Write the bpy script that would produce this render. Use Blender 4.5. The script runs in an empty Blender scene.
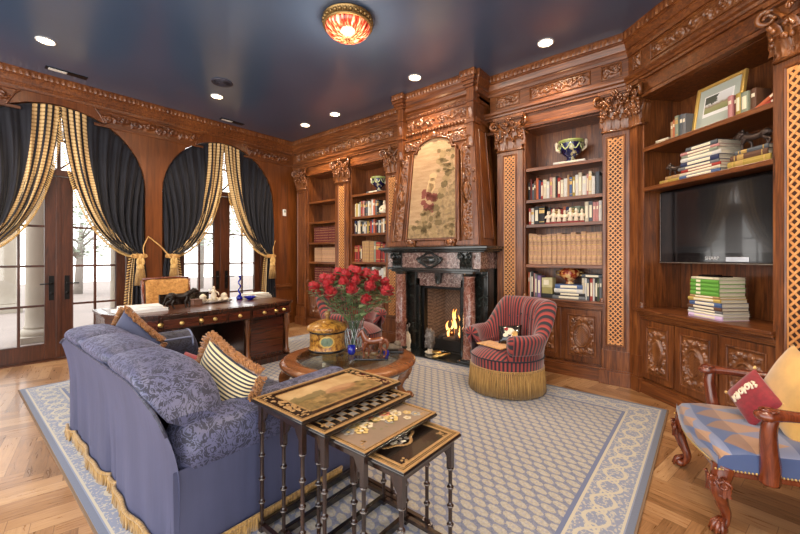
import bpy, math, random
import numpy as np
from mathutils import Vector, Matrix
PI = math.pi
rnd = random.Random(7)
scene = bpy.context.scene
C = scene.collection
WM = {}

# ------------------------------------------------------------------ mesh builder
class B:
    def __init__(s):
        s.v = []; s.f = []; s.m = []; s.s = []; s.uv = []; s.T = None
    def add(s, vs, fs, mat=0, smooth=False, uvs=None):
        o = len(s.v)
        T = s.T
        if T is None: s.v.extend([tuple(p) for p in vs])
        elif callable(T): s.v.extend([tuple(T(p)) for p in vs])
        else: s.v.extend([tuple(T @ Vector(p)) for p in vs])
        for i, f in enumerate(fs):
            s.f.append([o + k for k in f]); s.m.append(mat); s.s.append(smooth)
            s.uv.append([uvs[k] for k in f] if uvs else None)
    def box(s, x0, y0, z0, x1, y1, z1, mat=0):
        v = [(x0,y0,z0),(x1,y0,z0),(x1,y1,z0),(x0,y1,z0),(x0,y0,z1),(x1,y0,z1),(x1,y1,z1),(x0,y1,z1)]
        s.add(v, [(0,3,2,1),(4,5,6,7),(0,1,5,4),(1,2,6,5),(2,3,7,6),(3,0,4,7)], mat)
    def prism(s, poly, a, b, axis='z', mat=0, smooth=False):
        n = len(poly)
        def P(p, w):
            if axis == 'z': return (p[0], p[1], w)
            if axis == 'x': return (w, p[0], p[1])
            return (p[0], w, p[1])
        v = [P(p, a) for p in poly] + [P(p, b) for p in poly]
        s.add(v, [tuple(range(n))[::-1], tuple(range(n, 2*n))], mat)
        o = len(s.v) - 2*n
        for i in range(n):
            j = (i+1) % n
            s.f.append([o+i, o+j, o+n+j, o+n+i]); s.m.append(mat); s.s.append(smooth); s.uv.append(None)
    def grid(s, fn, nu, nv, mat=0, cu=False, cv=False, smooth=True, uvscale=(1,1)):
        vs = []; uvs = []
        for j in range(nv + (0 if cv else 1)):
            for i in range(nu + (0 if cu else 1)):
                vs.append(fn(i/nu, j/nv))
        W = nu if cu else nu+1; H = nv if cv else nv+1
        fs = []; fuv = []
        for j in range(nv):
            for i in range(nu):
                a = i + j*W; b = (i+1) % W + j*W; c = (i+1) % W + ((j+1) % H)*W; d = i + ((j+1) % H)*W
                fs.append((a,b,c,d))
                fuv.append([(i/nu*uvscale[0], j/nv*uvscale[1]), ((i+1)/nu*uvscale[0], j/nv*uvscale[1]), ((i+1)/nu*uvscale[0], (j+1)/nv*uvscale[1]), (i/nu*uvscale[0], (j+1)/nv*uvscale[1])])
        o = len(s.f)
        s.add(vs, fs, mat, smooth)
        for k, u in enumerate(fuv): s.uv[o+k] = u
    def lathe(s, prof, c=(0,0,0), n=16, mat=0, smooth=True, axis='z', squash=1.0, cap=True):
        vs = []
        for r, z in prof:
            for k in range(n):
                a = 2*PI*k/n
                p = (r*math.cos(a), r*math.sin(a)*squash, z)
                if axis == 'x': p = (p[2], p[0], p[1])
                elif axis == 'y': p = (p[0], p[2], p[1])
                vs.append((c[0]+p[0], c[1]+p[1], c[2]+p[2]))
        fs = []
        for j in range(len(prof)-1):
            for k in range(n):
                fs.append((j*n+k, j*n+(k+1)%n, (j+1)*n+(k+1)%n, (j+1)*n+k))
        if cap: fs.append(tuple(range(n))[::-1]); fs.append(tuple((len(prof)-1)*n+k for k in range(n)))
        s.add(vs, fs, mat, smooth)
    def tube(s, pts, r, n=6, closed=False, mat=0, smooth=True, flat=1.0):
        pts = [Vector(p) for p in pts]; N = len(pts)
        rs = r if isinstance(r, (list, tuple)) else [r]*N
        t0 = (pts[1]-pts[0]).normalized()
        up = Vector((0,0,1)) if abs(t0.z) < .9 else Vector((1,0,0))
        nrm = (up - t0*up.dot(t0)).normalized()
        vs = []
        for i in range(N):
            if closed: t = (pts[(i+1)%N]-pts[i-1])
            else: t = pts[min(i+1,N-1)]-pts[max(i-1,0)]
            if t.length < 1e-9: t = t0.copy()
            t.normalize()
            nrm = nrm - t*nrm.dot(t)
            if nrm.length < 1e-6: nrm = t.orthogonal()
            nrm.normalize(); bn = t.cross(nrm)
            for k in range(n):
                a = 2*PI*k/n
                vs.append(tuple(pts[i] + nrm*(math.cos(a)*rs[i]) + bn*(math.sin(a)*rs[i]*flat)))
        fs = []
        for i in range(N if closed else N-1):
            for k in range(n):
                i2 = (i+1) % N
                fs.append((i*n+k, i*n+(k+1)%n, i2*n+(k+1)%n, i2*n+k))
        if not closed:
            fs.append(tuple(range(n))[::-1]); fs.append(tuple((N-1)*n+k for k in range(n)))
        s.add(vs, fs, mat, smooth)
    def ball(s, c, r, nu=12, nv=8, mat=0):
        if not isinstance(r, (tuple, list)): r = (r,r,r)
        s.grid(lambda u, v: (c[0]+r[0]*math.cos(2*PI*u)*math.sin(PI*v), c[1]+r[1]*math.sin(2*PI*u)*math.sin(PI*v), c[2]-r[2]*math.cos(PI*v)), nu, nv, mat, cu=True)
    def sweep(s, prof, path, mat=0, flip=False):
        """prof: (d, z) points, d to the right-hand side of the path; path: xy points, mitred."""
        P = [Vector(p) for p in path]; n = len(P); k = len(prof)
        vs = []
        for i in range(n):
            d1 = (P[i]-P[i-1]).normalized() if i > 0 else None
            d2 = (P[i+1]-P[i]).normalized() if i < n-1 else None
            n1 = Vector((d1.y, -d1.x)) if d1 else None
            n2 = Vector((d2.y, -d2.x)) if d2 else None
            if n1 is None: m = n2
            elif n2 is None: m = n1
            else:
                m = (n1+n2); m = m/ m.length; m = m / max(.3, m.dot(n1))
            for d, z in prof:
                q = P[i] + m*d
                vs.append((q.x, q.y, z))
        fs = []
        for i in range(n-1):
            for j in range(k-1):
                fs.append((i*k+j, i*k+j+1, (i+1)*k+j+1, (i+1)*k+j))
        fs.append(tuple(range(k))); fs.append(tuple((n-1)*k+j for j in range(k))[::-1])
        s.add(vs, fs, mat)
    def build(s, name, mats, parent=None, world=False, bevel=0, subsurf=0, solid=0, keep=False, bseg=2):
        me = bpy.data.meshes.new(name)
        off = None
        vs = s.v
        if parent is None and not keep and vs:
            a = np.array(vs); lo = a.min(0); hi = a.max(0)
            off = ((lo[0]+hi[0])/2, (lo[1]+hi[1])/2, lo[2])
            vs = [(p[0]-off[0], p[1]-off[1], p[2]-off[2]) for p in vs]
        me.from_pydata(vs, [], s.f)
        me.polygons.foreach_set('material_index', s.m)
        me.polygons.foreach_set('use_smooth', s.s)
        if any(u is not None for u in s.uv):
            ul = me.uv_layers.new(name='UVMap')
            flat = []
            for f, u in zip(s.f, s.uv):
                for q in (u or [(0,0)]*len(f)): flat.extend(q)
            ul.data.foreach_set('uv', flat)
        for mt in (mats if isinstance(mats, (list, tuple)) else [mats]): me.materials.append(mt)
        o = bpy.data.objects.new(name, me); C.objects.link(o)
        if parent is not None:
            o.parent = parent
            wm = WM[parent.name] if parent.name in WM else Matrix.Identity(4)
            WM[o.name] = wm
            if world: me.transform(wm.inverted())
        else:
            if off: o.location = off
            WM[o.name] = Matrix.Translation(off) if off else Matrix.Identity(4)
        me.validate(); me.update()
        if subsurf:
            md = o.modifiers.new('smooth', 'SUBSURF'); md.levels = md.render_levels = subsurf
        if solid:
            md = o.modifiers.new('thick', 'SOLIDIFY'); md.thickness = solid; md.offset = 0
        if bevel:
            md = o.modifiers.new('edge', 'BEVEL'); md.width = bevel; md.segments = bseg; md.limit_method = 'ANGLE'; md.angle_limit = math.radians(40)
        return o

def tag(o, label=None, cat=None, group=None, kind=None):
    if label: o['label'] = label
    if cat: o['category'] = cat
    if group: o['group'] = group
    if kind: o['kind'] = kind
    return o
def thing(name, label, cat, loc=(0,0,0), rz=0, group=None, rot=None):
    o = bpy.data.objects.new(name, None); C.objects.link(o)
    o.empty_display_size = .1
    o.location = loc; o.rotation_euler = rot if rot else (0,0,rz)
    WM[o.name] = Matrix.LocRotScale(Vector(loc), o.rotation_euler, None)
    return tag(o, label, cat, group)
def struct(name, b, mats, parent=None, **k):
    o = b.build(name, mats, parent, keep=True, **k)
    if parent is None: o['kind'] = 'structure'
    return o
def copy_thing(root, loc=None, rz=None, label=None, group=None):
    r = root.copy(); C.objects.link(r)
    def rec(a, b):
        for ch in list(a.children):
            c = ch.copy(); C.objects.link(c); c.parent = b; rec(ch, c)
    rec(root, r)
    if loc is not None: r.location = loc
    if rz is not None: r.rotation_euler = (0,0,rz)
    if label: r['label'] = label
    if group: r['group'] = group
    return r
def lerp(a, b, t): return a + (b-a)*t
def lerp3(a, b, t): return tuple(lerp(p, q, t) for p, q in zip(a, b))
def bez(p0, p1, p2, t): return tuple((1-t)**2*a + 2*t*(1-t)*b + t*t*c for a, b, c in zip(p0, p1, p2))
def smooth_path(pts, n=8):
    """Catmull-Rom through pts"""
    out = []
    P = [np.array(p, float) for p in pts]
    for i in range(len(P)-1):
        p0 = P[max(i-1,0)]; p1 = P[i]; p2 = P[i+1]; p3 = P[min(i+2,len(P)-1)]
        for k in range(n):
            t = k/n
            out.append(tuple(.5*((2*p1)+(-p0+p2)*t+(2*p0-5*p1+4*p2-p3)*t*t+(-p0+3*p1-3*p2+p3)*t**3)))
    out.append(tuple(P[-1]))
    return out

# ------------------------------------------------------------------ materials
def srgb(r, g, b):
    def f(c):
        c /= 255.0
        return c/12.92 if c <= .04045 else ((c+.055)/1.055)**2.4
    return (f(r), f(g), f(b), 1)
class G:
    def __init__(s, name):
        s.mat = bpy.data.materials.new(name); s.mat.use_nodes = True
        s.nt = s.mat.node_tree; s.p = s.nt.nodes['Principled BSDF']; s.out = s.nt.nodes['Material Output']
        s._tc = None
    def n(s, t, **k):
        nd = s.nt.nodes.new(t)
        for a, b in k.items(): setattr(nd, a, b)
        return nd
    def l(s, a, b): s.nt.links.new(a, b)
    def tc(s, w='Object'):
        if s._tc is None: s._tc = s.n('ShaderNodeTexCoord')
        return s._tc.outputs[w]
    def setin(s, sock, val):
        if hasattr(val, 'node'): s.l(val, sock)
        else: sock.default_value = val
    def m(s, op, a, b=0.0, c=0.0):
        nd = s.n('ShaderNodeMath', operation=op)
        for i, x in enumerate((a, b, c)): s.setin(nd.inputs[i], x)
        return nd.outputs[0]
    def mapping(s, vec, scale=(1,1,1), rot=(0,0,0), loc=(0,0,0)):
        nd = s.n('ShaderNodeMapping'); s.l(vec, nd.inputs['Vector'])
        nd.inputs['Scale'].default_value = scale; nd.inputs['Rotation'].default_value = rot; nd.inputs['Location'].default_value = loc
        return nd.outputs[0]
    def noise(s, vec, scale=5, detail=4, rough=.55, dist=0, out='Fac'):
        nd = s.n('ShaderNodeTexNoise'); s.l(vec, nd.inputs['Vector'])
        nd.inputs['Scale'].default_value = scale; nd.inputs['Detail'].default_value = detail
        nd.inputs['Roughness'].default_value = rough; nd.inputs['Distortion'].default_value = dist
        return nd.outputs[out]
    def voro(s, vec, scale=5, feature='F1', out='Distance', rand=1):
        nd = s.n('ShaderNodeTexVoronoi', feature=feature); s.l(vec, nd.inputs['Vector'])
        nd.inputs['Scale'].default_value = scale
        nd.inputs['Randomness'].default_value = rand
        return nd.outputs[out]
    def ramp(s, fac, stops, const=False):
        nd = s.n('ShaderNodeValToRGB'); s.l(fac, nd.inputs[0])
        e = nd.color_ramp.elements
        if const: nd.color_ramp.interpolation = 'CONSTANT'
        while len(e) < len(stops): e.new(.5)
        for el, (p, c) in zip(e, stops): el.position = p; el.color = c
        return nd.outputs[0]
    def mix(s, fac, a, b):
        nd = s.n('ShaderNodeMix', data_type='RGBA')
        s.setin(nd.inputs[0], fac); s.setin(nd.inputs[6], a); s.setin(nd.inputs[7], b)
        return nd.outputs[2]
    def sep(s, vec):
        nd = s.n('ShaderNodeSeparateXYZ'); s.l(vec, nd.inputs[0]); return nd.outputs
    def comb(s, x, y, z=0.0):
        nd = s.n('ShaderNodeCombineXYZ')
        for i, q in enumerate((x, y, z)): s.setin(nd.inputs[i], q)
        return nd.outputs[0]
    def bump(s, h, strength=.3, dist=.01):
        nd = s.n('ShaderNodeBump'); s.l(h, nd.inputs['Height'])
        nd.inputs['Strength'].default_value = strength; nd.inputs['Distance'].default_value = dist
        s.l(nd.outputs[0], s.p.inputs['Normal'])
    def set(s, color=None, rough=None, metal=None, coat=None, sheen=None, spec=None, emit=None, estr=None, trans=None, ior=None, coatr=None):
        for k, v in (('Base Color',color),('Roughness',rough),('Metallic',metal),('Coat Weight',coat),('Sheen Weight',sheen),('Specular IOR Level',spec),('Emission Color',emit),('Emission Strength',estr),('Transmission Weight',trans),('IOR',ior),('Coat Roughness',coatr)):
            if v is not None: s.setin(s.p.inputs[k], v)
        return s.mat
def simple(name, rgb, rough=.5, metal=0, coat=0, sheen=0, var=0, vscale=20, spec=None):
    g = G(name)
    col = srgb(*rgb)
    if var:
        f = g.noise(g.tc(), vscale, 4)
        lo = tuple(x*(1-var) for x in col[:3])+(1,); hi = tuple(min(1, x*(1+var)) for x in col[:3])+(1,)
        col = g.ramp(f, [(.25, lo), (.75, hi)])
    g.set(color=col, rough=rough, metal=metal, coat=coat, sheen=sheen, spec=spec)
    return g.mat
def wood(name, dark, mid, light, axis='z', rough=.36, coat=.25, scale=1.0, bump=.12):
    g = G(name)
    sc = {'x': (1.2,16,16), 'y': (16,1.2,16), 'z': (16,16,1.2)}[axis]
    v = g.mapping(g.tc(), tuple(k*scale for k in sc))
    f = g.noise(v, 2.2, 6, .6, 1.1)
    f2 = g.noise(g.tc(), 1.7, 2)
    ff = g.m('ADD', g.m('MULTIPLY', f, .8), g.m('MULTIPLY', f2, .3))
    col = g.ramp(ff, [(.34, srgb(*dark)), (.54, srgb(*mid)), (.76, srgb(*light))])
    g.set(color=col, rough=rough, coat=coat, coatr=.25)
    g.bump(f, bump, .003)
    return g.mat
M = {}
WD, WM_, WL = (48,22,9), (106,57,25), (150,90,44)
M['wood'] = wood('walnut_upright', WD, WM_, WL, 'z')
M['woodx'] = wood('walnut_level_x', WD, WM_, WL, 'x')
M['woody'] = wood('walnut_level_y', WD, WM_, WL, 'y')
M['carve'] = wood('carved_walnut', (74,38,16), (118,68,33), (158,100,54), 'z', rough=.28, coat=.5, scale=.5, bump=.05)
M['panel'] = wood('wall_panel_veneer', (76,38,14), (108,57,22), (134,76,36), 'z', rough=.3, coat=.4, scale=.45)
M['darkwood'] = wood('dark_mahogany', (28,13,8), (52,25,14), (82,42,24), 'z', rough=.25, coat=.5)
M['legwood'] = wood('black_brown_lacquer', (20,12,8), (38,21,13), (60,34,20), 'z', rough=.22, coat=.6)
M['mahog'] = wood('red_mahogany', (66,25,11), (104,44,20), (138,68,34), 'z', rough=.22, coat=.6)
M['doorwood'] = wood('door_walnut', (44,22,12), (74,38,21), (100,54,32), 'z', rough=.34, coat=.2)
M['tablewood'] = wood('burl_walnut', (74,38,18), (124,72,36), (160,104,60), 'x', rough=.25, coat=.5, scale=.5)
M['lattice'] = wood('pale_lattice_wood', (190,122,62), (214,148,86), (232,172,112), 'z', rough=.45, coat=.1)
M['lattice_back'] = simple('lattice_recess', (64,32,14), .6)
M['black'] = simple('black_lacquer', (22,16,13), .2, coat=.6)
M['blackmetal'] = simple('black_iron', (26,25,25), .45, .6)
M['gold'] = simple('gilt_edge', (160,122,74), .45, .25, var=.3, vscale=60)
M['goldmetal'] = simple('brass', (214,180,110), .28, .9)
M['goldfab'] = simple('gold_fringe_yarn', (206,166,98), .8, sheen=.3, var=.3, vscale=120)
def mk_braid():
    g = G('gold_curtain_braid')
    u = g.sep(g.tc('UV'))
    f = g.m('ABSOLUTE', g.m('SUBTRACT', g.m('FRACT', u[1]), .5)); e = g.m('ABSOLUTE', g.m('SUBTRACT', u[0], .5))
    k = g.m('ADD', f, g.m('MULTIPLY', e, .35))
    g.set(color=g.ramp(k, [(.22, srgb(222,190,136)), (.45, srgb(196,156,98)), (.64, srgb(110,82,56))]), rough=.75, sheen=.2)
    return g.mat
M['goldtrim'] = mk_braid()
M['rope'] = simple('gold_rope', (206,160,96), .7, var=.3, vscale=150)
M['white'] = simple('white_plastic', (236,234,228), .4)
M['paper'] = simple('white_paper', (232,230,226), .7)
M['pages'] = simple('book_pages', (190,178,156), .8, var=.1, vscale=100)
M['bronze'] = simple('dark_bronze', (46,38,32), .35, .6, var=.3, vscale=20)
M['lionbronze'] = simple('brown_bronze', (70,56,50), .4, .5, var=.3, vscale=40)
M['blueglass'] = simple('cobalt_glass', (16,28,140), .08, coat=.6)
M['green'] = simple('rose_leaf', (104,124,84), .55, var=.35, vscale=30)
M['stem'] = simple('rose_stem', (96,122,74), .5)
M['rose'] = simple('red_rose_petal', (156,14,24), .6, sheen=.1, var=.2, vscale=30)
M['stone'] = simple('pale_stone', (150,140,124), .8, var=.06, vscale=6)
M['pave'] = simple('terrace_paving', (122,108,98), .8, var=.06, vscale=2)
M['silver'] = simple('aged_silver', (150,140,132), .35, .7, var=.3, vscale=50)
M['ivory'] = simple('ivory', (226,210,184), .55, var=.12, vscale=40)
M['tvblack'] = simple('gloss_black_bezel', (14,14,16), .12, coat=.8)
M['fabricred'] = simple('crimson_velvet', (128,16,30), .7, sheen=.3, var=.35, vscale=40)
M['firebrick'] = simple('iron_grate', (30,26,24), .7)
M['ash'] = simple('charred_log', (72,62,56), .9, var=.4, vscale=25)
M['bark'] = simple('tree_bark', (140,132,124), .9)
M['treeleaf'] = simple('garden_leaf', (156,164,146), .8, var=.2, vscale=3)

def glass_mat(name, tint=(1,1,1,1), gl=.04):
    g = G(name)
    t = g.n('ShaderNodeBsdfTransparent'); t.inputs[0].default_value = tint
    s = g.n('ShaderNodeBsdfGlossy'); s.inputs['Roughness'].default_value = .03
    lw = g.n('ShaderNodeLayerWeight'); lw.inputs[0].default_value = .5
    fr_ = g.m('ADD', gl, g.m('MULTIPLY', g.m('POWER', lw.outputs['Facing'], 5.0 if gl < .1 else 2.5), .85))
    mx = g.n('ShaderNodeMixShader')
    g.l(fr_, mx.inputs[0]); g.l(t.outputs[0], mx.inputs[1]); g.l(s.outputs[0], mx.inputs[2])
    g.l(mx.outputs[0], g.out.inputs[0])
    return g.mat
M['glass'] = glass_mat('clear_glass')
M['crystal'] = glass_mat('cut_crystal', (.93,.95,.96,1), .14)
M['tableglass'] = glass_mat('table_glass', (.86,.92,.9,1))

def emit(name, rgb, strength):
    g = G(name)
    g.set(color=srgb(*rgb), emit=srgb(*rgb), estr=strength)
    return g.mat
M['lamp'] = emit('lamp_glow', (255,226,180), 14)
def mk_bowl():
    g = G('mottled_amber_glass')
    v = g.sep(g.tc())
    ang = g.m('ARCTAN2', v[1], v[0]); r = g.m('SQRT', g.m('ADD', g.m('MULTIPLY', v[0], v[0]), g.m('MULTIPLY', v[1], v[1])))
    f = g.noise(g.comb(g.m('MULTIPLY', ang, 5.5), g.m('MULTIPLY', r, 11)), 1.6, 4, .6, .4)
    col = g.ramp(f, [(.40, srgb(96,16,10)), (.49, srgb(190,58,34)), (.57, srgb(236,130,90)), (.70, srgb(255,220,180))])
    g.set(color=col, rough=.15, emit=col, estr=.8, coat=.5)
    return g.mat
M['bowlglass'] = mk_bowl()
def mk_flame():
    g = G('flame')
    z = g.sep(g.tc('Generated'))[2]
    col = g.ramp(z, [(0, srgb(255,120,30)), (.35, srgb(255,196,110)), (1, srgb(255,150,60))])
    g.set(color=(0,0,0,1), emit=col, estr=1.8)
    return g.mat
M['flame'] = mk_flame()
def mk_marble(name, stops, scale, rough=.18):
    g = G(name)
    f = g.noise(g.tc(), scale, 7, .68, 1.3)
    v = g.voro(g.mapping(g.tc(), (1,1,.7)), scale*1.2, 'DISTANCE_TO_EDGE')
    n2 = g.noise(g.tc(), scale*3, 4)
    vein = g.m('LESS_THAN', g.m('ADD', v, g.m('MULTIPLY', n2, .12)), .085)
    col = g.mix(g.m('MULTIPLY', vein, .5), g.ramp(f, stops), srgb(196,178,164))
    g.set(color=col, rough=rough, coat=.4)
    return g.mat
M['redmarble'] = mk_marble('red_veined_marble', [(.3, srgb(84,44,36)), (.5, srgb(136,84,70)), (.7, srgb(182,142,126))], 12)
M['greymarble'] = mk_marble('mottled_grey_marble', [(.3, srgb(40,30,28)), (.5, srgb(112,82,74)), (.7, srgb(168,140,128))], 16)
def mk_blackmarble():
    g = G('black_marble')
    f = g.noise(g.tc(), 9, 7, .7, 1.5)
    g.set(color=g.ramp(f, [(.4, srgb(18,20,19)), (.62, srgb(40,44,41)), (.74, srgb(90,92,86))]), rough=.15, coat=.4)
    return g.mat
M['blackmarble'] = mk_blackmarble()
def mk_ceiling():
    g = G('navy_lacquer_ceiling')
    f = g.noise(g.mapping(g.tc(), (1,1,1)), .9, 3)
    g.set(color=g.ramp(f, [(.3, srgb(62,84,114)), (.7, srgb(70,93,124))]), rough=.3, spec=.8, coat=.7, coatr=.2)
    return g.mat
M['ceiling'] = mk_ceiling()
def mk_herring():
    g = G('oak_herringbone_floor')
    w = .095; n = 6
    v = g.sep(g.mapping(g.tc(), (1/w,1/w,1), (0,0,math.radians(12))))
    x, y = v[0], v[1]
    ix = g.m('FLOOR', x); iy = g.m('FLOOR', y)
    k = g.m('FLOORED_MODULO', g.m('SUBTRACT', ix, iy), 2*n)
    hor = g.m('LESS_THAN', k, n-.5)
    ver = g.m('SUBTRACT', 1.0, hor)
    ida = g.m('ADD', g.m('MULTIPLY', hor, g.m('SUBTRACT', ix, k)), g.m('MULTIPLY', ver, ix))
    idb = g.m('ADD', g.m('MULTIPLY', hor, iy), g.m('MULTIPLY', ver, g.m('SUBTRACT', iy, g.m('SUBTRACT', 2*n-1.0, k))))
    wn = g.n('ShaderNodeTexWhiteNoise', noise_dimensions='3D'); g.l(g.comb(ida, idb, hor), wn.inputs['Vector'])
    rv = wn.outputs['Value']
    # plank-local coordinates: along / across
    al = g.m('ADD', g.m('MULTIPLY', hor, g.m('SUBTRACT', x, ida)), g.m('MULTIPLY', ver, g.m('SUBTRACT', y, idb)))
    ac = g.m('ADD', g.m('MULTIPLY', hor, g.m('SUBTRACT', y, idb)), g.m('MULTIPLY', ver, g.m('SUBTRACT', x, ida)))
    grain = g.noise(g.comb(g.m('ADD', g.m('MULTIPLY', al, .35), g.m('MULTIPLY', rv, 37)), g.m('MULTIPLY', ac, 3.5), g.m('MULTIPLY', rv, 11)), 1.6, 6, .62, .9)
    f = g.m('ADD', g.m('MULTIPLY', grain, .62), g.m('MULTIPLY', rv, .36))
    col = g.ramp(f, [(.22, srgb(108,74,44)), (.45, srgb(152,110,72)), (.68, srgb(178,138,98)), (.9, srgb(198,162,122))])
    e1 = g.m('MINIMUM', ac, g.m('SUBTRACT', 1.0, ac)); e2 = g.m('MINIMUM', al, g.m('SUBTRACT', float(n), al))
    gap = g.m('LESS_THAN', g.m('MINIMUM', e1, e2), .018)
    col = g.mix(g.m('MULTIPLY', gap, .6), col, srgb(84,50,26))
    g.set(color=col, rough=g.m('ADD', .2, g.m('MULTIPLY', grain, .2)), coat=.3, coatr=.15)
    g.bump(g.m('SUBTRACT', 1.0, gap), .15, .002)
    return g.mat
M['floor'] = mk_herring()
RX0, RX1, RY0, RY1 = -5.36, -.28, .47, 4.02
def mk_rug():
    g = G('blue_and_beige_rug')
    v = g.sep(g.tc())    # object origin at world zero
    x, y = v[0], v[1]
    d = g.m('MINIMUM', g.m('MINIMUM', g.m('SUBTRACT', x, RX0), g.m('SUBTRACT', RX1, x)), g.m('MINIMUM', g.m('SUBTRACT', y, RY0), g.m('SUBTRACT', RY1, y)))
    dx = g.m('MINIMUM', g.m('SUBTRACT', x, RX0), g.m('SUBTRACT', RX1, x)); dy = g.m('MINIMUM', g.m('SUBTRACT', y, RY0), g.m('SUBTRACT', RY1, y))
    alongx = g.m('LESS_THAN', dy, dx)
    al = g.m('ADD', g.m('MULTIPLY', alongx, x), g.m('MULTIPLY', g.m('SUBTRACT', 1.0, alongx), y))
    wob = g.noise(g.tc(), 14, 3)
    wob2 = g.noise(g.tc(), 70, 3)
    # field: staggered beige sprigs on blue, in oblique rows
    px, py_ = .088, .063
    row = g.m('FLOOR', g.m('DIVIDE', y, py_))
    xs = g.m('ADD', g.m('DIVIDE', x, px), g.m('MULTIPLY', row, .5))
    u = g.m('SUBTRACT', g.m('FRACT', xs), .5); w = g.m('SUBTRACT', g.m('FRACT', g.m('DIVIDE', y, py_)), .5)
    u = g.m('ADD', u, g.m('MULTIPLY', w, .45))
    rr = g.m('SQRT', g.m('ADD', g.m('MULTIPLY', u, g.m('MULTIPLY', u, 1.25)), g.m('MULTIPLY', w, g.m('MULTIPLY', w, 1.5))))
    rr = g.m('ADD', rr, g.m('MULTIPLY', g.m('SUBTRACT', wob2, .5), .55))
    sprig = g.m('LESS_THAN', rr, .51)
    heart = g.m('LESS_THAN', rr, .1)
    beige = g.ramp(wob2, [(.3, srgb(148,140,128)), (.7, srgb(178,170,156))])
    blue = g.ramp(wob2, [(.3, srgb(94,98,120)), (.7, srgb(126,128,144))])
    field = g.mix(sprig, blue, beige)
    field = g.mix(g.m('MULTIPLY', heart, .5), field, srgb(140,140,160))
    # border: two interlaced waves with medallions, pale on blue
    bc = .165
    off = g.m('SUBTRACT', d, bc)
    k = 2*PI/.34
    s1 = g.m('MULTIPLY', g.m('SINE', g.m('MULTIPLY', al, k)), .058)
    l1 = g.m('LESS_THAN', g.m('ABSOLUTE', g.m('SUBTRACT', off, s1)), .011)
    l2 = g.m('LESS_THAN', g.m('ABSOLUTE', g.m('ADD', off, s1)), .011)
    mm = g.m('SUBTRACT', g.m('FRACT', g.m('ADD', g.m('DIVIDE', al, .17), .5)), .5)
    med = g.m('SQRT', g.m('ADD', g.m('POWER', g.m('MULTIPLY', mm, .17), 2.0), g.m('POWER', g.m('SUBTRACT', off, 0.0), 2.0)))
    ring = g.m('LESS_THAN', g.m('ABSOLUTE', g.m('SUBTRACT', med, .03)), .006)
    dots = g.m('GREATER_THAN', g.noise(g.tc(), 60, 2), .54)
    fig = g.m('MAXIMUM', g.m('MAXIMUM', l1, l2), ring)
    ln = g.m('MAXIMUM', g.m('LESS_THAN', g.m('ABSOLUTE', g.m('SUBTRACT', d, .045)), .006), g.m('LESS_THAN', g.m('ABSOLUTE', g.m('SUBTRACT', d, .265)), .008))
    fig = g.m('MAXIMUM', fig, ln)
    gr = g.mix(g.m('MULTIPLY', dots, g.m('GREATER_THAN', d, .05)), srgb(124,130,150), srgb(170,164,154))
    bord = g.mix(fig, gr, srgb(182,172,152))
    bord = g.mix(g.m('LESS_THAN', d, .032), bord, srgb(98,104,122))
    col = g.mix(g.m('LESS_THAN', d, .285), field, bord)
    col = g.mix(g.m('LESS_THAN', g.m('ABSOLUTE', g.m('SUBTRACT', d, .285)), .012), col, srgb(96,104,134))
    g.set(color=col, rough=.95, sheen=.2)
    g.bump(wob2, .25, .004)
    return g.mat
M['rug'] = mk_rug()
M['rugedge'] = simple('rug_binding', (120,96,74), .9)
def mk_velvet(name, base, hi, damask=True, scale=9.0, dk=.62):
    g = G(name)
    n1 = g.noise(g.tc(), 2.2, 3)
    col = g.ramp(n1, [(.3, srgb(*base)), (.7, srgb(*hi))])
    rough = .62
    if damask:
        v = g.tc()
        w1 = g.noise(v, scale, 3, .5, 2.6)
        w2 = g.voro(g.mapping(v, (1,1,1)), scale*.75, 'SMOOTH_F1')
        pat = g.m('ADD', g.m('SINE', g.m('MULTIPLY', w1, 34)), g.m('MULTIPLY', g.m('SINE', g.m('MULTIPLY', w2, 24)), .7))
        fac = g.m('GREATER_THAN', pat, .12)
        col = g.mix(fac, col, srgb(*[min(255, c*dk) for c in base]))
        rough = g.m('ADD', .42, g.m('MULTIPLY', fac, .3))
        g.bump(fac, .2, .003)
    if not damask:
        st = g.noise(g.mapping(g.tc(), (14,14,1.6)), 1.5, 3)
        col = g.mix(g.m('MULTIPLY', st, .45), col, srgb(*[c*1.35 for c in hi])); g.bump(st, .25, .006)
    g.set(color=col, rough=rough, sheen=.3)
    g.p.inputs['Sheen Tint'].default_value = srgb(140,146,186); g.p.inputs['Sheen Roughness'].default_value = .45
    return g.mat
M['velvet'] = mk_velvet('blue_grey_velvet', (44,47,68), (60,62,86), False)
M['damask'] = mk_velvet('blue_damask_velvet', (70,71,98), (90,91,120), True, 14, .6)
M['darkdamask'] = mk_velvet('dark_shaded_damask', (34,36,54), (48,50,72), True, 11)  # darker copy of the sofa damask; holds the far arm's shade in its colour
M['navy'] = simple('navy_curtain_velvet', (17,17,28), .8, sheen=.12, var=.3, vscale=6)
M['navyp'] = simple('navy_pillow', (66,70,96), .8, sheen=.3)
def stripes(name, cols, n, axis=0, rough=.75, sheen=.4):
    g = G(name)
    u = g.sep(g.tc('UV'))[axis]
    f = g.m('FRACT', g.m('MULTIPLY', u, float(n)))
    st = []; p = 0
    for w, c in cols: st.append((p, srgb(*c))); p += w
    g.set(color=g.ramp(f, st, True), rough=rough, sheen=sheen)
    return g.mat
RS = [(.25,(150,50,40)), (.07,(70,22,28)), (.39,(17,13,24)), (.07,(70,22,28)), (.22,(130,42,38))]
M['redstripe'] = stripes('red_and_navy_striped_velvet', RS, 1)
M['bwstripe'] = stripes('cream_and_navy_stripe', [(.5,(206,188,142)), (.5,(20,20,42))], 24, 1)
M['bluestripe'] = stripes('blue_and_gold_fine_stripe', [(.5,(92,98,128)), (.5,(150,140,110))], 22)
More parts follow.
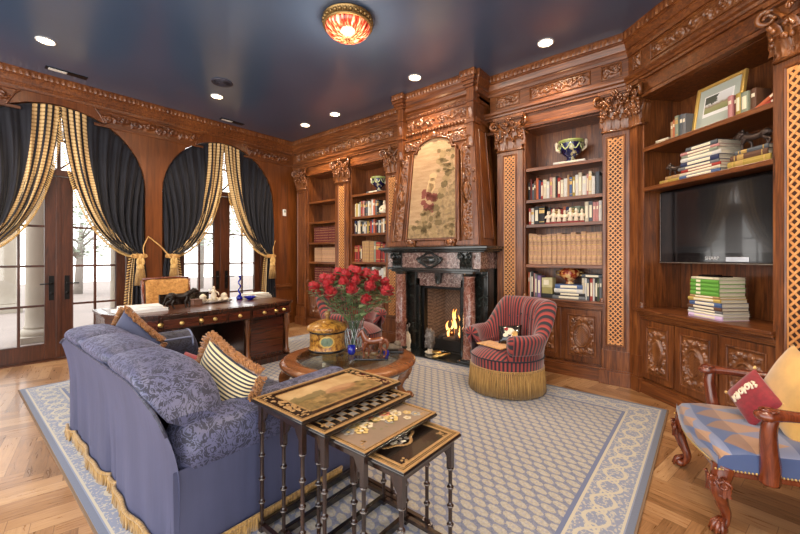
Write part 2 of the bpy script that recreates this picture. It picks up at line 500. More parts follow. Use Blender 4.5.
def mk_fringe(name, c1, c2, k=260):
    g = G(name)
    f = g.noise(g.mapping(g.tc(), (90,90,3)), 1.2, 3)
    g.set(color=g.ramp(f, [(.3, srgb(*c1)), (.7, srgb(*c2))]), rough=.8, sheen=.3)
    g.bump(f, .6, .004)
    return g.mat
M['fringe'] = mk_fringe('bullion_fringe', (112,80,36), (184,142,76))
M['fur'] = mk_fringe('tan_brush_fringe', (112,66,28), (180,122,64))
def mk_goldchair():
    g = G('gold_damask_upholstery')
    f = g.noise(g.tc(), 24, 4, .6, 1)
    g.set(color=g.ramp(f, [(.35, srgb(168,110,44)), (.65, srgb(214,158,84))]), rough=.6, sheen=.3)
    return g.mat
M['goldcloth'] = mk_goldchair()
M['goldvelvet'] = simple('gold_velvet', (196,150,76), .65, sheen=.6, var=.25, vscale=8)
def mk_diamond():
    g = G('blue_and_bronze_diamond_satin')
    uv = g.sep(g.tc('UV'))
    a = g.m('MULTIPLY', uv[0], 4.0); b = g.m('MULTIPLY', uv[1], 4.2)
    row = g.m('FLOOR', b)
    fx = g.m('ABSOLUTE', g.m('SUBTRACT', g.m('FRACT', g.m('ADD', a, g.m('MULTIPLY', row, .5))), .5))
    fy = g.m('ABSOLUTE', g.m('SUBTRACT', g.m('FRACT', b), .5))
    dia = g.m('LESS_THAN', g.m('ADD', fx, fy), .47)
    low = g.m('LESS_THAN', g.m('FRACT', b), .5)
    base = g.mix(low, srgb(112,120,148), srgb(66,84,124))
    brown = g.mix(low, srgb(158,122,94), srgb(128,96,78))
    col = g.mix(dia, base, brown)
    g.set(color=col, rough=.38, sheen=.3)
    return g.mat
M['diamond'] = mk_diamond()
M['bluesatin'] = simple('blue_satin', (60,92,150), .4, sheen=.3)
# ------------------------------------------------------------------ carving
def spiral(cx, cy, r0, turns, a0, sgn=1, n=26, r1=.12):
    return [(cx + lerp(r0, r0*r1, t)*math.cos(a0+sgn*2*PI*turns*t), cy + lerp(r0, r0*r1, t)*math.sin(a0+sgn*2*PI*turns*t)) for t in [k/n for k in range(n+1)]]
def height_field(W, H, nx, ny, strokes, blobs=(), cross=None):
    """strokes: (points, width); blobs: (x,y,rx,ry,h)."""
    X, Y = np.meshgrid(np.linspace(0, W, nx+1), np.linspace(0, H, ny+1))
    Z = np.zeros_like(X)
    for pts, w in strokes:
        P = np.array(pts); d2 = np.full(X.shape, 1e9)
        for a, b in zip(P[:-1], P[1:]):
            ab = b-a; L = max(ab@ab, 1e-12)
            t = np.clip(((X-a[0])*ab[0]+(Y-a[1])*ab[1])/L, 0, 1)
            d2 = np.minimum(d2, (X-a[0]-t*ab[0])**2+(Y-a[1]-t*ab[1])**2)
        Z = np.maximum(Z, np.exp(-(d2/(w*w))**1.5))
    for x, y, rx, ry, h in blobs:
        Z = np.maximum(Z, h*np.exp(-((((X-x)/rx)**2+((Y-y)/ry)**2)**1.6)))
    if cross: Z = np.maximum(Z, cross(X, Y))
    return Z
def add_relief(b, W, H, Z, depth, place, mat=0):
    ny, nx = Z.shape[0]-1, Z.shape[1]-1
    vs = []
    for j in range(ny+1):
        for i in range(nx+1):
            vs.append(place(W*i/nx, H*j/ny, float(Z[j, i])*depth))
    fs = [(j*(nx+1)+i, j*(nx+1)+i+1, (j+1)*(nx+1)+i+1, (j+1)*(nx+1)+i) for j in range(ny) for i in range(nx)]
    b.add(vs, fs, mat, True)
_hf = {}
def rinceau(W, H, n=None):
    key = ('r', round(W, 2), round(H, 2))
    if key in _hf: return _hf[key]
    r = random.Random(int(W*977+H*313))
    n = n or max(2, round(W/(H*1.05)))
    st = []; bl = []
    L = W/n
    st.append(([(W*k/60, H/2 + H*.2*math.sin(PI*n*k/60)) for k in range(61)], H*.055))
    for i in range(n):
        s = 1 if i % 2 == 0 else -1
        cx = L*(i+.5); cy = H/2 - s*H*.06
        st.append((spiral(cx, cy, min(H*.34, L*.42), 1.4, PI*.5*s, s), H*.05))
        bl.append((cx, cy, H*.09, H*.09, 1.1))
        for k in range(7):
            a = r.uniform(0, 2*PI); q = r.uniform(.36, .47)
            bl.append((cx+H*q*math.cos(a)*L/H*.95, cy+H*q*math.sin(a)*.9, H*.1*r.uniform(.6,1.1), H*.07*r.uniform(.7,1.2), r.uniform(.5,.9)))
        bl.append((L*i, H*.5+H*.1*s, H*.12, H*.2, .75))
    nx = int(min(150, max(24, W/H*16))); ny = 14
    Z = height_field(W, H, nx, ny, st, bl)
    Z[0,:] = Z[-1,:] = 0; Z[:,0] = Z[:,-1] = 0
    _hf[key] = Z
    return Z
def upright_scroll(W, H):
    key = ('u', round(W, 2), round(H, 2))
    if key in _hf: return _hf[key]
    Z = rinceau(H, W).T.copy()
    _hf[key] = Z
    return Z
def oval_panel(W, H):
    key = ('o', round(W, 2), round(H, 2))
    if key in _hf: return _hf[key]
    cx, cy = W/2, H/2; a, c = W*.3, H*.29
    ell = [(cx+a*math.cos(t*2*PI/40), cy+c*math.sin(t*2*PI/40)) for t in range(41)]
    ell2 = [(cx+a*.8*math.cos(t*2*PI/40), cy+c*.82*math.sin(t*2*PI/40)) for t in range(41)]
    st = [(ell, W*.028), (ell2, W*.014)]; bl = []
    for sx in (-1, 1):
        for sy in (-1, 1):
            qx, qy = cx+sx*W*.36, cy+sy*H*.38
            st.append((spiral(qx, qy, W*.1, 1.3, PI*.25*sy*sx, sx*sy), W*.022))
            st.append((spiral(cx+sx*W*.2, cy+sy*H*.42, W*.07, 1.1, PI, sx*sy), W*.02))
            st.append((spiral(cx+sx*W*.4, cy+sy*H*.2, W*.055, 1.1, PI/2, -sx*sy), W*.02))
            for k in range(5):
                t = k/4
                bl.append((cx+sx*lerp(W*.12, W*.43, t), cy+sy*lerp(H*.44, H*.14, t**1.6), W*.04, H*.035, .6))
        bl.append((cx, cy+sx*H*.4, W*.06, H*.05, 1)); bl.append((cx+sx*W*.4, cy, W*.045, H*.05, .8))
    def cross(X, Y):
        inside = (((X-cx)/(a*.78))**2+((Y-cy)/(c*.8))**2) < 1
        p = np.abs(np.sin((X+Y)*PI/(W*.1)))**6; q = np.abs(np.sin((X-Y)*PI/(W*.1)))**6
        return inside*(.25+.45*np.maximum(p, q))
    Z = height_field(W, H, 40, int(40*H/W), st, bl, cross)
    Z[0,:] = Z[-1,:] = 0; Z[:,0] = Z[:,-1] = 0
    _hf[key] = Z
    return Z
def front(x0, z0, y):        # placement on a plane facing -y
    return lambda u, v, h: (x0+u, y-h, z0+v)
def leaf(b, o, out, side, w, h, curl, mat=0, nv=8):
    """acanthus leaf growing up from o, bending outward along `out`"""
    o = Vector(o); out = Vector(out); side = Vector(side); up = Vector((0,0,1))
    def fn(u, v):
        uu = (u-.5)*2
        lob = .78+.22*abs(math.cos(v*PI*3.5))
        ww = w*.5*lob*(1-v**2.4*.75)
        bend = curl*(v**2.2)
        zz = h*(v - .32*v**6)
        q = o + side*(uu*ww) + up*zz + out*(bend + .012*(1-abs(uu)) + .01*math.cos(uu*PI*2.5)*(1-v))
        return tuple(q)
    b.grid(fn, 6, nv, mat)
def capital(b, x0, x1, z0, z1, yf, mat=0, side=True):
    """Corinthian pilaster capital on a face at y=yf (facing -y)"""
    W = x1-x0; H = z1-z0; xc = (x0+x1)/2
    b.box(x0+.015, yf, z0, x1-.015, yf+.09, z1-.04, mat)
    b.box(x0-.035, yf-.06, z1-.035, x1+.035, yf+.09, z1, mat)
    b.box(x0-.02, yf-.04, z1-.05, x1+.02, yf+.09, z1-.035, mat)
    b.tube([(x0-.008, yf+.05, z0), (x0-.008, yf-.008, z0), (x1+.008, yf-.008, z0), (x1+.008, yf+.05, z0)], .012, 6, mat=mat)
    n = 3
    for i in range(n):
        x = x0 + W*(i+.5)/n
        leaf(b, (x, yf-.004, z0+.01), (0,-1,0), (1,0,0), W/n*1.12, H*.46, .075, mat)
    for i in range(n+1):
        x = x0 + W*i/n
        leaf(b, (min(max(x, x0+.01), x1-.01), yf-.002, z0+.05), (0,-1,0), (1,0,0), W/n*1.05, H*.66, .085, mat)
    for sx, xx in ((-1, x0), (1, x1)):
        for yy in (yf+.03, yf+.075):
            leaf(b, (xx-sx*.01, yy, z0+.02), (sx,0,0), (0,1,0), .07, H*.6, .06, mat)
        # volutes, turned 45 degrees at the corners
        dx, dy = sx*.72, -.72
        pts = []
        cx = xx + sx*.01; cy = yf - .01
        for k in range(26):
            t = k/25; a = PI*.9 - 2*PI*1.5*t; r = lerp(.062, .012, t)
            e = r*math.cos(a); z = r*math.sin(a)
            pts.append((cx+dx*(.03+e), cy+dy*(.03+e), z1-.105+z))
        stem = [(xc+sx*W*.1, yf-.03, z0+H*.45), (xc+sx*W*.25, yf-.045, z0+H*.62)]
        b.tube(smooth_path(stem+[pts[0]], 4)[:-1]+pts, [.012]*9+[lerp(.02,.012,k/25) for k in range(25)], 6, mat=mat) if False else b.tube(pts, [lerp(.021,.013,k/25) for k in range(26)], 6, mat=mat)
        b.tube(smooth_path(stem+[(cx+dx*.0, cy+dy*.0, z1-.06)], 5), .014, 6, mat=mat)
        sp = [(xc+sx*(.045)+.03*sx*math.cos(a)*q, yf-.05, z1-.1+.03*math.sin(a)*q) for a, q in [(PI-2*PI*1.3*k/16, 1-.8*k/16) for k in range(17)]]
        b.tube(sp, .009, 5, mat=mat)
        for k in range(4):   # hanging bellflowers under the volute
            b.ball((xx+sx*.005, yf-.035+.004*k, z1-.18-.04*k), (.02, .02, .024), 7, 5, mat)
    for k in range(6):       # rosette
        a = k*PI/3
        b.ball((xc+.024*math.cos(a), yf-.065, z1-.045+.024*math.sin(a)), (.016, .012, .016), 6, 4, mat)
    b.ball((xc, yf-.072, z1-.045), .014, 6, 4, mat)
    r = random.Random(int(abs(x0)*1000))
    for k in range(26):
        x = r.uniform(x0, x1); z = r.uniform(z0+.1, z1-.08)
        b.ball((x, yf-.03-.06*(z-z0)/H, z), (r.uniform(.012,.024), .016, r.uniform(.012,.026)), 6, 4, mat)
def lattice(b, x0, x1, z0, z1, y, pitch, w, t, mat=0):
    """woven diagonal strips clipped to a rectangle"""
    W = x1-x0; H = z1-z0
    for s in (1, -1):
        c = -H if s == 1 else 0
        c0 = -H; c1 = W
        k = c0 + pitch*.5
        while k < W + (0):
            # line x = k + q (s=1) or x = W - (k+q), q in [0,H]
            q0 = max(0, -k); q1 = min(H, W-k)
            if q1-q0 > .01:
                f = (lambda q: x0+k+q) if s == 1 else (lambda q: x1-k-q)
                a = (f(q0), z0+q0); e = (f(q1), z0+q1)
                dx = w*.7071
                yy = y - (t if s == 1 else t*.45)
                P = [(max(x0, min(x1, a[0]-dx*1)), a[1]), (max(x0, min(x1, a[0]+dx)), a[1]), (max(x0, min(x1, e[0]+dx)), e[1]), (max(x0, min(x1, e[0]-dx)), e[1])]
                v = [(p[0], yy, p[1]) for p in P] + [(p[0], y, p[1]) for p in P]
                b.add(v, [(0,1,2,3),(0,4,5,1),(1,5,6,2),(2,6,7,3),(3,7,4,0)], mat)
            k += pitch
def frame_moulding(b, x0, x1, z0, z1, y, w=.018, t=.014, mat=0):
    """mitred half-round moulding round a rectangle on a plane facing -y"""
    prof = [(0,0), (w*.15,t*.8), (w*.5,t), (w*.85,t*.6), (w,0)]
    P = [(x0,z0,1,1), (x1,z0,-1,1), (x1,z1,-1,-1), (x0,z1,1,-1)]
    vs = []
    for x, z, sx, sz in P:
        for d, h in prof: vs.append((x+sx*d, y-h, z+sz*d))
    n = len(prof); fs = []
    for i in range(4):
        for j in range(n-1):
            a = i*n+j; c = ((i+1)%4)*n+j
            fs.append((a, a+1, c+1, c))
    b.add(vs, fs, mat)
def arc_pts(cx, cy, r, a0, a1, n): return [(cx+r*math.cos(lerp(a0,a1,k/n)), cy+r*math.sin(lerp(a0,a1,k/n))) for k in range(n+1)]
# ------------------------------------------------------------------ camera
CEIL = 3.655
cam = bpy.data.cameras.new('camera'); co = bpy.data.objects.new('camera', cam); C.objects.link(co)
co.location = (0,0,1.36); co.rotation_euler = (PI/2, 0, math.radians(39.5))
cam.sensor_width = 36; cam.lens = 374/800*36; cam.shift_y = -11/800
cam.clip_start = .02
scene.camera = co
# ------------------------------------------------------------------ shell
WX = -6.55; YF = 4.52
ANG = math.radians(47.9)
DV = (math.sin(ANG), -math.cos(ANG)); NV = (-math.cos(ANG), -math.sin(ANG))
P0 = (-.546, 4.432); TVR = math.atan2(DV[1], DV[0])
def TVP(s, o=0): return (P0[0]+DV[0]*s-NV[0]*o, P0[1]+DV[1]*s-NV[1]*o)   # o: depth into the wall
sK = (YF-P0[1])/DV[1]; KX = P0[0]+DV[0]*sK
b = B(); b.box(-6.62,-2.2,-.1, 3.2,5.2,0); struct('floor', b, M['floor'])
b = B(); b.box(-7.0,-2.2,CEIL, 3.2,5.2,CEIL+.1); struct('ceiling', b, M['ceiling'])
# left wall with two arched openings
ARC = [(.945, .965), (3.10, .965)]; SPR = 2.37
b = B(); x0, x1 = WX-.27, WX
ys = [-2.2]
for yc, r in ARC: ys += [yc-r, yc+r]
ys += [5.0]
for i in (0, 2, 4): b.box(x0, ys[i], 0, x1, ys[i+1], CEIL)
for yc, r in ARC:
    A = arc_pts(yc, SPR, r, 0, PI, 40)
    for p, q in zip(A[:-1], A[1:]):
        b.prism([(p[0], p[1]), (p[0], CEIL), (q[0], CEIL), (q[0], q[1])], x0, x1, 'x')
struct('wall_left', b, M['panel'])
b = B(); b.box(-6.82,4.93,0, .2,5.03,CEIL); struct('wall_back', b, M['wood'])
b = B(); b.prism([TVP(-.3,.52), TVP(2.6,.52), TVP(2.6,.6), TVP(-.3,.6)], 0, CEIL); struct('wall_right', b, M['wood'])
b = B(); q0 = TVP(1.62,.2); b.prism([q0, (1.45,q0[1]-.65), (1.45,1.0), (1.57,1.0), (1.57,q0[1]-.55), (q0[0]+.1,q0[1]+.1)], 0, CEIL); struct('wall_rear', b, M['panel'])
# baseboard, dado rail and panel mouldings of the left wall
b = B()
for y0, y1 in ((-2.2,-.02), (1.91,2.135), (4.065,4.46)):
    b.box(WX, y0, 0, WX+.025, y1, .17); b.box(WX, y0, .17, WX+.015, y1, .2)
struct('baseboard_left', b, M['woody'], bevel=.004)
b = B()
for y0, y1 in ((-2.2,-.02), (1.91,2.135), (4.065,4.46)):
    b.box(WX, y0, .74, WX+.03, y1, .77); b.box(WX, y0, .77, WX+.018, y1, .80); b.box(WX, y0, .70, WX+.012, y1, .74)
struct('trim_1', b, M['woody'], bevel=.003)
# crown all round, broken by the chimney breast
crown = [(0,3.42),(.018,3.42),(.022,3.45),(.034,3.47),(.034,3.485),(.045,3.49),(.056,3.52),(.07,3.55),(.082,3.56),(.082,3.57),(.095,3.575),(.095,3.648),(.1,3.65),(.1,CEIL),(0,CEIL)]
archi = [(0,3.10),(.03,3.10),(.03,3.125),(.045,3.13),(.05,3.15),(.07,3.165),(.075,3.18),(.075,3.195),(.05,3.2),(0,3.2)]
pathL = [(WX,-2.2),(WX,YF),(-3.45,YF)]
pathR = [(-2.25,YF),(KX,YF),TVP(2.5)]
b = B(); b.sweep(crown, pathL); b.sweep(crown, pathR); tr = struct('trim_2', b, M['woodx'])
def leaf_band(b, p, q, d, z0, z1, ins0=0, ins1=0, depth=.012, pitch=.055):
    """row of small carved leaves along p-q on the face offset d to the right"""
    P = Vector(p); Q = Vector(q); t = (Q-P).normalized(); nn = Vector((t.y, -t.x))
    L = (Q-P).length - ins0 - ins1; n = max(1, round(L/pitch)); w = L/n
    nx = n*6; ny = 6
    X, Y = np.meshgrid(np.linspace(0, L, nx+1), np.linspace(0, 1, ny+1))
    u = (X/w) % 1
    Z = np.clip(np.abs(np.sin(PI*u))**.8*(1-Y**3*.8)*(.45+.55*np.cos(2*PI*u*2)**2), 0, 1)*np.sin(PI*np.clip(Y*.95+.05,0,1))**.5
    Z = Z*(.8+.4*((X/w).astype(int) % 2))
    def place(uu, v, h):
        c = P + t*(ins0+uu) + nn*(d+h)
        return (c.x, c.y, z0+v)
    add_relief(b, L, z1-z0, Z, depth, place)
b = B()
leaf_band(b, pathL[0], pathL[1], .094, 3.575, 3.648, 0, .095)
leaf_band(b, pathL[1], pathL[2], .094, 3.575, 3.648, .095, 0)
leaf_band(b, pathR[0], pathR[1], .094, 3.575, 3.648, 0, .04)
leaf_band(b, pathR[1], pathR[2], .094, 3.575, 3.648, .04, 0)
struct('leaf_moulding', b, M['carve'], tr)
# frieze boards and carved friezes
b = B(); b.box(WX,YF,2.93, -3.5,YF+.05,3.5); b.box(-2.2,YF,2.93, KX,YF+.05,3.5)
b.prism([(KX,YF), TVP(2.5), TVP(2.5,.05), (KX,YF+.06)], 2.93, 3.5)
b.sweep(archi, [(WX+.02,YF),(-3.5,YF)]); b.sweep(archi, pathR)
b.sweep([(0,2.93),(.016,2.93),(.016,2.96),(0,2.98)], [(-6.4,YF),(-3.5,YF)])
b.sweep([(0,2.93),(.016,2.93),(.016,2.96),(0,2.98)], pathR)
fz = struct('trim_3', b, M['woodx'])
T = Matrix.LocRotScale(Vector((P0[0],P0[1],0)), Matrix.Rotation(TVR,3,'Z'), None)
b = B()
for (xa, xb) in ((-6.43,-6.32),(-6.24,-5.42),(-5.33,-4.84),(-4.76,-3.86),(-3.78,-3.52), (-2.12,-1.8),(-1.68,-1.0),(-.9,-.70)):
    frame_moulding(b, xa, xb, 3.25, 3.405, YF, .016, .014)
    W = xb-xa-.034; Z = rinceau(W, .12)
    add_relief(b, W, .12, Z, .026, front(xa+.017, 3.267, YF-.003))
b.T = T
for (xa, xb) in ((-.06,.05),(.16,1.2),(1.32,1.9)):
    frame_moulding(b, xa, xb, 3.25, 3.405, 0, .016, .014)
    W = xb-xa-.034; Z = rinceau(W, .12)
    add_relief(b, W, .12, Z, .026, front(xa+.017, 3.267, -.003))
struct('carved_frieze', b, M['carve'], fz)
# carved frieze of the left wall, its ends cut round above the arches
b = B()
def fr(y0, y1, r0c, r1c):
    for z0, z1, d in ((3.40,3.425,.03),(3.17,3.19,.022),(3.19,3.205,.012)):
        b.box(WX, y0-.1*(z0<3.3)*0, z0, WX+d, y1, z1)
    W = y1-y0-.16; Z = rinceau(W, .15)
    add_relief(b, W, .15, Z, .03, lambda u, v, h: (WX+.004+h, y0+.08+u, 3.225+v))
    for (yy, sg) in ((y0, 1), (y1, -1)):
        if yy in (r0c, r1c): continue
        pts = [(WX+.012, yy+sg*t*.12 - sg*.0, 3.40-.2*t**1.5) for t in [k/8 for k in range(9)]]
        b.tube(pts, .011, 6)
fr(1.30, 2.74, None, None); fr(3.46, 4.5, None, 4.5); fr(-1.2, .58, None, None)
struct('trim_4', b, M['woody'])
# ------------------------------------------------------------------ french doors
def french_door(n, yc):
    b = B(); XD = -6.66
    ya, yb = yc-.965, yc+.965
    b.box(XD-.09, ya, 0, XD+.03, yc-.735, SPR); b.box(XD-.09, yc+.735, 0, XD+.03, yb, SPR)
    b.box(XD-.09, ya, 2.42, XD+.04, yb, 2.50)
    A = arc_pts(yc, SPR, .965, 0, PI, 32); A2 = arc_pts(yc, SPR+.06, .80, 0, PI, 32)
    for k in range(32):
        b.prism([A[k], A[k+1], A2[k+1], A2[k]], XD-.09, XD+.03, 'x')
    b.box(XD-.05, yc-.02, 2.5, XD-.01, yc+.02, SPR+.9)
    for a in (math.radians(50), math.radians(130)):
        b.prism([(yc+.03*math.cos(a+PI/2), 2.5), (yc+.0, 2.5), (yc+.83*math.cos(a), 2.43+.83*math.sin(a)), (yc+.83*math.cos(a)+.03, 2.43+.83*math.sin(a)-.01)], XD-.045, XD-.015, 'x')
    A3 = arc_pts(yc, 2.5, .42, 0, PI, 20); A4 = arc_pts(yc, 2.5, .39, 0, PI, 20)
    for k in range(20): b.prism([A3[k], A3[k+1], A4[k+1], A4[k]], XD-.045, XD-.015, 'x')
    d = struct('door_%d' % n, b, M['doorwood'], bevel=.004)
    g = B(); g.prism(arc_pts(yc, 2.45, .86, 0, PI, 24), XD-.034, XD-.028, 'x'); g.build('transom_pane', M['glass'], d)
    for sg in (-1, 1):
        b = B()
        y0, y1 = (yc-.73, yc-.003) if sg < 0 else (yc+.003, yc+.73)
        so = .115; si = .14
        ga, gb = (y0+so, y1-si) if sg < 0 else (y0+si, y1-so)
        b.box(XD-.045, y0, .015, XD, ga, 2.415); b.box(XD-.045, gb, .015, XD, y1, 2.415)
        b.box(XD-.045, ga, .015, XD, gb, .217); b.box(XD-.045, ga, 2.27, XD, gb, 2.415)
        b.box(XD-.05, ga-.012, .205, XD+.006, ga, 2.282); b.box(XD-.05, gb, .205, XD+.006, gb+.012, 2.282)
        b.box(XD-.05, ga, .205, XD+.006, gb, .217); b.box(XD-.05, ga, 2.27, XD+.006, gb, 2.282)
        for z in (.714, 1.228, 1.747): b.box(XD-.04, ga, z-.014, XD-.002, gb, z+.014)
        ym = (ga+gb)/2; b.box(XD-.042, ym-.014, .217, XD-.004, ym+.014, 2.27)
        if sg < 0: b.box(XD, y1-.03, .015, XD+.012, y1+.02, 2.415)
        lf = b.build('door_leaf', M['doorwood'], d, world=True, bevel=.003)
        g = B(); g.box(XD-.026, ga-.01, .2, XD-.02, gb+.01, 2.28); g.build('pane', M['glass'], lf, world=True)
        h = B(); yh = (y1-.075) if sg < 0 else (y0+.075)
        h.box(XD, yh-.026, .78, XD+.01, yh+.026, 1.10)
        h.lathe([(.012,0),(.012,.05)], (XD+.01, yh, 1.0), 8, axis='x')
        h.tube([(XD+.055, yh, 1.0), (XD+.06, yh+sg*.03, 1.0), (XD+.06, yh+sg*.115, .995)], .0085, 6)
        h.lathe([(.018,0),(.018,.012)], (XD+.01, yh, .87), 10, axis='x')
        h.build('handle', M['blackmetal'], lf, world=True)
french_door(1, .955); french_door(2, 3.11)
b = B(); b.box(-6.83,-.02,-.02,-6.58,1.91,.012); b.box(-6.83,2.13,-.02,-6.58,4.07,.012); struct('door_sill', b, M['doorwood'])
# ------------------------------------------------------------------ terrace outside
b = B(); b.box(-26,-12,-.16,-6.82,16,-.04); struct('ground_terrace', b, M['pave'])
def column(x, y, n):
    b = B()
    b.box(x-.26,y-.26,-.04,x+.26,y+.26,.06)
    b.lathe([(.24,.06),(.25,.10),(.24,.14),(.2,.17),(.21,.2),(.19,.23),(.185,.4),(.175,2.6),(.165,3.2),(.2,3.23),(.2,3.28),(.25,3.34)], (x,y,0), 20)
    b.box(x-.27,y-.27,3.34,x+.27,y+.27,3.45)
    return b
for i, (x, y, lab) in enumerate(((-8.6,1.0,'pale stone terrace column seen through the first door, beside the lever handles'),(-8.6,2.13,'pale stone terrace column seen beside the tasselled curtain of the first door'),(-13.4,.95,'farther pale stone terrace column, seen through the outermost pane of the first door'))):
    tag(column(x,y,i).build('stone_column', M['stone'], bevel=.004), lab, 'column', 'terrace columns', 'thing')
def tree(x, y, h, rad, seed, lab):
    r = random.Random(seed)
    t = thing('garden_tree', lab, 'tree', (x,y,-.1), 0, 'trees beyond the terrace')
    b = B(); b.tube([(0,0,0),(.05,.05,h*.4),(0,.1,h*.75)], [.14,.11,.05], 8)
    for k in range(7):
        a = r.uniform(0,2*PI); b.tube([(0,.05,h*r.uniform(.35,.6)), (rad*.6*math.cos(a), rad*.6*math.sin(a), h*r.uniform(.65,.85))], [.05,.015], 5)
    b.build('trunk', M['bark'], t)
    b = B()
    for k in range(1500):
        a = r.uniform(0,2*PI); c = r.uniform(-1,1); q = rad*r.uniform(.45,1)**.6
        p = Vector((q*math.sqrt(1-c*c)*math.cos(a), q*math.sqrt(1-c*c)*math.sin(a), h*.68+q*c*.75))
        R3 = Matrix.Rotation(r.uniform(0,6.28),3,'Z') @ Matrix.Rotation(r.uniform(-1,1),3,'X')
        s = r.uniform(.05,.11)
        b.add([tuple(p+R3@Vector(v)) for v in ((-s,0,0),(0,-s*.5,.02),(s,0,0),(0,s*.5,.02))], [(0,1,2,3)])
    b.build('crown', M['treeleaf'], t)
tree(-18,3.1,3.6,1.5,1,'pale leafy garden tree seen through the first door above the sofa')
tree(-17,7.0,4.4,1.9,2,'pale leafy tree filling the upper panes of the second door')
tree(-20,12.6,4.8,1.7,3,'pale leafy tree behind the far leaf of the second door')
# ------------------------------------------------------------------ ceiling fittings
def downlight(x, y, lab):
    t = thing('recessed_light', lab, 'ceiling light', (x,y,CEIL), 0, 'recessed ceiling lights')
    b = B(); b.lathe([(.085,0),(.085,-.008),(.078,-.012),(.07,-.006),(.068,0)], n=24); b.build('trim_ring', M['white'], t)
    b = B(); b.lathe([(.066,-.001),(.066,-.004)], n=20); b.build('diffuser', M['lamp'], t)
    ld = bpy.data.lights.new('downlight_lamp', 'SPOT'); ld.energy = LAMP_W; ld.color = (1,.80,.58); ld.spot_size = math.radians(125); ld.spot_blend = .6; ld.shadow_soft_size = .06
    lo = bpy.data.objects.new('downlight_lamp', ld); C.objects.link(lo); lo.parent = t; lo.location = (0,0,-.03)
LAMP_W = 48
for x, y, lab in ((-5.45,.675,'recessed ceiling light in front of the first french door'),(-5.45,2.475,'recessed ceiling light beside the round speaker'),(-5.45,4.0,'recessed ceiling light closest to the room corner, over the corner bookcase'),
    (-4.66,4.0,'recessed ceiling light over the bookcase with the blue and white bowl'),(-2.91,3.83,'recessed ceiling light in front of the tapestry overmantel'),(-1.35,4.1,'recessed ceiling light over the bookcase behind the striped armchair')):
    downlight(x, y, lab)
for x, y in ((-3.2,.2),(-1.4,.3),(-.5,2.1),(.6,1.2),(.35,2.7)):  # fill downlights added out of view to brighten the room
    t = thing('recessed_light', 'recessed ceiling light of the row above and behind the camera', 'ceiling light', (x,y,CEIL), 0, 'ceiling lights out of view')
    b = B(); b.lathe([(.085,0),(.085,-.008),(.07,-.006),(.068,0)], n=24); b.build('trim_ring', M['white'], t)
    ld = bpy.data.lights.new('downlight_lamp', 'SPOT'); ld.energy = LAMP_W; ld.color = (1,.80,.58); ld.spot_size = math.radians(125); ld.spot_blend = .6; ld.shadow_soft_size = .06
    lo = bpy.data.objects.new('downlight_lamp', ld); C.objects.link(lo); lo.parent = t; lo.location = (0,0,-.03)
b = B(); b.lathe([(.13,0),(.13,-.01),(.118,-.014),(.11,-.006),(.02,-.01)], (-4.96,2.318,CEIL), 32)
for k in range(5): b.lathe([(.025+.018*k,-.009),(.03+.018*k,-.013),(.035+.018*k,-.009)], (-4.96,2.318,CEIL), 28)
tag(b.build('ceiling_speaker', simple('grey_speaker_grille', (70,70,84), .6)), 'round dark speaker grille flush in the navy ceiling', 'speaker')
for (x, y, lab) in ((-6.2,.96,'slim ceiling vent with a white slot above the first french door'),(-6.27,3.1,'slim ceiling vent above the second french door')):
    t = thing('ceiling_vent', lab, 'vent', (x,y,CEIL), 0, 'ceiling vents')
    b = B(); b.box(-.05,-.2,-.008,.05,.2,0); b.build('frame', M['blackmetal'], t, bevel=.003)
    b = B(); b.box(-.03,-.17,-.012,.03,.0,-.004); b.build('slot', M['white'], t)
# flush ceiling lamp
t = thing('ceiling_lamp', 'round flush ceiling lamp with mottled amber glass bowl and pierced brass band', 'ceiling lamp', (-2.69,2.47,CEIL))
R0 = .228
b = B(); b.lathe([(R0*.9,0),(R0+.008,-.004),(R0+.012,-.014),(R0+.004,-.02),(R0,-.07),(R0+.008,-.076),(R0+.008,-.086),(R0-.01,-.09)], n=40)
for k in range(30):
    a = 2*PI*k/30
    b.ball(((R0+.004)*math.cos(a), (R0+.004)*math.sin(a), -.045), (.017,.017,.019), 7, 5)
    a += PI/30; b.ball(((R0+.003)*math.cos(a), (R0+.003)*math.sin(a), -.03), .008, 5, 4); b.ball(((R0+.003)*math.cos(a), (R0+.003)*math.sin(a), -.06), .008, 5, 4)
b.build('brass_band', simple('antique_brass', (150,120,74), .35, .7), t)
b = B(); b.lathe([(R0-.012,-.085)]+[((R0-.012)*math.cos(k*PI/20), -.085-.115*math.sin(k*PI/20)) for k in range(1,10)]+[(.004,-.2)], n=40); b.build('glass_bowl', M['bowlglass'], t)
b = B(); b.lathe([(.002,-.19),(.022,-.2),(.026,-.208),(.016,-.216),(.01,-.226),(.002,-.232)], n=14); b.build('finial', simple('antique_brass_knob', (120,80,46), .35, .7), t)
ld = bpy.data.lights.new('bowl_lamp', 'POINT'); ld.energy = 18; ld.color = (1,.72,.5); ld.shadow_soft_size = .18
lo = bpy.data.objects.new('bowl_lamp', ld); C.objects.link(lo); lo.parent = t; lo.location = (0,0,-.45)
# wall control
t = thing('thermostat', 'small white thermostat on the panelled wall beside the second curtain', 'thermostat', (WX,4.30,2.16))
b = B(); b.box(0,-.035,0,.025,.035,.13); b.build('case', M['white'], t, bevel=.006)
b = B(); b.box(.024,-.02,.07,.027,.02,.11); b.build('screen', simple('grey_lcd', (150,158,150), .3), t)
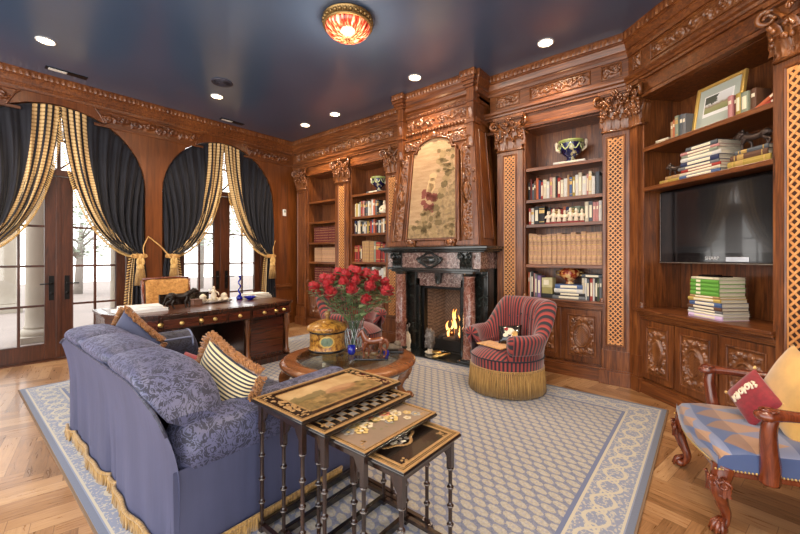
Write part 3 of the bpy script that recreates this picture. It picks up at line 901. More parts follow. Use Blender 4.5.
# ------------------------------------------------------------------ pilasters
def pilaster(label, loc, rz, w, capw=None, lat=True, latw=.135, depth=.09, zcap=(2.68,3.10), pitch=.05):
    """local frame: x along the wall, -y towards the room, face at y=0"""
    t = thing('pilaster', label, 'pilaster', loc, rz, 'carved pilasters')
    h = w/2
    b = B(); b.box(-h,0,.36, h,depth,zcap[0])
    if lat:
        frame_moulding(b, -latw/2-.026, latw/2+.026, .40, 2.63, 0, .026, .014)
    else:
        frame_moulding(b, -h+.02, h-.02, .40, 2.63, 0, .022, .012)
    b.build('shaft', M['wood'], t)
    b = B(); b.box(-h-.03,-.035,0, h+.03,depth,.14); b.box(-h-.02,-.025,.14, h+.02,depth,.16); b.box(-h-.012,-.014,.16, h+.012,depth,.36)
    b.build('plinth', M['wood'], t, bevel=.005)
    if lat:
        b = B(); lattice(b, -latw/2, latw/2, .425, 2.605, -.003, pitch, latw*.145, .007)
        b.box(-latw/2-.004,-.006,.42,-latw/2+.006,0,2.61); b.box(latw/2-.006,-.006,.42,latw/2+.004,0,2.61)
        p = B(); p.box(-latw/2,-.0035,.425,latw/2,-.0005,2.605)
        q = p.build('lattice_panel', M['lattice_back'], t)
        b.build('lattice', M['lattice'], q)
    b = B(); capital(b, -h+.005, h-.005, zcap[0], zcap[1], -.005); b.build('capital', M['carve'], t)
    return t
YP = YF-.03
pilaster('narrow plain pilaster in the room corner beside the thermostat wall', (-6.24,YP,0), 0, .30, lat=False)
pilaster('lattice pilaster between the two bookcases behind the roses', (-5.05,YP,0), 0, .36)
pilaster('lattice pilaster between the mantel and the bookcase with the seated figurine', (-3.86,YP,0), 0, .28)
pilaster('lattice pilaster between the mantel and the bookcase behind the striped armchair', (-1.92,YP,0), 0, .33)
pilaster('broad lattice pilaster framing the television recess, behind the gold cushion', TVP(1.385,.0)+(0,), TVR, .34, latw=.19, pitch=.062)
# corner pilaster where the wall turns towards the television
t = thing('pilaster', 'lattice pilaster at the bend of the wall, between the striped armchair and television', 'pilaster', (-.745,YP,0), 0, 'carved pilasters')
poly = [(-.13,.12),(-.13,0),(.115,0),(.195,-.07),(.235,-.03),(.235,.12)]
def grow(k): return [(-.13-k,.12),(-.13-k,-k),(.115+k*.4,-k),(.195+k*.4,-.07-k),(.235+k,-.03),(.235,.12)]
b = B(); b.prism(poly, .36, 2.69); frame_moulding(b, -.105, .085, .40, 2.63, 0, .024, .014); b.build('shaft', M['wood'], t)
b = B(); b.prism(grow(.035), 0, .14); b.prism(grow(.025), .14, .16); b.prism(grow(.012), .16, .36); b.build('plinth', M['wood'], t, bevel=.004)
p = B(); p.box(-.08,-.0035,.425,.06,-.0005,2.605); q = p.build('lattice_panel', M['lattice_back'], t)
b = B(); lattice(b, -.08, .06, .425, 2.605, -.003, .05, .02, .007); b.box(-.084,-.006,.42,-.074,0,2.61); b.box(.054,-.006,.42,.064,0,2.61); b.build('lattice', M['lattice'], q)
b = B(); capital(b, -.13, .12, 2.68, 3.10, -.005)
b.T = Matrix.Translation((.175,-.04,0)) @ Matrix.Rotation(TVR,4,'Z'); capital(b, -.07, .08, 2.68, 3.10, -.01); b.build('capital', M['carve'], t)

# ------------------------------------------------------------------ bookcases
SH_A = [1.25,1.624,2.02,2.415]; SH_B = [1.26,1.745,2.045,2.432]
def cab_door(t, x0, x1, z0, z1, y):
    b = B(); b.box(x0,y,z0,x1,y+.022,z1)
    frame_moulding(b, x0+.05, x1-.05, z0+.055, z1-.055, y, .022, .012)
    d = b.build('door', M['wood'], t, bevel=.003)
    W, H = x1-x0-.15, z1-z0-.16
    b = B(); add_relief(b, W, H, oval_panel(W, H), .026, front(x0+.075, z0+.08, y-.001)); b.build('carved_panel', M['carve'], d)
    return d
def bookcase(label, x0, x1, shelves, left, right, ndoors=2, zc=.86):
    """left/right: x of the carcass ends behind the pilasters"""
    xc = (x0+x1)/2; D = .38
    t = thing('bookcase', label, 'bookcase', (xc,YF,0), 0)
    a, e, L, R = x0-xc, x1-xc, left-xc, right-xc
    b = B()
    b.box(L,.012,.30,a,D,2.93); b.box(e,.012,.30,R,D,2.93); b.box(a,D-.02,.86,e,D,2.93); b.box(a,.05,2.92,e,D,3.1)
    b.box(L,.03,.0,R,D,.16); b.box(a,.035,.16,e,D-.02,zc-.06)
    for xx, s in ((a,-1),(e,1)):
        b.box(min(xx,xx+s*.03),.0,.86,max(xx,xx+s*.03),.012,2.92)
    b.build('carcass', M['wood'], t, bevel=.003)
    b = B(); b.box(L,-.03,0,R,.05,.13); b.box(L,-.022,.13,R,.05,.15); b.build('plinth', M['woodx'], t, bevel=.004)
    b = B(); b.box(a-.03,-.035,zc-.025,e+.03,D-.03,zc); b.box(a-.025,-.02,zc-.05,e+.025,.05,zc-.025); b.box(a-.02,-.008,zc-.085,e+.02,.05,zc-.05); b.build('counter', M['woodx'], t, bevel=.005)
    for z in shelves:
        s = B(); s.box(a,.03,z-.028,e,D-.02,z-.004); s.box(a,.02,z-.04,e,.04,z); s.build('shelf', M['woodx'], t, bevel=.004)
    w = (e-a)/ndoors
    for k in range(ndoors): cab_door(t, a+k*w+.012, a+(k+1)*w-.012, .175, zc-.10, .014)
    for s, xx in ((-1,a),(1,e)):   # little carved brackets on the counter
        b = B(); b.lathe([(.03,0),(.034,.008),(.02,.02),(.026,.035),(.005,.045)], (xx-s*.0,-.012,zc), 10); b.build('bracket', M['carve'], t)
    return t
bookcase('tall walnut bookcase in the room corner holding matching dark red and tan sets', -6.06,-5.25, SH_A, -6.12,-5.2)
bookcase('tall walnut bookcase behind the roses, holding colourful books and a seated figurine', -4.83,-4.0, SH_B, -4.88,-3.9)
bookcase('tall walnut bookcase behind the striped armchair with a row of antique brown volumes', -1.735,-.885, SH_B, -1.78,-.84)

# ------------------------------------------------------------------ television cabinet
TV = thing('media_cabinet', 'angled walnut wall cabinet with television recess, two shelves and three carved doors', 'cabinet', (P0[0],P0[1],0), TVR)
b = B(); D = .48
b.box(.0,.03,0,.03,D,2.95); b.box(1.205,.03,0,1.214,D,2.95); b.box(.03,D-.02,.8,1.205,D,2.95); b.box(.0,.06,2.93,1.214,D,3.1)
b.box(.0,.05,.0,1.22,D-.02,.76)
b.box(.03,.02,.83,.05,.04,2.93); b.box(1.19,.01,.83,1.215,.06,2.93)
b.build('carcass', M['wood'], TV, bevel=.004)
b = B(); b.box(-.06,0,0,1.22,.06,.115); b.box(-.055,.008,.115,1.22,.06,.135); b.build('plinth', M['woodx'], TV, bevel=.004)
b = B(); b.box(-.035,-.03,.815,1.21,D-.03,.84)
for k, (z0, z1, y) in enumerate(((.795,.815,-.018),(.775,.795,-.006),(.755,.775,.006),(.735,.755,.02))): b.box(-.02,y,z0,1.21,.06,z1)
b.build('counter', M['woodx'], TV, bevel=.005)
for z in (2.04, 2.435):
    s = B(); s.box(.03,.04,z-.03,1.205,D-.02,z-.003); s.box(.03,.02,z-.042,1.205,.05,z); s.build('shelf', M['woodx'], TV, bevel=.005)
for x0, x1 in ((.02,.375),(.395,.78),(.80,1.195)): cab_door(TV, x0, x1, .15, .725, .03)
b = B(); b.lathe([(.035,0),(.04,.012),(.02,.025),(.03,.045),(.006,.055)], (.02,.03,.84), 10); b.build('bracket', M['carve'], TV)
tv = thing('television', 'large black flat television with glossy bezel standing in the cabinet recess', 'television', TVP(.60,.21)+(0,), TVR)
b = B(); b.box(-.565,0,1.295,.565,.06,2.0); b.box(-.4,.06,1.4,.4,.1,1.9); b.build('housing', M['tvblack'], tv, bevel=.012)
g = G('dark_screen_glass'); g.set(color=(.012,.013,.015,1), rough=.14, spec=.9, coat=.6)
b = B(); b.box(-.53,-.004,1.385,.53,.01,1.975); b.build('screen', g.mat, tv)
b = B(); b.box(-.56,-.006,1.292,.56,.02,1.30); b.box(-.555,-.005,1.31,-.55,.0,1.98); b.box(.548,-.005,1.31,.556,.0,1.98); b.build('silver_trim', M['silver'], tv, bevel=.002)
b = B(); b.box(.10,-.005,1.312,.28,.0,1.352); b.build('control_strip', simple('silver_control_strip', (190,192,198), .15, .7), tv, bevel=.002)
b = B(); b.box(-.2,.1,1.5,.2,.252,1.8); b.build('wall_bracket', M['blackmetal'], tv)
fc = bpy.data.curves.new('maker_logo', 'FONT'); fc.body = 'SHARP'; fc.size = .042; fc.align_x = 'CENTER'; fc.extrude = .0008
fo = bpy.data.objects.new('maker_logo', fc); C.objects.link(fo); fo.parent = tv; fo.location = (-.02,-.003,1.327); fo.rotation_euler = (PI/2,0,0); fc.materials.append(simple('logo_silver', (220,222,226), .3, .3))
me_ = bpy.data.meshes.new_from_object(fo.evaluated_get(bpy.context.evaluated_depsgraph_get())); bpy.data.objects.remove(fo)
fo = bpy.data.objects.new('maker_logo', me_); C.objects.link(fo); fo.parent = tv; fo.location = (-.02,-.003,1.327); fo.rotation_euler = (PI/2,0,0)
# ------------------------------------------------------------------ chimney breast: hooded wooden overmantel
XC = -2.85
om = thing('overmantel', 'tall tapering carved walnut overmantel above the marble fireplace', 'overmantel', (XC,4.2,1.48))
Z0, Z1 = 1.485, 3.06
def hood(u, z, o=0):        # u in -1..1 across the leaning front, o: outward
    t = (z-Z0)/(Z1-Z0)
    return (XC + u*lerp(.735,.60,t), lerp(4.09,4.21,t)-o, z)
b = B()
vs = [hood(-1,Z0), hood(1,Z0), hood(1,Z1), hood(-1,Z1), (XC-.735,4.6,Z0), (XC+.735,4.6,Z0), (XC+.60,4.6,Z1), (XC-.60,4.6,Z1)]
b.add(vs, [(0,1,2,3),(1,5,6,2),(4,0,3,7),(3,2,6,7),(0,4,5,1),(5,4,7,6)])
b.box(XC-.6,4.24,3.0,XC+.6,4.6,CEIL)
# side panel mouldings
for s in (-1, 1):
    pts = []
    for (yy, zz) in ((4.2,1.58),(4.46,1.58),(4.46,2.96),(4.27,2.96)):
        t = (zz-Z0)/(Z1-Z0); pts.append((XC+s*(lerp(.735,.60,t)+.004), yy, zz))
    b.tube(pts, .012, 6, closed=True)
b.build('hood', M['wood'], om, world=True, bevel=.004)
def hbox(b, u0, u1, z0, z1, o, mat=0):
    v = [hood(u0,z0,o),hood(u1,z0,o),hood(u1,z1,o),hood(u0,z1,o),hood(u0,z0,-.01),hood(u1,z0,-.01),hood(u1,z1,-.01),hood(u0,z1,-.01)]
    b.add(v, [(0,1,2,3),(0,4,5,1),(1,5,6,2),(2,6,7,3),(3,7,4,0)], mat)
# tapestry with an arched top: faint pastoral landscape
def mk_tap():
    g = G('faded_landscape_tapestry')
    v = g.sep(g.tc('Generated')); x, z = v[0], v[2]
    n = g.noise(g.tc(), 7, 5, .6, .6); n2 = g.noise(g.tc(), 22, 4)
    sky = g.ramp(g.noise(g.mapping(g.tc(), (1,1,5)), 6, 4), [(.3, srgb(156,118,82)), (.7, srgb(184,150,110))])
    fol = g.ramp(n2, [(.3, srgb(88,72,46)), (.5, srgb(140,112,72)), (.7, srgb(172,142,100))])
    hz = g.m('ADD', z, g.m('MULTIPLY', g.m('SUBTRACT', n, .5), .5))
    right = g.m('MULTIPLY', g.m('SUBTRACT', x, .45), .45)
    col = g.mix(g.m('LESS_THAN', g.m('SUBTRACT', hz, right), .30), sky, fol)
    tree = g.m('MULTIPLY', g.m('GREATER_THAN', n, .52), g.m('GREATER_THAN', g.m('ADD', x, g.m('MULTIPLY', z, .5)), 1.05))
    col = g.mix(g.m('MULTIPLY', tree, .7), col, fol)
    weave = g.noise(g.mapping(g.tc(), (40,40,300)), 3, 2)
    col = g.mix(.18, col, g.ramp(weave, [(.3, srgb(120,90,60)), (.7, srgb(236,210,170))]))
    g.set(color=col, rough=.9)
    g.bump(weave, .2, .002)
    return g.mat
def arch_top(u): return 2.80 + .15*math.sqrt(max(0, 1-(u/.5)**2)) if abs(u) < .38 else 2.80
b = B()
N = 24
top = [(-.53+1.06*k/N) for k in range(N+1)]
def tz(u): return 2.77 + .17*max(0, math.cos(u/.53*PI/2))**.6 if abs(u) < .44 else 2.77
vs = []
for u in top:
    for k in range(9):
        z = lerp(1.60, tz(u), k/8); vs.append(hood(u, z, .012))
b.add(vs, [(i*9+k,(i+1)*9+k,(i+1)*9+k+1,i*9+k+1) for i in range(N) for k in range(8)])
tap = b.build('tapestry', mk_tap(), om, world=True)
# woven garden scene: a tree, a bush with crimson blooms and a path, as raised stitching
b = B()
def stitch(cx, cz, rx, rz, mat, seed=0):
    r = random.Random(seed); n = 18
    ring = []
    for k in range(n):
        a = 2*PI*k/n; q = r.uniform(.75,1.1)
        ring.append(hood(cx+rx*q*math.cos(a), cz+rz*q*math.sin(a), .0135))
    b.add(ring, [tuple(range(n))], mat)
r = random.Random(5)
for k in range(40): stitch(r.uniform(-.46,.5), r.uniform(1.63,1.95)+.0, r.uniform(.04,.1), r.uniform(.02,.05), r.choice((0,1,1)), k)
for k in range(22): stitch(r.uniform(.12,.48), r.uniform(2.45,2.78), r.uniform(.03,.1), r.uniform(.012,.035), r.choice((0,1)), 60+k)
for k in range(13): stitch(r.uniform(-.22,.08), r.uniform(1.98,2.24), r.uniform(.05,.1), r.uniform(.035,.06), 2, 90+k)
stitch(-.1,1.965,.12,.05,1,150); stitch(-.02,2.27,.1,.06,3,151)
for k in range(8): stitch(.10+.045*k, 2.0+.075*k, .09, .05, k%2, 140+k)
stitch(.24,2.70,.10,.05,1,152); stitch(.16,2.62,.09,.05,1,153)
for k in range(3): stitch(-.05+.03*k, 2.28+.07*k, .1, .06, 3, 120+k)
b.build('stitched_pattern', [simple('olive_yarn', (116,96,62), .9, var=.2), simple('sage_yarn', (154,128,88), .9, var=.2), simple('crimson_yarn', (128,68,56), .9, var=.2), simple('cream_yarn', (196,162,116), .9, var=.1)], tap, world=True)
b = B()
# arched moulding round the tapestry
edge = [hood(-.56,1.575,.02), hood(-.56,2.76,.02)] + [hood(u*1.05, tz(u)+.02, .02) for u in top] + [hood(.56,2.76,.02), hood(.56,1.575,.02)]
b.tube(edge, .018, 6, closed=True)
hbox(b, -.99,-.9, 1.5, 3.05, .03); hbox(b, .9,.99, 1.5, 3.05, .03)
hbox(b, -.99,.99, 1.5, 1.55, .035)
hbox(b, -.63,-.6, 1.55, 2.8, .022); hbox(b, .60,.64, 1.55, 2.72, .05)
b.build('moulded_frame', M['wood'], om, world=True)
# carved side strips, with diamond bosses
for s in (-1, 1):
    b = B()
    u0, u1 = (-.89,-.66) if s < 0 else (.67,.89)
    Z = upright_scroll(.16, 1.2)
    add_relief(b, 1, 1, Z, .034, lambda u, v, h: hood(lerp(u0,u1,u), lerp(1.56,2.80,v), .004+h))
    um = (u0+u1)/2
    dm = [hood(um,2.36,.035),hood(u1-.01,2.19,.035),hood(um,2.02,.035),hood(u0+.01,2.19,.035)]
    b.tube(dm, .012, 5, closed=True)
    b.ball(hood(um,2.19,.03), (.04,.03,.09), 8, 6); b.ball(hood(um,2.19,.05), (.02,.02,.045), 8, 6)
    e = [hood(u0,1.57,.016), hood(u0,2.72,.016)] + [hood(um+(u0-um)*math.cos(PI*k/10), 2.72+.08*math.sin(PI*k/10), .016) for k in range(11)] + [hood(u1,1.57,.016)]
    b.tube(e, .009, 5, closed=True)
    b.build('carved_strip', M['carve'], om, world=True)
b = B()
for u0, u1, zz in ((-.88,-.36,2.84),(.36,.88,2.84)):
    Z = rinceau(.34, .13); 
    add_relief(b, 1, 1, Z, .03, lambda u, v, h: hood(lerp(u0,u1,u), lerp(zz,zz+.15,v), .006+h))
    b.tube([hood(u0,zz,.014),hood(u1,zz,.014),hood(u1,zz+.155,.014),hood(u0,zz+.155,.014)], .008, 5, closed=True)
for k in range(9):   # leafy crest over the arch
    a = lerp(-.36,.36,k/8); b.ball(hood(a, tz(a)+.05, .02), (.03,.022,.03), 7, 5)
b.ball(hood(0,2.99,.03), (.06,.035,.05), 10, 7)
b.build('carved_spandrel', M['carve'], om, world=True)
# entablature, corner posts and cap
ent = [(0,3.04),(.02,3.04),(.05,3.07),(.055,3.10),(.03,3.115),(.03,3.13),(.035,3.30),(.05,3.31),(.055,3.34),(.03,3.36),(.03,3.40),(.06,3.42),(.075,3.46),(.085,3.47),(.085,3.5),(.10,3.53),(.12,3.56),(.125,3.575),(.125,3.648),(.13,CEIL),(0,CEIL)]
b = B(); b.sweep(ent, [(XC-.57,4.62),(XC-.57,4.26),(XC+.57,4.26),(XC+.57,4.62)]); b.build('entablature', M['woodx'], om, world=True)
b = B()
leaf_band(b, (XC-.6,4.26), (XC+.6,4.26), .124, 3.578, 3.648, .1, .1, .016, .05)
for x0, x1 in ((-.50,-.02),(.02,.50)):
    Z = rinceau(x1-x0, .15); add_relief(b, x1-x0, .15, Z, .034, front(XC+x0, 3.14, 4.232))
for k in range(22):  # gadrooned edge
    x = XC-.53+1.06*k/21; b.ball((x, 4.20, 3.085), (.024,.022,.026), 7, 5)
for k in range(30):
    x = XC-.53+1.06*k/29; b.ball((x, 4.205, 3.33), (.015,.013,.016), 6, 4)
b.build('carved_band', M['carve'], om, world=True)
for s in (-1, 1):
    x = XC+s*.56
    b = B()
    b.box(x-.05,4.14,2.72,x+.05,4.3,3.5); b.box(x-.065,4.12,3.02,x+.065,4.3,3.06); b.box(x-.06,4.125,3.28,x+.06,4.3,3.31)
    b.box(x-.065,4.11,3.46,x+.065,4.3,3.49); b.box(x-.08,4.09,3.49,x+.08,4.3,3.53); b.box(x-.095,4.07,3.53,x+.095,4.3,3.57); b.box(x-.105,4.06,3.57,x+.105,4.3,CEIL)
    p = b.build('corner_post', M['wood'], om, world=True, bevel=.004)
    b = B(); leaf_band(b, (x-.105,4.06), (x+.105,4.06), .0, 3.58, 3.645, .004, .004, .014, .045)
    leaf_band(b, (x+.105,4.06), (x+.105,4.3), .0, 3.58, 3.645, .004, .004, .014, .045)
    leaf(b, (x,4.138,2.74), (0,-1,0), (1,0,0), .1, .16, .05); leaf(b, (x,4.138,3.08), (0,-1,0), (1,0,0), .09, .18, .04)
    for z in (2.3,2.42): b.ball(hood(s*.945, z, .035), (.02,.02,.035), 7, 5)
    b.build('carved_leaves', M['carve'], p, world=True)
b = B()   # carved scrolls on the ledge
for x in (-.30,.33):
    for s in (-1,1):
        b.tube([(XC+x+s*(.03+q*math.cos(a)), 4.05, 1.535+q*math.sin(a)) for q, a in [(lerp(.05,.012,k/18), PI+2*PI*1.3*k/18*1) for k in range(19)]], .012, 5)
        leaf(b, (XC+x+s*.06,4.05,1.487), (s,0,0), (0,1,0), .05, .1, .07)
    b.ball((XC+x,4.05,1.54), (.05,.02,.035), 8, 6)
b.build('ledge_scroll', M['carve'], om, world=True)

# ------------------------------------------------------------------ marble fireplace
fp = thing('fireplace', 'black and red marble fireplace with two round columns and a lit fire', 'fireplace', (XC,4.2,0))
b = B()
b.box(XC-.86,4.0,1.445,XC+.86,4.6,1.483); b.box(XC-.835,4.02,1.425,XC+.835,4.6,1.445); b.box(XC-.80,4.05,1.405,XC+.80,4.6,1.425)
b.build('mantel_shelf', M['blackmarble'], fp, world=True, bevel=.008)
b = B(); b.box(XC-.74,4.085,1.2,XC+.74,4.6,1.405); b.build('frieze', M['greymarble'], fp, world=True, bevel=.004)
b = B(); b.box(XC-.74,4.06,1.165,XC+.74,4.6,1.2); b.box(XC-.70,4.2,1.13,XC+.70,4.6,1.165); b.build('lower_moulding', M['blackmarble'], fp, world=True, bevel=.006)
b = B()   # cartouche
b.box(XC-.13,4.06,1.25,XC+.13,4.09,1.36)
ring = [(XC+.165*math.cos(a)*(1+.08*math.cos(4*a)), 4.065, 1.305+.085*math.sin(a)*(1+.12*math.cos(4*a))) for a in [2*PI*k/32 for k in range(32)]]
b.tube(ring, .016, 6, closed=True); b.ball((XC,4.06,1.305), (.1,.02,.045), 12, 8)
for s in (-1,1):
    b.tube([(XC+s*(.17+q*math.cos(a)), 4.065, 1.305+q*math.sin(a)) for q, a in [(lerp(.04,.01,k/14), 2*PI*1.2*k/14) for k in range(15)]], .01, 5)
b.build('cartouche', M['blackmarble'], fp, world=True)
for s in (-1, 1):
    x = XC+s*.55
    b = B()   # carved corbel above each column
    b.box(x-.075,4.06,1.2,x+.075,4.3,1.4)
    for k in range(3): leaf(b, (x-.05+.05*k,4.06,1.21), (0,-1,0), (1,0,0), .06, .17, .06)
    for k in range(4): leaf(b, (x-.06+.04*k,4.058,1.2), (0,-1,0), (1,0,0), .05, .10, .045)
    for sx in (-1,1):
        b.tube([(x+sx*(.06+q*math.cos(a)), 4.035, 1.355+q*math.sin(a)) for q, a in [(lerp(.045,.01,k/16), PI/2+sx*2*PI*1.3*k/16) for k in range(17)]], .013, 5)
    b.build('corbel', M['blackmarble'], fp, world=True)
    b = B(); b.lathe([(.085,.05),(.088,.09),(.082,.12),(.078,.40),(.084,.41),(.088,.425),(.088,.445),(.083,.46),(.076,.475),(.074,.8),(.068,1.085),(.074,1.09),(.074,1.105)], (x,4.15,0), 28)
    c = b.build('column', M['redmarble'], fp, world=True)
    b = B(); b.lathe([(.072,1.105),(.08,1.11),(.09,1.135),(.1,1.14)], (x,4.15,0), 24); b.box(x-.1,4.05,1.14,x+.1,4.25,1.166); b.build('capital', M['blackmarble'], c, world=True, bevel=.003)
    b = B(); b.box(x-.11,4.04,.028,x+.11,4.26,.06); b.lathe([(.1,.06),(.104,.07),(.095,.085)], (x,4.15,0), 24); b.build('base', M['blackmarble'], c, world=True, bevel=.003)
    b = B(); xa, xb = sorted((XC+s*.74, XC+s*.38))
    b.box(xa,4.27,.03,xb,4.6,1.17); b.box(min(xb if s<0 else xa, XC+s*.33),4.31,.03,max(xb if s<0 else xa, XC+s*.33),4.5,1.05)
    b.build('jamb', M['blackmarble'], fp, world=True, bevel=.006)
b = B(); b.box(XC-.38,4.31,.94,XC+.38,4.6,1.13); b.build('lintel', M['greymarble'], fp, world=True, bevel=.006)
b = B(); b.prism([(XC-.05,1.13),(XC+.05,1.13),(XC+.035,.99),(XC,.97),(XC-.035,.99)], 4.26, 4.32, 'y'); leaf(b, (XC,4.262,.99), (0,-1,0), (1,0,0), .07, .13, .02); b.build('keystone', M['blackmarble'], fp, world=True)
b = B(); b.box(XC-.33,4.36,.9,XC+.33,4.42,.95); b.box(XC-.33,4.36,.03,XC-.29,4.42,.95); b.box(XC+.29,4.36,.03,XC+.33,4.42,.95); b.build('firebox_frame', M['blackmetal'], fp, world=True, bevel=.004)
def mk_fb():
    g = G('herringbone_firebrick')
    v = g.sep(g.mapping(g.tc(), (1/.035,1/.035,1/.035), (0,math.radians(45),0)))
    x, y = v[0], v[2]; n = 3
    ix = g.m('FLOOR', x); iy = g.m('FLOOR', y); k = g.m('FLOORED_MODULO', g.m('SUBTRACT', ix, iy), 2*n)
    hor = g.m('LESS_THAN', k, n-.5); ver = g.m('SUBTRACT', 1.0, hor)
    fx = g.m('FRACT', x); fy = g.m('FRACT', y)
    ac = g.m('ADD', g.m('MULTIPLY', hor, fy), g.m('MULTIPLY', ver, fx))
    gap = g.m('LESS_THAN', g.m('MINIMUM', ac, g.m('SUBTRACT', 1.0, ac)), .09)
    col = g.mix(gap, g.ramp(g.noise(g.tc(), 30, 3), [(.3, srgb(84,72,64)), (.7, srgb(120,104,94))]), srgb(52,44,40))
    g.set(color=col, rough=.9)
    return g.mat
b = B(); b.box(XC-.32,4.85,.0,XC+.32,4.9,.98)
b.prism([(XC-.4,4.42),(XC-.36,4.42),(XC-.25,4.86),(XC-.4,4.86)], .0, .98); b.prism([(XC+.4,4.42),(XC+.4,4.86),(XC+.25,4.86),(XC+.36,4.42)], 0, .98); b.box(XC-.4,4.42,.95,XC+.4,4.9,1.0)
b.build('firebox', mk_fb(), fp, world=True)
b = B(); b.box(XC-.95,4.02,0,XC+.95,4.55,.028); b.box(XC-.4,4.42,0,XC+.4,4.9,.034); b.build('hearth', M['blackmarble'], fp, world=True, bevel=.005)
# fire
gr = thing('fire_grate', 'black iron fire grate holding burning logs in the hearth opening', 'fire grate', (XC,4.62,.034))
b = B()
for k in range(7): b.box(-.2+.065*k,-.12,.1,-.185+.065*k,.12,.115)
for s in (-1,1): b.box(-.22,s*.11-.008,.085,.22,s*.11+.008,.1); b.box(s*.19-.01,-.12,0,s*.19+.01,-.1,.16); b.box(s*.19-.01,.1,0,s*.19+.01,.12,.1)
b.box(-.24,-.13,.0,.24,-.115,.14)
b.build('bars', M['firebrick'], gr)
r = random.Random(4)
for k, (p, q, rr, lab) in enumerate((((-.2,.05,.15),(.2,.02,.16),.045,'thick charred log lying along the back of the grate'),((-.17,-.06,.15),(.17,-.05,.15),.04,'charred log lying along the front of the grate'),((-.12,-.09,.16),(.14,.04,.36),.032,'burning log leaning up across the fire'),((.15,-.09,.16),(.06,.03,.42),.03,'burning log standing upright in the fire'))):
    b = B(); P = [lerp3(p, q, i/8) for i in range(9)]
    b.tube([(a+r.uniform(-.006,.006), c+r.uniform(-.006,.006), d+r.uniform(-.006,.006)) for a, c, d in P], [rr*r.uniform(.88,1.1) for _ in P], 9)
    b.T = None
    o = b.build('log', M['ash'], None); o.location = tuple(Vector(o.location)+Vector((XC,4.62,.034)))
    tag(o, lab, 'log', 'logs on the fire')
fl = thing('fire', 'orange flames rising from the logs in the fireplace', 'fire', (XC,4.6,.2))
fl['kind'] = 'thing'
for k, (x, y, z, h, w) in enumerate(((.02,0,.06,.18,.03),(.09,-.03,.05,.36,.036),(.14,.02,.05,.27,.03),(-.06,.03,.02,.2,.035),(.06,.05,.1,.3,.04),(-.01,-.05,.0,.14,.03),(.17,-.04,.02,.16,.025))):
    b = B(); r = random.Random(k)
    ph = r.uniform(0,6)
    b.tube([(x+.02*math.sin(ph+5*t)*t*1.6, y+.012*math.sin(ph*2+4*t), z+h*t) for t in [i/10 for i in range(11)]], [w*(.5+t*2)*(1-t)**1.1*.75+.002 for t in [i/10 for i in range(11)]], 8, flat=.6)
    b.build('flame', M['flame'], fl)
ld = bpy.data.lights.new('fire_light', 'POINT'); ld.energy = 1.6; ld.color = (1,.5,.2); ld.shadow_soft_size = .1
lo = bpy.data.objects.new('fire_light', ld); C.objects.link(lo); lo.parent = fl; lo.location = (.05,-.12,.28)
# hearth ornaments
t = thing('andiron', 'grey clustered andiron with pale claw foot standing before the fire', 'andiron', (-2.93,4.2,.028))
b = B(); b.lathe([(.05,0),(.055,.02),(.04,.04),(.03,.07)], n=10); 
for k in range(4): b.ball((.045*math.cos(k*PI/2+.4),.045*math.sin(k*PI/2+.4),.02), (.03,.03,.02), 7, 5)
b.build('claw_foot', M['ivory'], t)
b = B(); r = random.Random(3)
b.lathe([(.03,.07),(.055,.1),(.065,.2),(.06,.28),(.03,.33)], n=12)
for k in range(60):
    a = r.uniform(0,2*PI); z = r.uniform(.09,.33); q = .06 - max(0,z-.25)*.25
    b.ball((q*math.cos(a), q*math.sin(a), z), (.018,.018,.022), 6, 4)
b.build('clustered_body', simple('grey_pewter', (128,120,114), .5, .4, var=.4, vscale=60), t)
t = thing('hearth_ornament', 'pale flat fretwork trivet with two scrolled horns standing on the hearth beside the marble column', 'ornament', (-3.30,4.17,.028), -.5)
b = B()
b.prism([(.105*math.cos(a)*(1+.07*math.cos(8*a)), .14+.12*math.sin(a)*(1+.05*math.cos(8*a))) for a in [2*PI*k/40 for k in range(40)]], -.008, .008, 'y'); b.box(-.05,-.03,0,.05,.03,.03)
b.tube([(.055*math.cos(a),-.012,.15+.06*math.sin(a)) for a in [2*PI*k/24 for k in range(24)]], .006, 5, closed=True)
b.build('plate', M['ivory'], t)
b = B(); b.tube([(0,0,.25),(0,0,.36)], .012, 6)
for s in (-1,1): b.tube([(0,0,.33),(s*.05,0,.335),(s*.075,0,.36),(s*.07,0,.39),(s*.055,0,.385)], .008, 6)
b.build('horns', M['silver'], t)
b = B(); b.tube([(0,0,.02),(.1,.01,.045),(.22,.03,.07)], [.012,.022,.01], 8); b.ball((.03,0,.03), (.045,.02,.022), 10, 6)
o = b.build('brass_shell', M['goldmetal']); o.location = (-2.68,4.1,.028+.0); o.rotation_euler = (0,0,.5); tag(o, 'long brass leaf ornament lying on the hearth, next to the marble column base', 'ornament')
b = B(); b.ball((0,0,.055), (.075,.05,.02), 12, 7); b.lathe([(.03,0),(.02,.02),(.03,.045)], n=10)
o = b.build('brass_dish', M['goldmetal']); o.location = (-2.78,4.14,.028); tag(o, 'small round brass dish on the hearth between andiron and leaf ornament', 'ornament')
# ------------------------------------------------------------------ rug
b = B(); b.box(RX0,RY0,.0005,RX1,RY1,.012); b.box(RX0-.012,RY0-.012,.0004,RX1+.012,RY1+.012,.009, 1)
rg = b.build('area_rug', [M['rug'], M['rugedge']], keep=True); tag(rg, 'large pale blue and beige patterned rug with an interlaced border on the parquet', 'rug')
ZR = .012
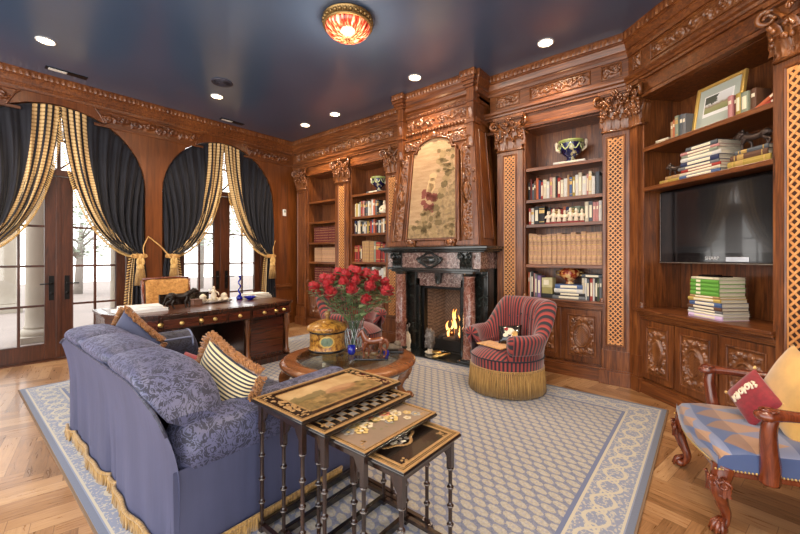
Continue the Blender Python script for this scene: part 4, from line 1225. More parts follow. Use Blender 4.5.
# ------------------------------------------------------------------ curtains
def curtain(yc, sg, label, cs):
    """sg +1: panel on the corner side of the door, -1: the other; hangs from the arch, tied back at its side"""
    t = thing('curtain', label, 'curtain', (WX-.04, yc+sg*.9, .0), 0, 'navy curtains with gold braid')
    R = .955
    def H(s):
        a = s*PI/2
        return (yc+sg*R*math.cos(a), SPR+R*math.sin(a))
    seed = 1.7*yc+sg
    def P(s, tt, o=0):
        h = H(s)
        T0 = (yc+sg*lerp(.935,.79,s), lerp(1.33,1.37,s)); ctl = (yc+sg*lerp(.95,.10,s**.8), lerp(1.75,1.62,s))
        y, z = bez(h, ctl, T0, tt)
        amp = (.008+.03*min(1,tt*3))*(1-.35*tt)
        x = WX-.045+.055*math.sin(PI*min(1,tt*1.1)*.5)+.02*s + amp*math.sin(2*PI*s*(9+.0)+seed+1.3*math.sin(3*tt+s*4)) + .4*amp*math.sin(2*PI*s*21+seed*2) + o
        return (x, y, z)
    b = B(); b.grid(lambda u, v: P(u, v), 150, 34)
    def Q(s, tt, o=0):   # below the tie
        y = yc+sg*lerp(lerp(.935,.79,s), lerp(1.0,.70,s), min(1,tt*1.4)**.6); z = lerp(lerp(1.33,1.37,s), .02, tt)
        x = WX-.045+.055+.02*s+(.012+.03*tt)*math.sin(2*PI*s*5+seed) + o
        return (x, y, z)
    b.grid(lambda u, v: Q(u, v), 70, 14)
    cl = b.build('curtain_cloth', M['navy'], t, world=True, solid=.004)
    b = B()
    def off_s(tt, off):      # cloth parameter at a given distance from the leading edge
        a, c = P(1.0, tt), P(.9, tt)
        g_ = max(.02, math.hypot(a[1]-c[1], a[2]-c[2]))/.1
        return 1-off/g_
    for o0, o1 in ((.008,.046),(.066,.102),(.122,.160),(.184,.226)):
        def pt(u, v, o0=o0, o1=o1):
            k = lerp(1.2, .74, min(1, v*1.6)); return P(max(.3, off_s(v, lerp(o0,o1,u)*k)), v, .008)
        b.grid(pt, 4, 70, uvscale=(1,64))
        b.grid(lambda u, v: Q(1-lerp(o0,o1,u)*.9, v, .008), 4, 24, uvscale=(1,46))
    b.build('gold_braid', M['goldtrim'], t, world=True)
    b = B(); r = random.Random(int(yc*100))
    for k in range(95):
        tt = k/95; p = P(1.0, tt, .004); q = P(.985, tt)
        L = .05
        d = Vector((0, -sg*.75, -.65)) if True else None
        tip = (p[0]+r.uniform(-.01,.01), p[1]+d.y*L, p[2]+d.z*L)
        b.tube([p, lerp3(p, tip, .4), lerp3(p, tip, .8), tip], [.004,.005,.0125,.003], 5)
    for k in range(34):
        p = Q(1.0, k/34, .004); tip = (p[0], p[1]-sg*.045, p[2]-.02)
        b.tube([p, lerp3(p, tip, .8), tip], [.004,.011,.003], 5)
    b.build('bobble_fringe', M['goldfab'], t, world=True)
def tieback(yt, zt, hook, label):
    t = thing('curtain_tieback', label, 'tieback', (WX+.06, yt, zt), 0, 'gold rope tiebacks')
    b = B()
    for k in (0,1):
        b.tube([(WX+.07+.016*math.cos(a*6)+.0, yt+.095*math.cos(a), zt-.01+.05*math.sin(a)*(.3)+.018*k) for a in [PI*q/20*2 for q in range(20)]], .012, 6, closed=True)
        pts = smooth_path([(WX+.07, yt+(.06 if hook[0]>yt else -.06), zt+.01+.015*k), lerp3((WX+.07,yt,zt),(WX+.03,hook[0],hook[1]),.5), (WX+.02, hook[0], hook[1])], 8)
        b.tube(pts, .008, 6)
    b.build('cord', M['rope'], t, world=True)
    b = B()
    x = WX+.125
    b.tube([(x-.02,yt,zt),(x,yt,zt-.05)], .009, 6)
    for k in range(-1, 2):
        c = (x+.01*abs(k), yt+.03*k, 0)
        b.lathe([(.012,zt-.03),(.02,zt-.06),(.026,zt-.09),(.018,zt-.12),(.022,zt-.13)], c, 10)
    b.lathe([(.03,zt-.12),(.045,zt-.14),(.05,zt-.17),(.042,zt-.195)], (x,yt,0), 14)
    ts = b.build('tassel', M['goldfab'], t, world=True)
    b = B(); n = 30
    for k in range(n):
        a = 2*PI*k/n
        for q in (1,.6):
            b.tube([(x+.04*q*math.cos(a), yt+.044*q*math.sin(a), zt-.185),(x+.05*q*math.cos(a), yt+.058*q*math.sin(a), zt-.30),(x+.055*q*math.cos(a+.1), yt+.07*q*math.sin(a+.1), zt-.43)], [.006,.0065,.005], 4)
    b.build('tassel_skirt', M['fringe'], ts, world=True)
YH = 1.935
for yc, nm, tb in ((.955,'first',((-1,(-.03,1.62)),(1,(YH,1.64)))), (3.11,'second',((-1,(YH,1.66)),(1,(4.09,1.66))))):
    curtain(yc, -1, 'navy velvet curtain with gold braid, %s' % ('the panel nearly cut off at the picture edge' if nm=='first' else 'the panel behind the gold desk chair'), nm)
    curtain(yc, 1, 'navy velvet curtain with gold braid, %s' % ('desk side of the first door, behind the paper stacks' if nm=='first' else 'on the thermostat side of the second door'), nm)
    for sg, hk in tb:
        lab = {('first',-1):'gold rope tieback with tassel at the outer edge of the first door',('first',1):'gold rope tieback with long tassel hanging above the stacked papers on the desk',('second',-1):'gold rope tieback with tassel hanging just above the gold desk chair',('second',1):'gold rope tieback with tassel above the books at the corner end of the desk'}[(nm,sg)]
        tieback(yc+sg*.855, 1.36, hk, lab)
# ------------------------------------------------------------------ sofa
SX0, SX1, SYB = -3.76, -1.735, .60
sofa = thing('sofa', 'blue velvet roll-arm sofa seen from behind, with damask cushions and a gold fringed skirt', 'sofa', ((SX0+SX1)/2, 1.1, ZR))
def endfall(x):      # 0 in the middle, 1 at the very end of the back
    e = max(0, (x-(SX1-.42))/.42); f = max(0, ((SX0+.22)-x)/.22)
    return e, f
def back_h(x):
    e, f = endfall(x)
    return .85 - .215*max(0,(e+.25)/1.25)**2.6*(1 if e > 0 else 0) - .0*e - .10*f**2
def zw(x):
    e, f = endfall(x); return .765 - .115*e**2.0 - .045*max(0,e-.85)/.15 - .06*f**2
# outer back cloth
b = B()
def outer(u, v):
    x = lerp(SX0, SX1, u); t = v
    z = lerp(.02, zw(x), t)
    fold = .010*math.sin(x*9)*(1-t)**1.5
    for xs in (-3.55,-2.72,-2.58): fold += .022*math.exp(-((x-xs)/.022)**2)*max(0, 1-t*1.5)
    rise = max(0, (t-.55)/.45)
    return (x, SYB - .05*rise**2 + fold + .035*(endfall(x)[0]**4) + .006*math.sin(x*23+2*t)*(1-t), z)
b.grid(outer, 120, 16)
b.build('outer_back', M['velvet'], sofa, world=True)
b = B(); b.tube([(x, outer((x-SX0)/(SX1-SX0),1)[1]-.004, zw(x)) for x in [lerp(SX0,SX1,k/50) for k in range(51)]], .007, 6); b.build('welt', M['darkdamask'], sofa, world=True)
# three rolled back cushions
seams = [SX0-.005, -3.15, -2.53, SX1-.06]
for i in range(3):
    b = B(); xa, xb = seams[i], seams[i+1]
    def roll(u, v, xa=xa, xb=xb, i=i):
        x = lerp(xa, xb, u)
        puff = 1 - (abs(2*u-1))**5*.13
        if i == 0: puff = 1-(abs(2*u-1))**(3.0 if u < .5 else 6)*(.3 if u < .5 else .13)
        if i == 2 and u > .5: puff = 1-(abs(2*u-1))**4*.36
        xx = min(max(x, SX0), SX1+.02); hh = back_h(xx); w = zw(xx)
        P = [(SYB-.05, w-.005), (SYB-.062, lerp(w,hh,.45)), (SYB-.02, lerp(w,hh,.85)), (SYB+.09, hh), (SYB+.20, hh-.015), (SYB+.285, hh-.085), (SYB+.30, hh-.19), (SYB+.29, .46)]
        a = v*(len(P)-1); k = min(int(a), len(P)-2); f = a-k
        p0 = P[max(k-1,0)]; p1 = P[k]; p2 = P[k+1]; p3 = P[min(k+2,len(P)-1)]
        q = [.5*((2*p1[j])+(-p0[j]+p2[j])*f+(2*p0[j]-5*p1[j]+4*p2[j]-p3[j])*f*f+(-p0[j]+3*p1[j]-3*p2[j]+p3[j])*f**3) for j in (0,1)]
        cy, cz = SYB+.12, w-.1
        return (x, cy+(q[0]-cy)*puff, cz+(q[1]-cz)*puff)
    b.grid(roll, 26, 34)
    # end caps
    for u in (0, 1):
        ring = [roll(u, k/34) for k in range(35)]
        b.add(ring, [tuple(range(35))])
    b.build('back_cushion', M['damask'], sofa, world=True)
# arms: rolled top and straight velvet side
def arm(xo, s):
    """xo: outer face x; s: +1 for the near arm (outer side +x)"""
    yb, yf = SYB+.03, 1.67
    b = B()
    def roll(u, v):
        y = lerp(yb, yf, u); a = lerp(-.30*PI, 1.25*PI, v)
        r = .132 + .008*u; zc = .492 + .012*u
        end = 1 if u < .93 else math.sqrt(max(.02, 1-((u-.93)/.075)**2))
        if u < .08: end = math.sqrt(max(.02, 1-((.08-u)/.085)**2))
        cx = xo - s*(.125 + .01*u)
        return (cx + s*(r*1.05*math.cos(a))*end, y, zc + r*math.sin(a)*(.6+.4*end))
    b.grid(roll, 34, 26)
    b.add([roll(1, k/26) for k in range(27)], [tuple(range(27))]); b.add([roll(0, k/26) for k in range(27)], [tuple(range(27))])
    a = b.build('arm', M['damask'] if s > 0 else M['darkdamask'], sofa, world=True)
    b = B()
    def side(u, v):
        y = lerp(SYB+.01, yf-.03, u); t = v
        z = lerp(.02, .44, t)
        return (xo + s*(-.012+.012*(1-t) + .008*math.sin(y*11)*(1-t)), y, z)
    b.grid(side, 40, 8)
    b.box(min(xo-s*.03,xo-s*.26), SYB+.1, .02, max(xo-s*.03,xo-s*.26), yf-.03, .46)
    b.build('arm_side', M['velvet'], a, world=True)
    b = B(); b.tube([roll(k/30, .0) for k in range(31)], .006, 6); 
    if s < 0: b.tube([roll(.96, k/20) for k in range(21)], .007, 6)
    b.build('arm_welt', M['velvet'], a, world=True)
arm(SX1, 1); 
SXF = SX0+.0
def fararm():
    b = B(); yb, yf = SYB+.2, 1.46; xo = SX0
    def f(u, v):
        a = PI*v; y = lerp(yb, yf, u); e = 1 if u < .88 else math.sqrt(max(.03,1-((u-.88)/.125)**2))
        return (xo+.12-.12*math.cos(a)*1.0, y, .40+ (.02 if v in (0,1) else 0) + (.30*e)*math.sin(a)**.45)
    b.grid(f, 26, 22); b.add([f(1,k/22) for k in range(23)], [tuple(range(23))]); b.box(xo+.01,yb,.02,xo+.23,yf-.02,.44)
    a = b.build('arm', M['darkdamask'], sofa, world=True)  # arm's inner face lies in shade, put in as the darker damask
    b = B(); b.tube([f(.9, k/22) for k in range(2,21)], .008, 6); b.tube([f(k/20*.9, .78) for k in range(21)], .008, 6); b.build('arm_welt', simple('pale_blue_welt', (120,128,160), .7), a, world=True)
fararm()
b = B(); b.box(SX0+.05,SYB+.02,.03,SX1-.05,1.50,.30); b.build('base', M['velvet'], sofa, world=True, bevel=.02)
for i in range(2):
    xa = lerp(SX0+.25, SX1-.26, i/2); xb = lerp(SX0+.25, SX1-.26, (i+1)/2)
    b = B(); b.box(xa+.004,SYB+.28,.30,xb-.004,1.54,.46); b.build('seat_cushion', M['darkdamask'], sofa, world=True, bevel=.045, bseg=4)
b = B()
def skirt(path, n, r):
    L = len(path)
    for k in range(n):
        t = k/n*(L-1); i = min(int(t), L-2); p = lerp3(path[i], path[i+1], t-i)
        b.tube([(p[0]+r.uniform(-.004,.004), p[1]+r.uniform(-.004,.004), .075), (p[0]+r.uniform(-.008,.008), p[1]+r.uniform(-.012,.004), .014)], [.0085,.0075], 4)
r = random.Random(2)
pb = [(lerp(SX0-.008,SX1+.012,k/60), outer(k/60,0)[1]-.014, 0) for k in range(61)]
ps = [(SX1+.016, lerp(SYB,1.53,k/20), 0) for k in range(21)]
skirt(pb, 240, r); skirt(ps, 110, r)
b.tube([(p[0],p[1],.078) for p in pb]+[(p[0],p[1],.078) for p in ps], .010, 6)
b.build('bullion_fringe', M['fringe'], sofa, world=True)
# ------------------------------------------------------------------ pillows
def pillow(name, label, c, xd, yd, w, h, th, m, fringe=None, fm=None, two=None, cat='pillow', group=None):
    """c: centre; xd, yd: in-plane axes; superelliptic puffed square"""
    xd = Vector(xd).normalized(); yd = Vector(yd); yd = (yd-xd*yd.dot(xd)).normalized(); zd = xd.cross(yd)
    R3 = Matrix((xd, yd, zd)).transposed()
    t = thing(name, label, cat, c, group=group, rot=R3.to_euler())
    def face(sg):
        def f(u, v):
            a, q = 2*u-1, 2*v-1
            k = (1-abs(a)**2.6)*(1-abs(q)**2.6)
            pin = 1-.07*(1-abs(a)**2)*(abs(q)**3); pin2 = 1-.07*(1-abs(q)**2)*(abs(a)**3)
            return (a*w/2*pin2, q*h/2*pin, sg*th/2*max(0,k)**.55)
        return f
    b = B(); b.grid(face(1), 26, 26, 0); b.grid(face(-1), 26, 26, 1)
    b.build('cover', [m, two or m], t)
    if fringe:
        b = B(); rr = random.Random(9)
        n = int(2*(w+h)/.0026)
        f1 = face(1)
        for k in range(n):
            s = (k/n)*4; e = int(s); q = s-e
            uv = [(q,0),(1,q),(1-q,1),(0,1-q)][e]; nd = [(0,-1),(1,0),(0,1),(-1,0)][e]
            p = f1(*uv); p = (p[0], p[1], 0)
            for j in range(2):
                o = Vector((nd[0]*fringe*rr.uniform(.6,1.1)+rr.uniform(-.012,.012), nd[1]*fringe*rr.uniform(.6,1.1)+rr.uniform(-.012,.012), rr.uniform(-.9,.9)*fringe))
                o = o.normalized()*fringe*rr.uniform(.85,1.0)
                tip = (p[0]+o.x, p[1]+o.y, p[2]+o.z)
                b.tube([p, tip], [.0055,.0045], 3)
        b.build('brush_fringe', fm or M['fur'], t)
    return t, face(1)
pillow('pillow', 'dull blue pillow with thick tan brush fringe propped in the far corner of the sofa', (-3.50,.92,.645), (.75,.40,-.60), (.28,.12,.75), .42, .42, .15, M['navyp'], .045, two=simple('olive_linen', (84,78,72), .9))
pillow('pillow', 'cream and navy striped pillow with tan brush fringe against the roll arm of the sofa', (-2.085,.96,.595), (.97,.10,-.30), (.28,.20,.92), .48, .46, .15, M['bwstripe'], .048, two=M['bluestripe'])
pillow('pillow', 'small crimson velvet pillow lying between the two fringed sofa pillows', (-2.95,1.15,.52), (.8,.5,-.2), (-.3,.5,.6), .26, .24, .10, M['fabricred'])
# ------------------------------------------------------------------ nest of tables
def legprof(b, x, y, z0, z1, r=.011):
    n = 4; pr = []
    H = z1-z0
    for k in range(n):
        a = z0+H*k/n; c = z0+H*(k+1)/n
        pr += [(r*1.0,a),(r*.82,a+.012),(r*.85,c-.025),(r*1.05,c-.014),(r*1.5,c-.009),(r*1.5,c-.004),(r,c)]
    b.lathe(pr, (x,y,0), 10)
    for k in range(n):
        c = z0+H*(k+1)/n
        b.lathe([(r*1.4,c-.0085),(r*1.53,c-.007),(r*1.53,c-.0062),(r*1.4,c-.005)], (x,y,0), 10, 1)
def nest_table(label, x0, x1, y0, y1, z, paint, deco=None):
    xc, yc = (x0+x1)/2, (y0+y1)/2
    t = thing('nesting_table', label, 'side table', (xc,yc,ZR), 0, 'nest of four lacquered tables')
    z = z-ZR
    a, c = (x1-x0)/2, (y1-y0)/2
    b = B(); b.box(-a,-c,z-.02,a,c,z)
    b.box(-a-.004,-c-.004,z-.016,a+.004,c+.004,z-.006)
    tp = b.build('table_top', M['black'], t, bevel=.003)
    b = B()
    for d, w, h in ((0,.012,.0025),(.018,.003,.0012)):
        b.box(-a+d,-c+d,z,a-d,-c+d+w,z+h); b.box(-a+d,c-d-w,z,a-d,c-d,z+h); b.box(-a+d,-c+d+w,z,-a+d+w,c-d-w,z+h); b.box(a-d-w,-c+d+w,z,a-d,c-d-w,z+h)
    r = random.Random(int(x0*-1000))
    for sx in (-1,1):
        for sy in (-1,1):
            for k in range(9):
                px_, py_ = sx*(a-.03-r.uniform(0,.05)), sy*(c-.03-r.uniform(0,.05))
                b.lathe([(.007,z),(.006,z+.0016)], (px_,py_,0), 6)
    b.build('gilt_border', M['gold'], tp)
    if paint: paint(tp, a, c, z)
    # apron with scalloped corners and twin end frames
    b = B()
    for sy in (-1, 1):
        y = sy*(c-.03)
        pr = [(-a+.03,z-.02),(-a+.03,z-.15),(-a+.05,z-.15),(-a+.055,z-.11),(-a+.075,z-.085),(-a+.09,z-.055),(a-.09,z-.055),(a-.075,z-.085),(a-.055,z-.11),(a-.05,z-.15),(a-.03,z-.15),(a-.03,z-.02)]
        b.prism(pr, y-.006, y+.006, 'y')
    for s in (-1,1):
        b.box(s*(a-.03)-.006,-c+.03,z-.055,s*(a-.03)+.006,c-.03,z-.02)
    b.build('apron', M['legwood'], t, bevel=.002)
    for sx in (-1,1):
        for sy in (-1,1):
            b = B(); x, y = sx*(a-.036), sy*(c-.03)
            b.box(x-.013,y-.012,z-.16,x+.013,y+.012,z-.03)
            legprof(b, x, y, .035, z-.155)
            b.box(x-.012,y-.012,.0,x+.012,y+.012,.04)
            b.build('leg', [M['legwood'], M['silver']], t)
    b = B(); x = -a+.036
    b.box(x-.012,-c+.03,.015,x+.012,c-.03,.05)
    b.build('stretcher', M['black'], t, bevel=.003)
    for sy in (-1,1):
        b = B(); y = sy*(c-.03)
        b.prism([(-a-.0,0),(-a+.02,0),(-a+.05,.02),(a-.05,.02),(a-.02,0),(a+.0,0),(a-.01,.025),(a-.06,.04),(-a+.06,.04),(-a+.01,.025)], y-.011, y+.011, 'y'); b.build('foot_rail', M['legwood'], t)
    return t
def paint_landscape(tp, a, c, z):
    g = G('painted_landscape')
    v = g.sep(g.tc('Generated'))
    n = g.noise(g.tc(), 9, 6, .6, .5); n2 = g.noise(g.tc(), 30, 4)
    sky = g.ramp(n, [(.3, srgb(160,124,76)), (.7, srgb(196,166,120))]); land = g.ramp(n2, [(.3, srgb(76,62,32)), (.5, srgb(122,98,54)), (.7, srgb(160,128,80))])
    f = g.m('LESS_THAN', g.m('ADD', g.m('SUBTRACT', 1.0, v[0]), g.m('MULTIPLY', g.m('SUBTRACT', n, .5), .9)), .46)
    col = g.mix(f, sky, land)
    mount = g.m('LESS_THAN', g.m('ADD', g.m('POWER', g.m('MULTIPLY', g.m('SUBTRACT', v[1], .6), 4.5), 2.0), g.m('POWER', g.m('MULTIPLY', g.m('SUBTRACT', v[0], .55), 7.0), 2.0)), g.m('ADD', .6, g.m('MULTIPLY', n, .8)))
    col = g.mix(g.m('MULTIPLY', mount, .6), col, srgb(150,104,72))
    bush = g.m('MULTIPLY', g.m('LESS_THAN', v[1], .42), g.m('LESS_THAN', g.m('ABSOLUTE', g.m('SUBTRACT', g.m('ADD', v[0], g.m('MULTIPLY', n, .5)), .72)), .1))
    col = g.mix(g.m('MULTIPLY', bush, .75), col, srgb(86,78,40))
    g.set(color=col, rough=.3, coat=.4)
    b = B(); b.box(-a+.065,-c+.09,z,a-.055,c-.09,z+.0015); p = b.build('painted_scene', g.mat, tp)
    b = B()
    x0, x1, y0, y1 = -a+.06, a-.05, -c+.085, c-.085
    for q in ((x0,y0,x1,y0+.006),(x0,y1-.006,x1,y1),(x0,y0,x0+.006,y1),(x1-.006,y0,x1,y1)): b.box(q[0],q[1],z,q[2],q[3],z+.003)
    b.build('gilt_frame', M['gold'], p)
    r = random.Random(3)
    for s in (-1,1):
        b = B()
        for k in range(26):
            b.ball((r.uniform(-.10,.10), s*(c-.06+r.uniform(-.02,.02)), z+.001), (r.uniform(.008,.02), r.uniform(.006,.013), .0015), 7, 4)
        b.build('gilt_scroll', M['gold'], tp)
def paint_checker(tp, a, c, z):
    b = B(); n = 8; w = (2*a-.08)/n
    m = int((2*c-.1)/w)
    for i in range(n):
        for j in range(m):
            x = -a+.04+i*w; y = -m*w/2+j*w
            b.box(x,y,z,x+w*.96,y+w*.96,z+.0012, (i+j)%2)
    b.build('checker_inlay', [M['black'], simple('pearl_inlay', (120,116,110), .3, .2, var=.5, vscale=60)], tp)
    b = B()
    for j in range(m+1): b.box(-a+.035,-m*w/2+j*w-.002,z,a-.035,-m*w/2+j*w+.002,z+.002)
    b.build('gilt_lines', M['gold'], tp)
def paint_flowers(tp, a, c, z):
    b = B(); b.box(-a+.022,-c+.022,z,a-.022,c-.022,z+.001); p = b.build('painted_ground', simple('taupe_ground', (132,110,90), .35, coat=.4, var=.12, vscale=8), tp)
    b = B(); r = random.Random(11)
    def disc(x, y, rx, ry, m, zz):
        n = 10; ring = []
        for k in range(n):
            q = r.uniform(.8,1.15); ring.append((x+rx*q*math.cos(2*PI*k/n), y+ry*q*math.sin(2*PI*k/n), zz))
        b.add(ring, [tuple(range(n))], m)
    for k in range(46):
        x, y = max(-.09,min(.09,r.gauss(0,.05))), max(-.15,min(.15,r.gauss(0,.09))); disc(x, y, r.uniform(.006,.016), r.uniform(.005,.011), 3, z+.0013)
    for k in range(26):
        x, y = max(-.11,min(.11,r.gauss(0,.05))), max(-.17,min(.17,r.gauss(0,.095))); m = r.choice((0,0,1,2,4,0)); s = r.uniform(.018,.034)
        for q in range(5):
            an = 2*PI*q/5; disc(x+s*.55*math.cos(an), y+s*.55*math.sin(an), s*.55, s*.5, m, z+.0016+.0001*k)
        disc(x, y, s*.3, s*.3, 4 if m != 4 else 0, z+.0018+.0001*k)
    b.build('painted_flower_pattern', [simple('cream_petal', (226,206,172), .5), simple('coral_petal', (206,120,92), .5), simple('grey_petal', (160,156,150), .5), simple('painted_leaf', (116,108,70), .5), simple('straw_petal', (214,180,110), .5)], p)
def paint_cartouche(tp, a, c, z):
    b = B(); r = random.Random(2); yc = -.02
    for k in range(40):
        an = 2*PI*k/40; q = 1+.18*math.cos(4*an); b.ball((.055*q*math.cos(an)-.02, yc+.085*q*math.sin(an), z+.001), (.009,.009,.0022), 6, 4)
    d = b.build('gilt_cartouche', M['gold'], tp)
    b = B()
    for k in range(26): b.ball((r.uniform(-.04,.04)-.02, yc+r.uniform(-.055,.055), z+.001), (r.uniform(.006,.012), r.uniform(.006,.012), .0018), 6, 4, k%2)
    b.build('pearl_inlay', [M['ivory'], M['silver']], d)
    b = B(); 
    for s in (-1,1):
        for k in range(50): b.ball((s*(a-.034), lerp(-c+.03,c-.03,k/49), z), (.009,.007,.002), 6, 4)
        for k in range(36): b.ball((lerp(-a+.03,a-.03,k/35), s*(c-.034), z), (.007,.009,.002), 6, 4)
    b.build('gilt_scrollwork', M['gold'], tp)
nest_table('largest lacquer nesting table with a painted golden landscape top, next to the sofa arm', -1.725,-1.325,.955,1.61,.66, paint_landscape)
nest_table('lacquer nesting table with checkerboard inlay, mostly under the landscape table', -1.60,-1.225,.995,1.575,.622, paint_checker)
nest_table('lacquer nesting table with a painted flower bouquet on a taupe top', -1.40,-1.04,1.045,1.545,.584, paint_flowers)
nest_table('smallest lacquer nesting table with a black top and pearl cartouche, pulled farthest from sofa', -1.215,-.88,1.09,1.505,.546, paint_cartouche)
# ------------------------------------------------------------------ coffee table and what stands on it
CT = (-2.52, 2.33); CZ = .455
ct = thing('coffee_table', 'round carved wooden coffee table with an inset glass top on scrolled legs', 'coffee table', CT+(ZR,))
z = CZ-ZR
b = B(); b.lathe([(.455,z-.05),(.455,z-.004),(.465,z-.001),(.5,z),(.53,z-.006),(.56,z-.004),(.59,z-.012),(.605,z-.03),(.60,z-.045),(.58,z-.055),(.565,z-.075),(.54,z-.085),(.46,z-.085),(.455,z-.05)], n=64, cap=False)
b.build('rim', M['tablewood'], ct)
b = B(); b.lathe([(.462,z-.012),(.466,z-.008),(.466,z+.002),(.46,z+.005)], n=56); b.build('glass_top', M['tableglass'], ct)
for k in range(4):
    a = math.radians(57.5+90*k); d = Vector((math.cos(a), math.sin(a)))
    b = B(); pts = smooth_path([(.50,z-.07),(.56,z-.13),(.555,z-.2),(.50,z-.27),(.485,.10),(.53,.035),(.57,.02)], 5)
    b.tube([(d.x*p, d.y*p, q) for p, q in pts], [lerp(.055,.03,min(1,k2/20)) for k2 in range(len(pts))], 10, flat=.8)
    b.ball((d.x*.575, d.y*.575, .03), (.04,.04,.03), 10, 7)
    for j in range(4):
        e = lerp(-.6,.6,j/3); b.ball((d.x*.60-d.y*e*.045, d.y*.60+d.x*e*.045, .022), (.018,.018,.02), 7, 5)
    leaf(b, (d.x*.555, d.y*.555, z-.26), (d.x,d.y,0), (-d.y,d.x,0), .08, .17, .04)
    b.build('leg', M['tablewood'], ct)
ZG = CZ+.006
# painted tin box
bx = thing('tea_box', 'round ochre painted box with domed lid and brass-coloured finial on the coffee table', 'box', (-2.80,2.31,ZG)); bx.scale = (1.06,1.06,1.28)
def mk_ochre():
    g = G('painted_ochre'); n = g.noise(g.tc(), 26, 5, .65, .8)
    g.set(color=g.ramp(n, [(.38, srgb(84,50,20)), (.46, srgb(160,104,36)), (.62, srgb(206,154,70))]), rough=.3, coat=.3); return g.mat
och = mk_ochre()
b = B(); b.lathe([(.158,0),(.165,.006),(.165,.02),(.158,.026),(.155,.03),(.155,.15),(.16,.154)], n=40); b.build('body', och, bx)
b = B(); b.lathe([(.166,.005),(.168,.01),(.168,.018),(.166,.022)], n=40); b.lathe([(.157,.14),(.16,.146),(.157,.152)], n=40); b.build('dark_bands', M['black'], bx)
b = B(); b.lathe([(.16,.154),(.178,.158),(.18,.176),(.172,.186),(.15,.198),(.09,.22),(.03,.232),(.014,.236)], n=40); ld_ = b.build('lid', och, bx)
b = B(); b.lathe([(.012,.234),(.018,.24),(.012,.248),(.026,.262),(.028,.275),(.018,.29),(.004,.295)], n=16); b.build('finial', M['gold'], ld_)
b = B()
ad = math.atan2(-2.40, 2.71)
for (w, h, q, m) in ((.62,.042,.0012,0),(.5,.032,.0024,1)):
    n = 26; vs = []
    for k in range(n):
        an = 2*PI*k/n; th_ = ad+w*.9*math.cos(an)*.75; R_ = .155+q
        vs.append((R_*math.cos(th_), R_*math.sin(th_), .088+h*math.sin(an)))
    c0 = ((.155+q+.006)*math.cos(ad), (.155+q+.006)*math.sin(ad), .088)
    b.add(vs+[c0], [(k,(k+1)%n,n) for k in range(n)], m, True)
b.build('painted_cartouche', [simple('gilt_rim_paint', (206,170,90), .4), simple('sea_scene_paint', (112,128,104), .4, var=.5, vscale=40)], bx)
# vase of roses
VX, VY = -2.62, 2.48
vs_ = thing('crystal_vase', 'tall clear crystal vase holding the red roses on the coffee table', 'vase', (VX,VY,ZG))
b = B(); b.lathe([(.002,.0),(.07,0),(.075,.008),(.072,.03),(.08,.12),(.092,.22),(.104,.29),(.108,.295),(.10,.29),(.088,.22),(.076,.12),(.066,.035),(.002,.03)], n=28)
b.build('glass_body', M['crystal'], vs_)
b = B()
for k in range(14):
    a = 2*PI*k/14
    b.tube([(.075*math.cos(a), .075*math.sin(a), .03),(.084*math.cos(a+.3), .083*math.sin(a+.3), .12),(.095*math.cos(a+.6), .095*math.sin(a+.6), .22)], .0022, 4)
    b.tube([(.074*math.cos(a), .074*math.sin(a), .03),(.083*math.cos(a-.3), .083*math.sin(a-.3), .12),(.095*math.cos(a-.6), .095*math.sin(a-.6), .22)], .0022, 4)
b.build('cut_pattern', simple('crystal_facets', (206,214,216), .08, coat=.8), vs_)
def bloom(b, c, r_, up):
    up = Vector(up).normalized(); sx = up.orthogonal().normalized(); sy = up.cross(sx); c = Vector(c)
    rr = random.Random(int(c.x*1e4))
    b.ball(tuple(c), r_*.55, 8, 6)
    for ring_, (n, rad, tilt, hgt) in enumerate(((3,.42,.15,.95),(4,.62,.35,.85),(5,.82,.75,.62))):
        for k in range(n):
            a = 2*PI*k/n+ring_*.6+rr.uniform(-.2,.2)
            d = sx*math.cos(a)+sy*math.sin(a); s = up.cross(d)
            def f(u, v):
                q = (u-.5)*2
                ww = math.sin(PI*min(.999,.12+v*.8))**.6
                rad2 = rad*(.35+.65*math.sin(v*PI*.62))
                return tuple(c + d*(r_*(rad2*math.cos(q*.9)+tilt*.45*max(0,v-.6)*1.5)) + s*(r_*q*ww*.75*rad/.62*(.8)) + up*(r_*(-.6+hgt*1.75*v - .25*max(0,v-.8)*tilt*3)))
            b.grid(f, 6, 6)
rose_proto = None
rr = random.Random(21)
spots = []
heads = [(304,293),(313,287),(322,294),(330,282),(338,279),(345,292),(349,284),(356,296),(358,282),(365,277),(366,291),(374,272),(377,285),(381,271),(389,276),(393,283),(386,293),(391,295),(378,292),(340,270),(352,273),(328,274),(362,269)]
def unproj(u, v, D):
    th = math.radians(39.5); F = (-math.sin(th), math.cos(th)); R_ = (math.cos(th), math.sin(th))
    return (F[0]*D+R_[0]*(u-400)/374*D, F[1]*D+R_[1]*(u-400)/374*D, 1.36+(256-v)/374*D)
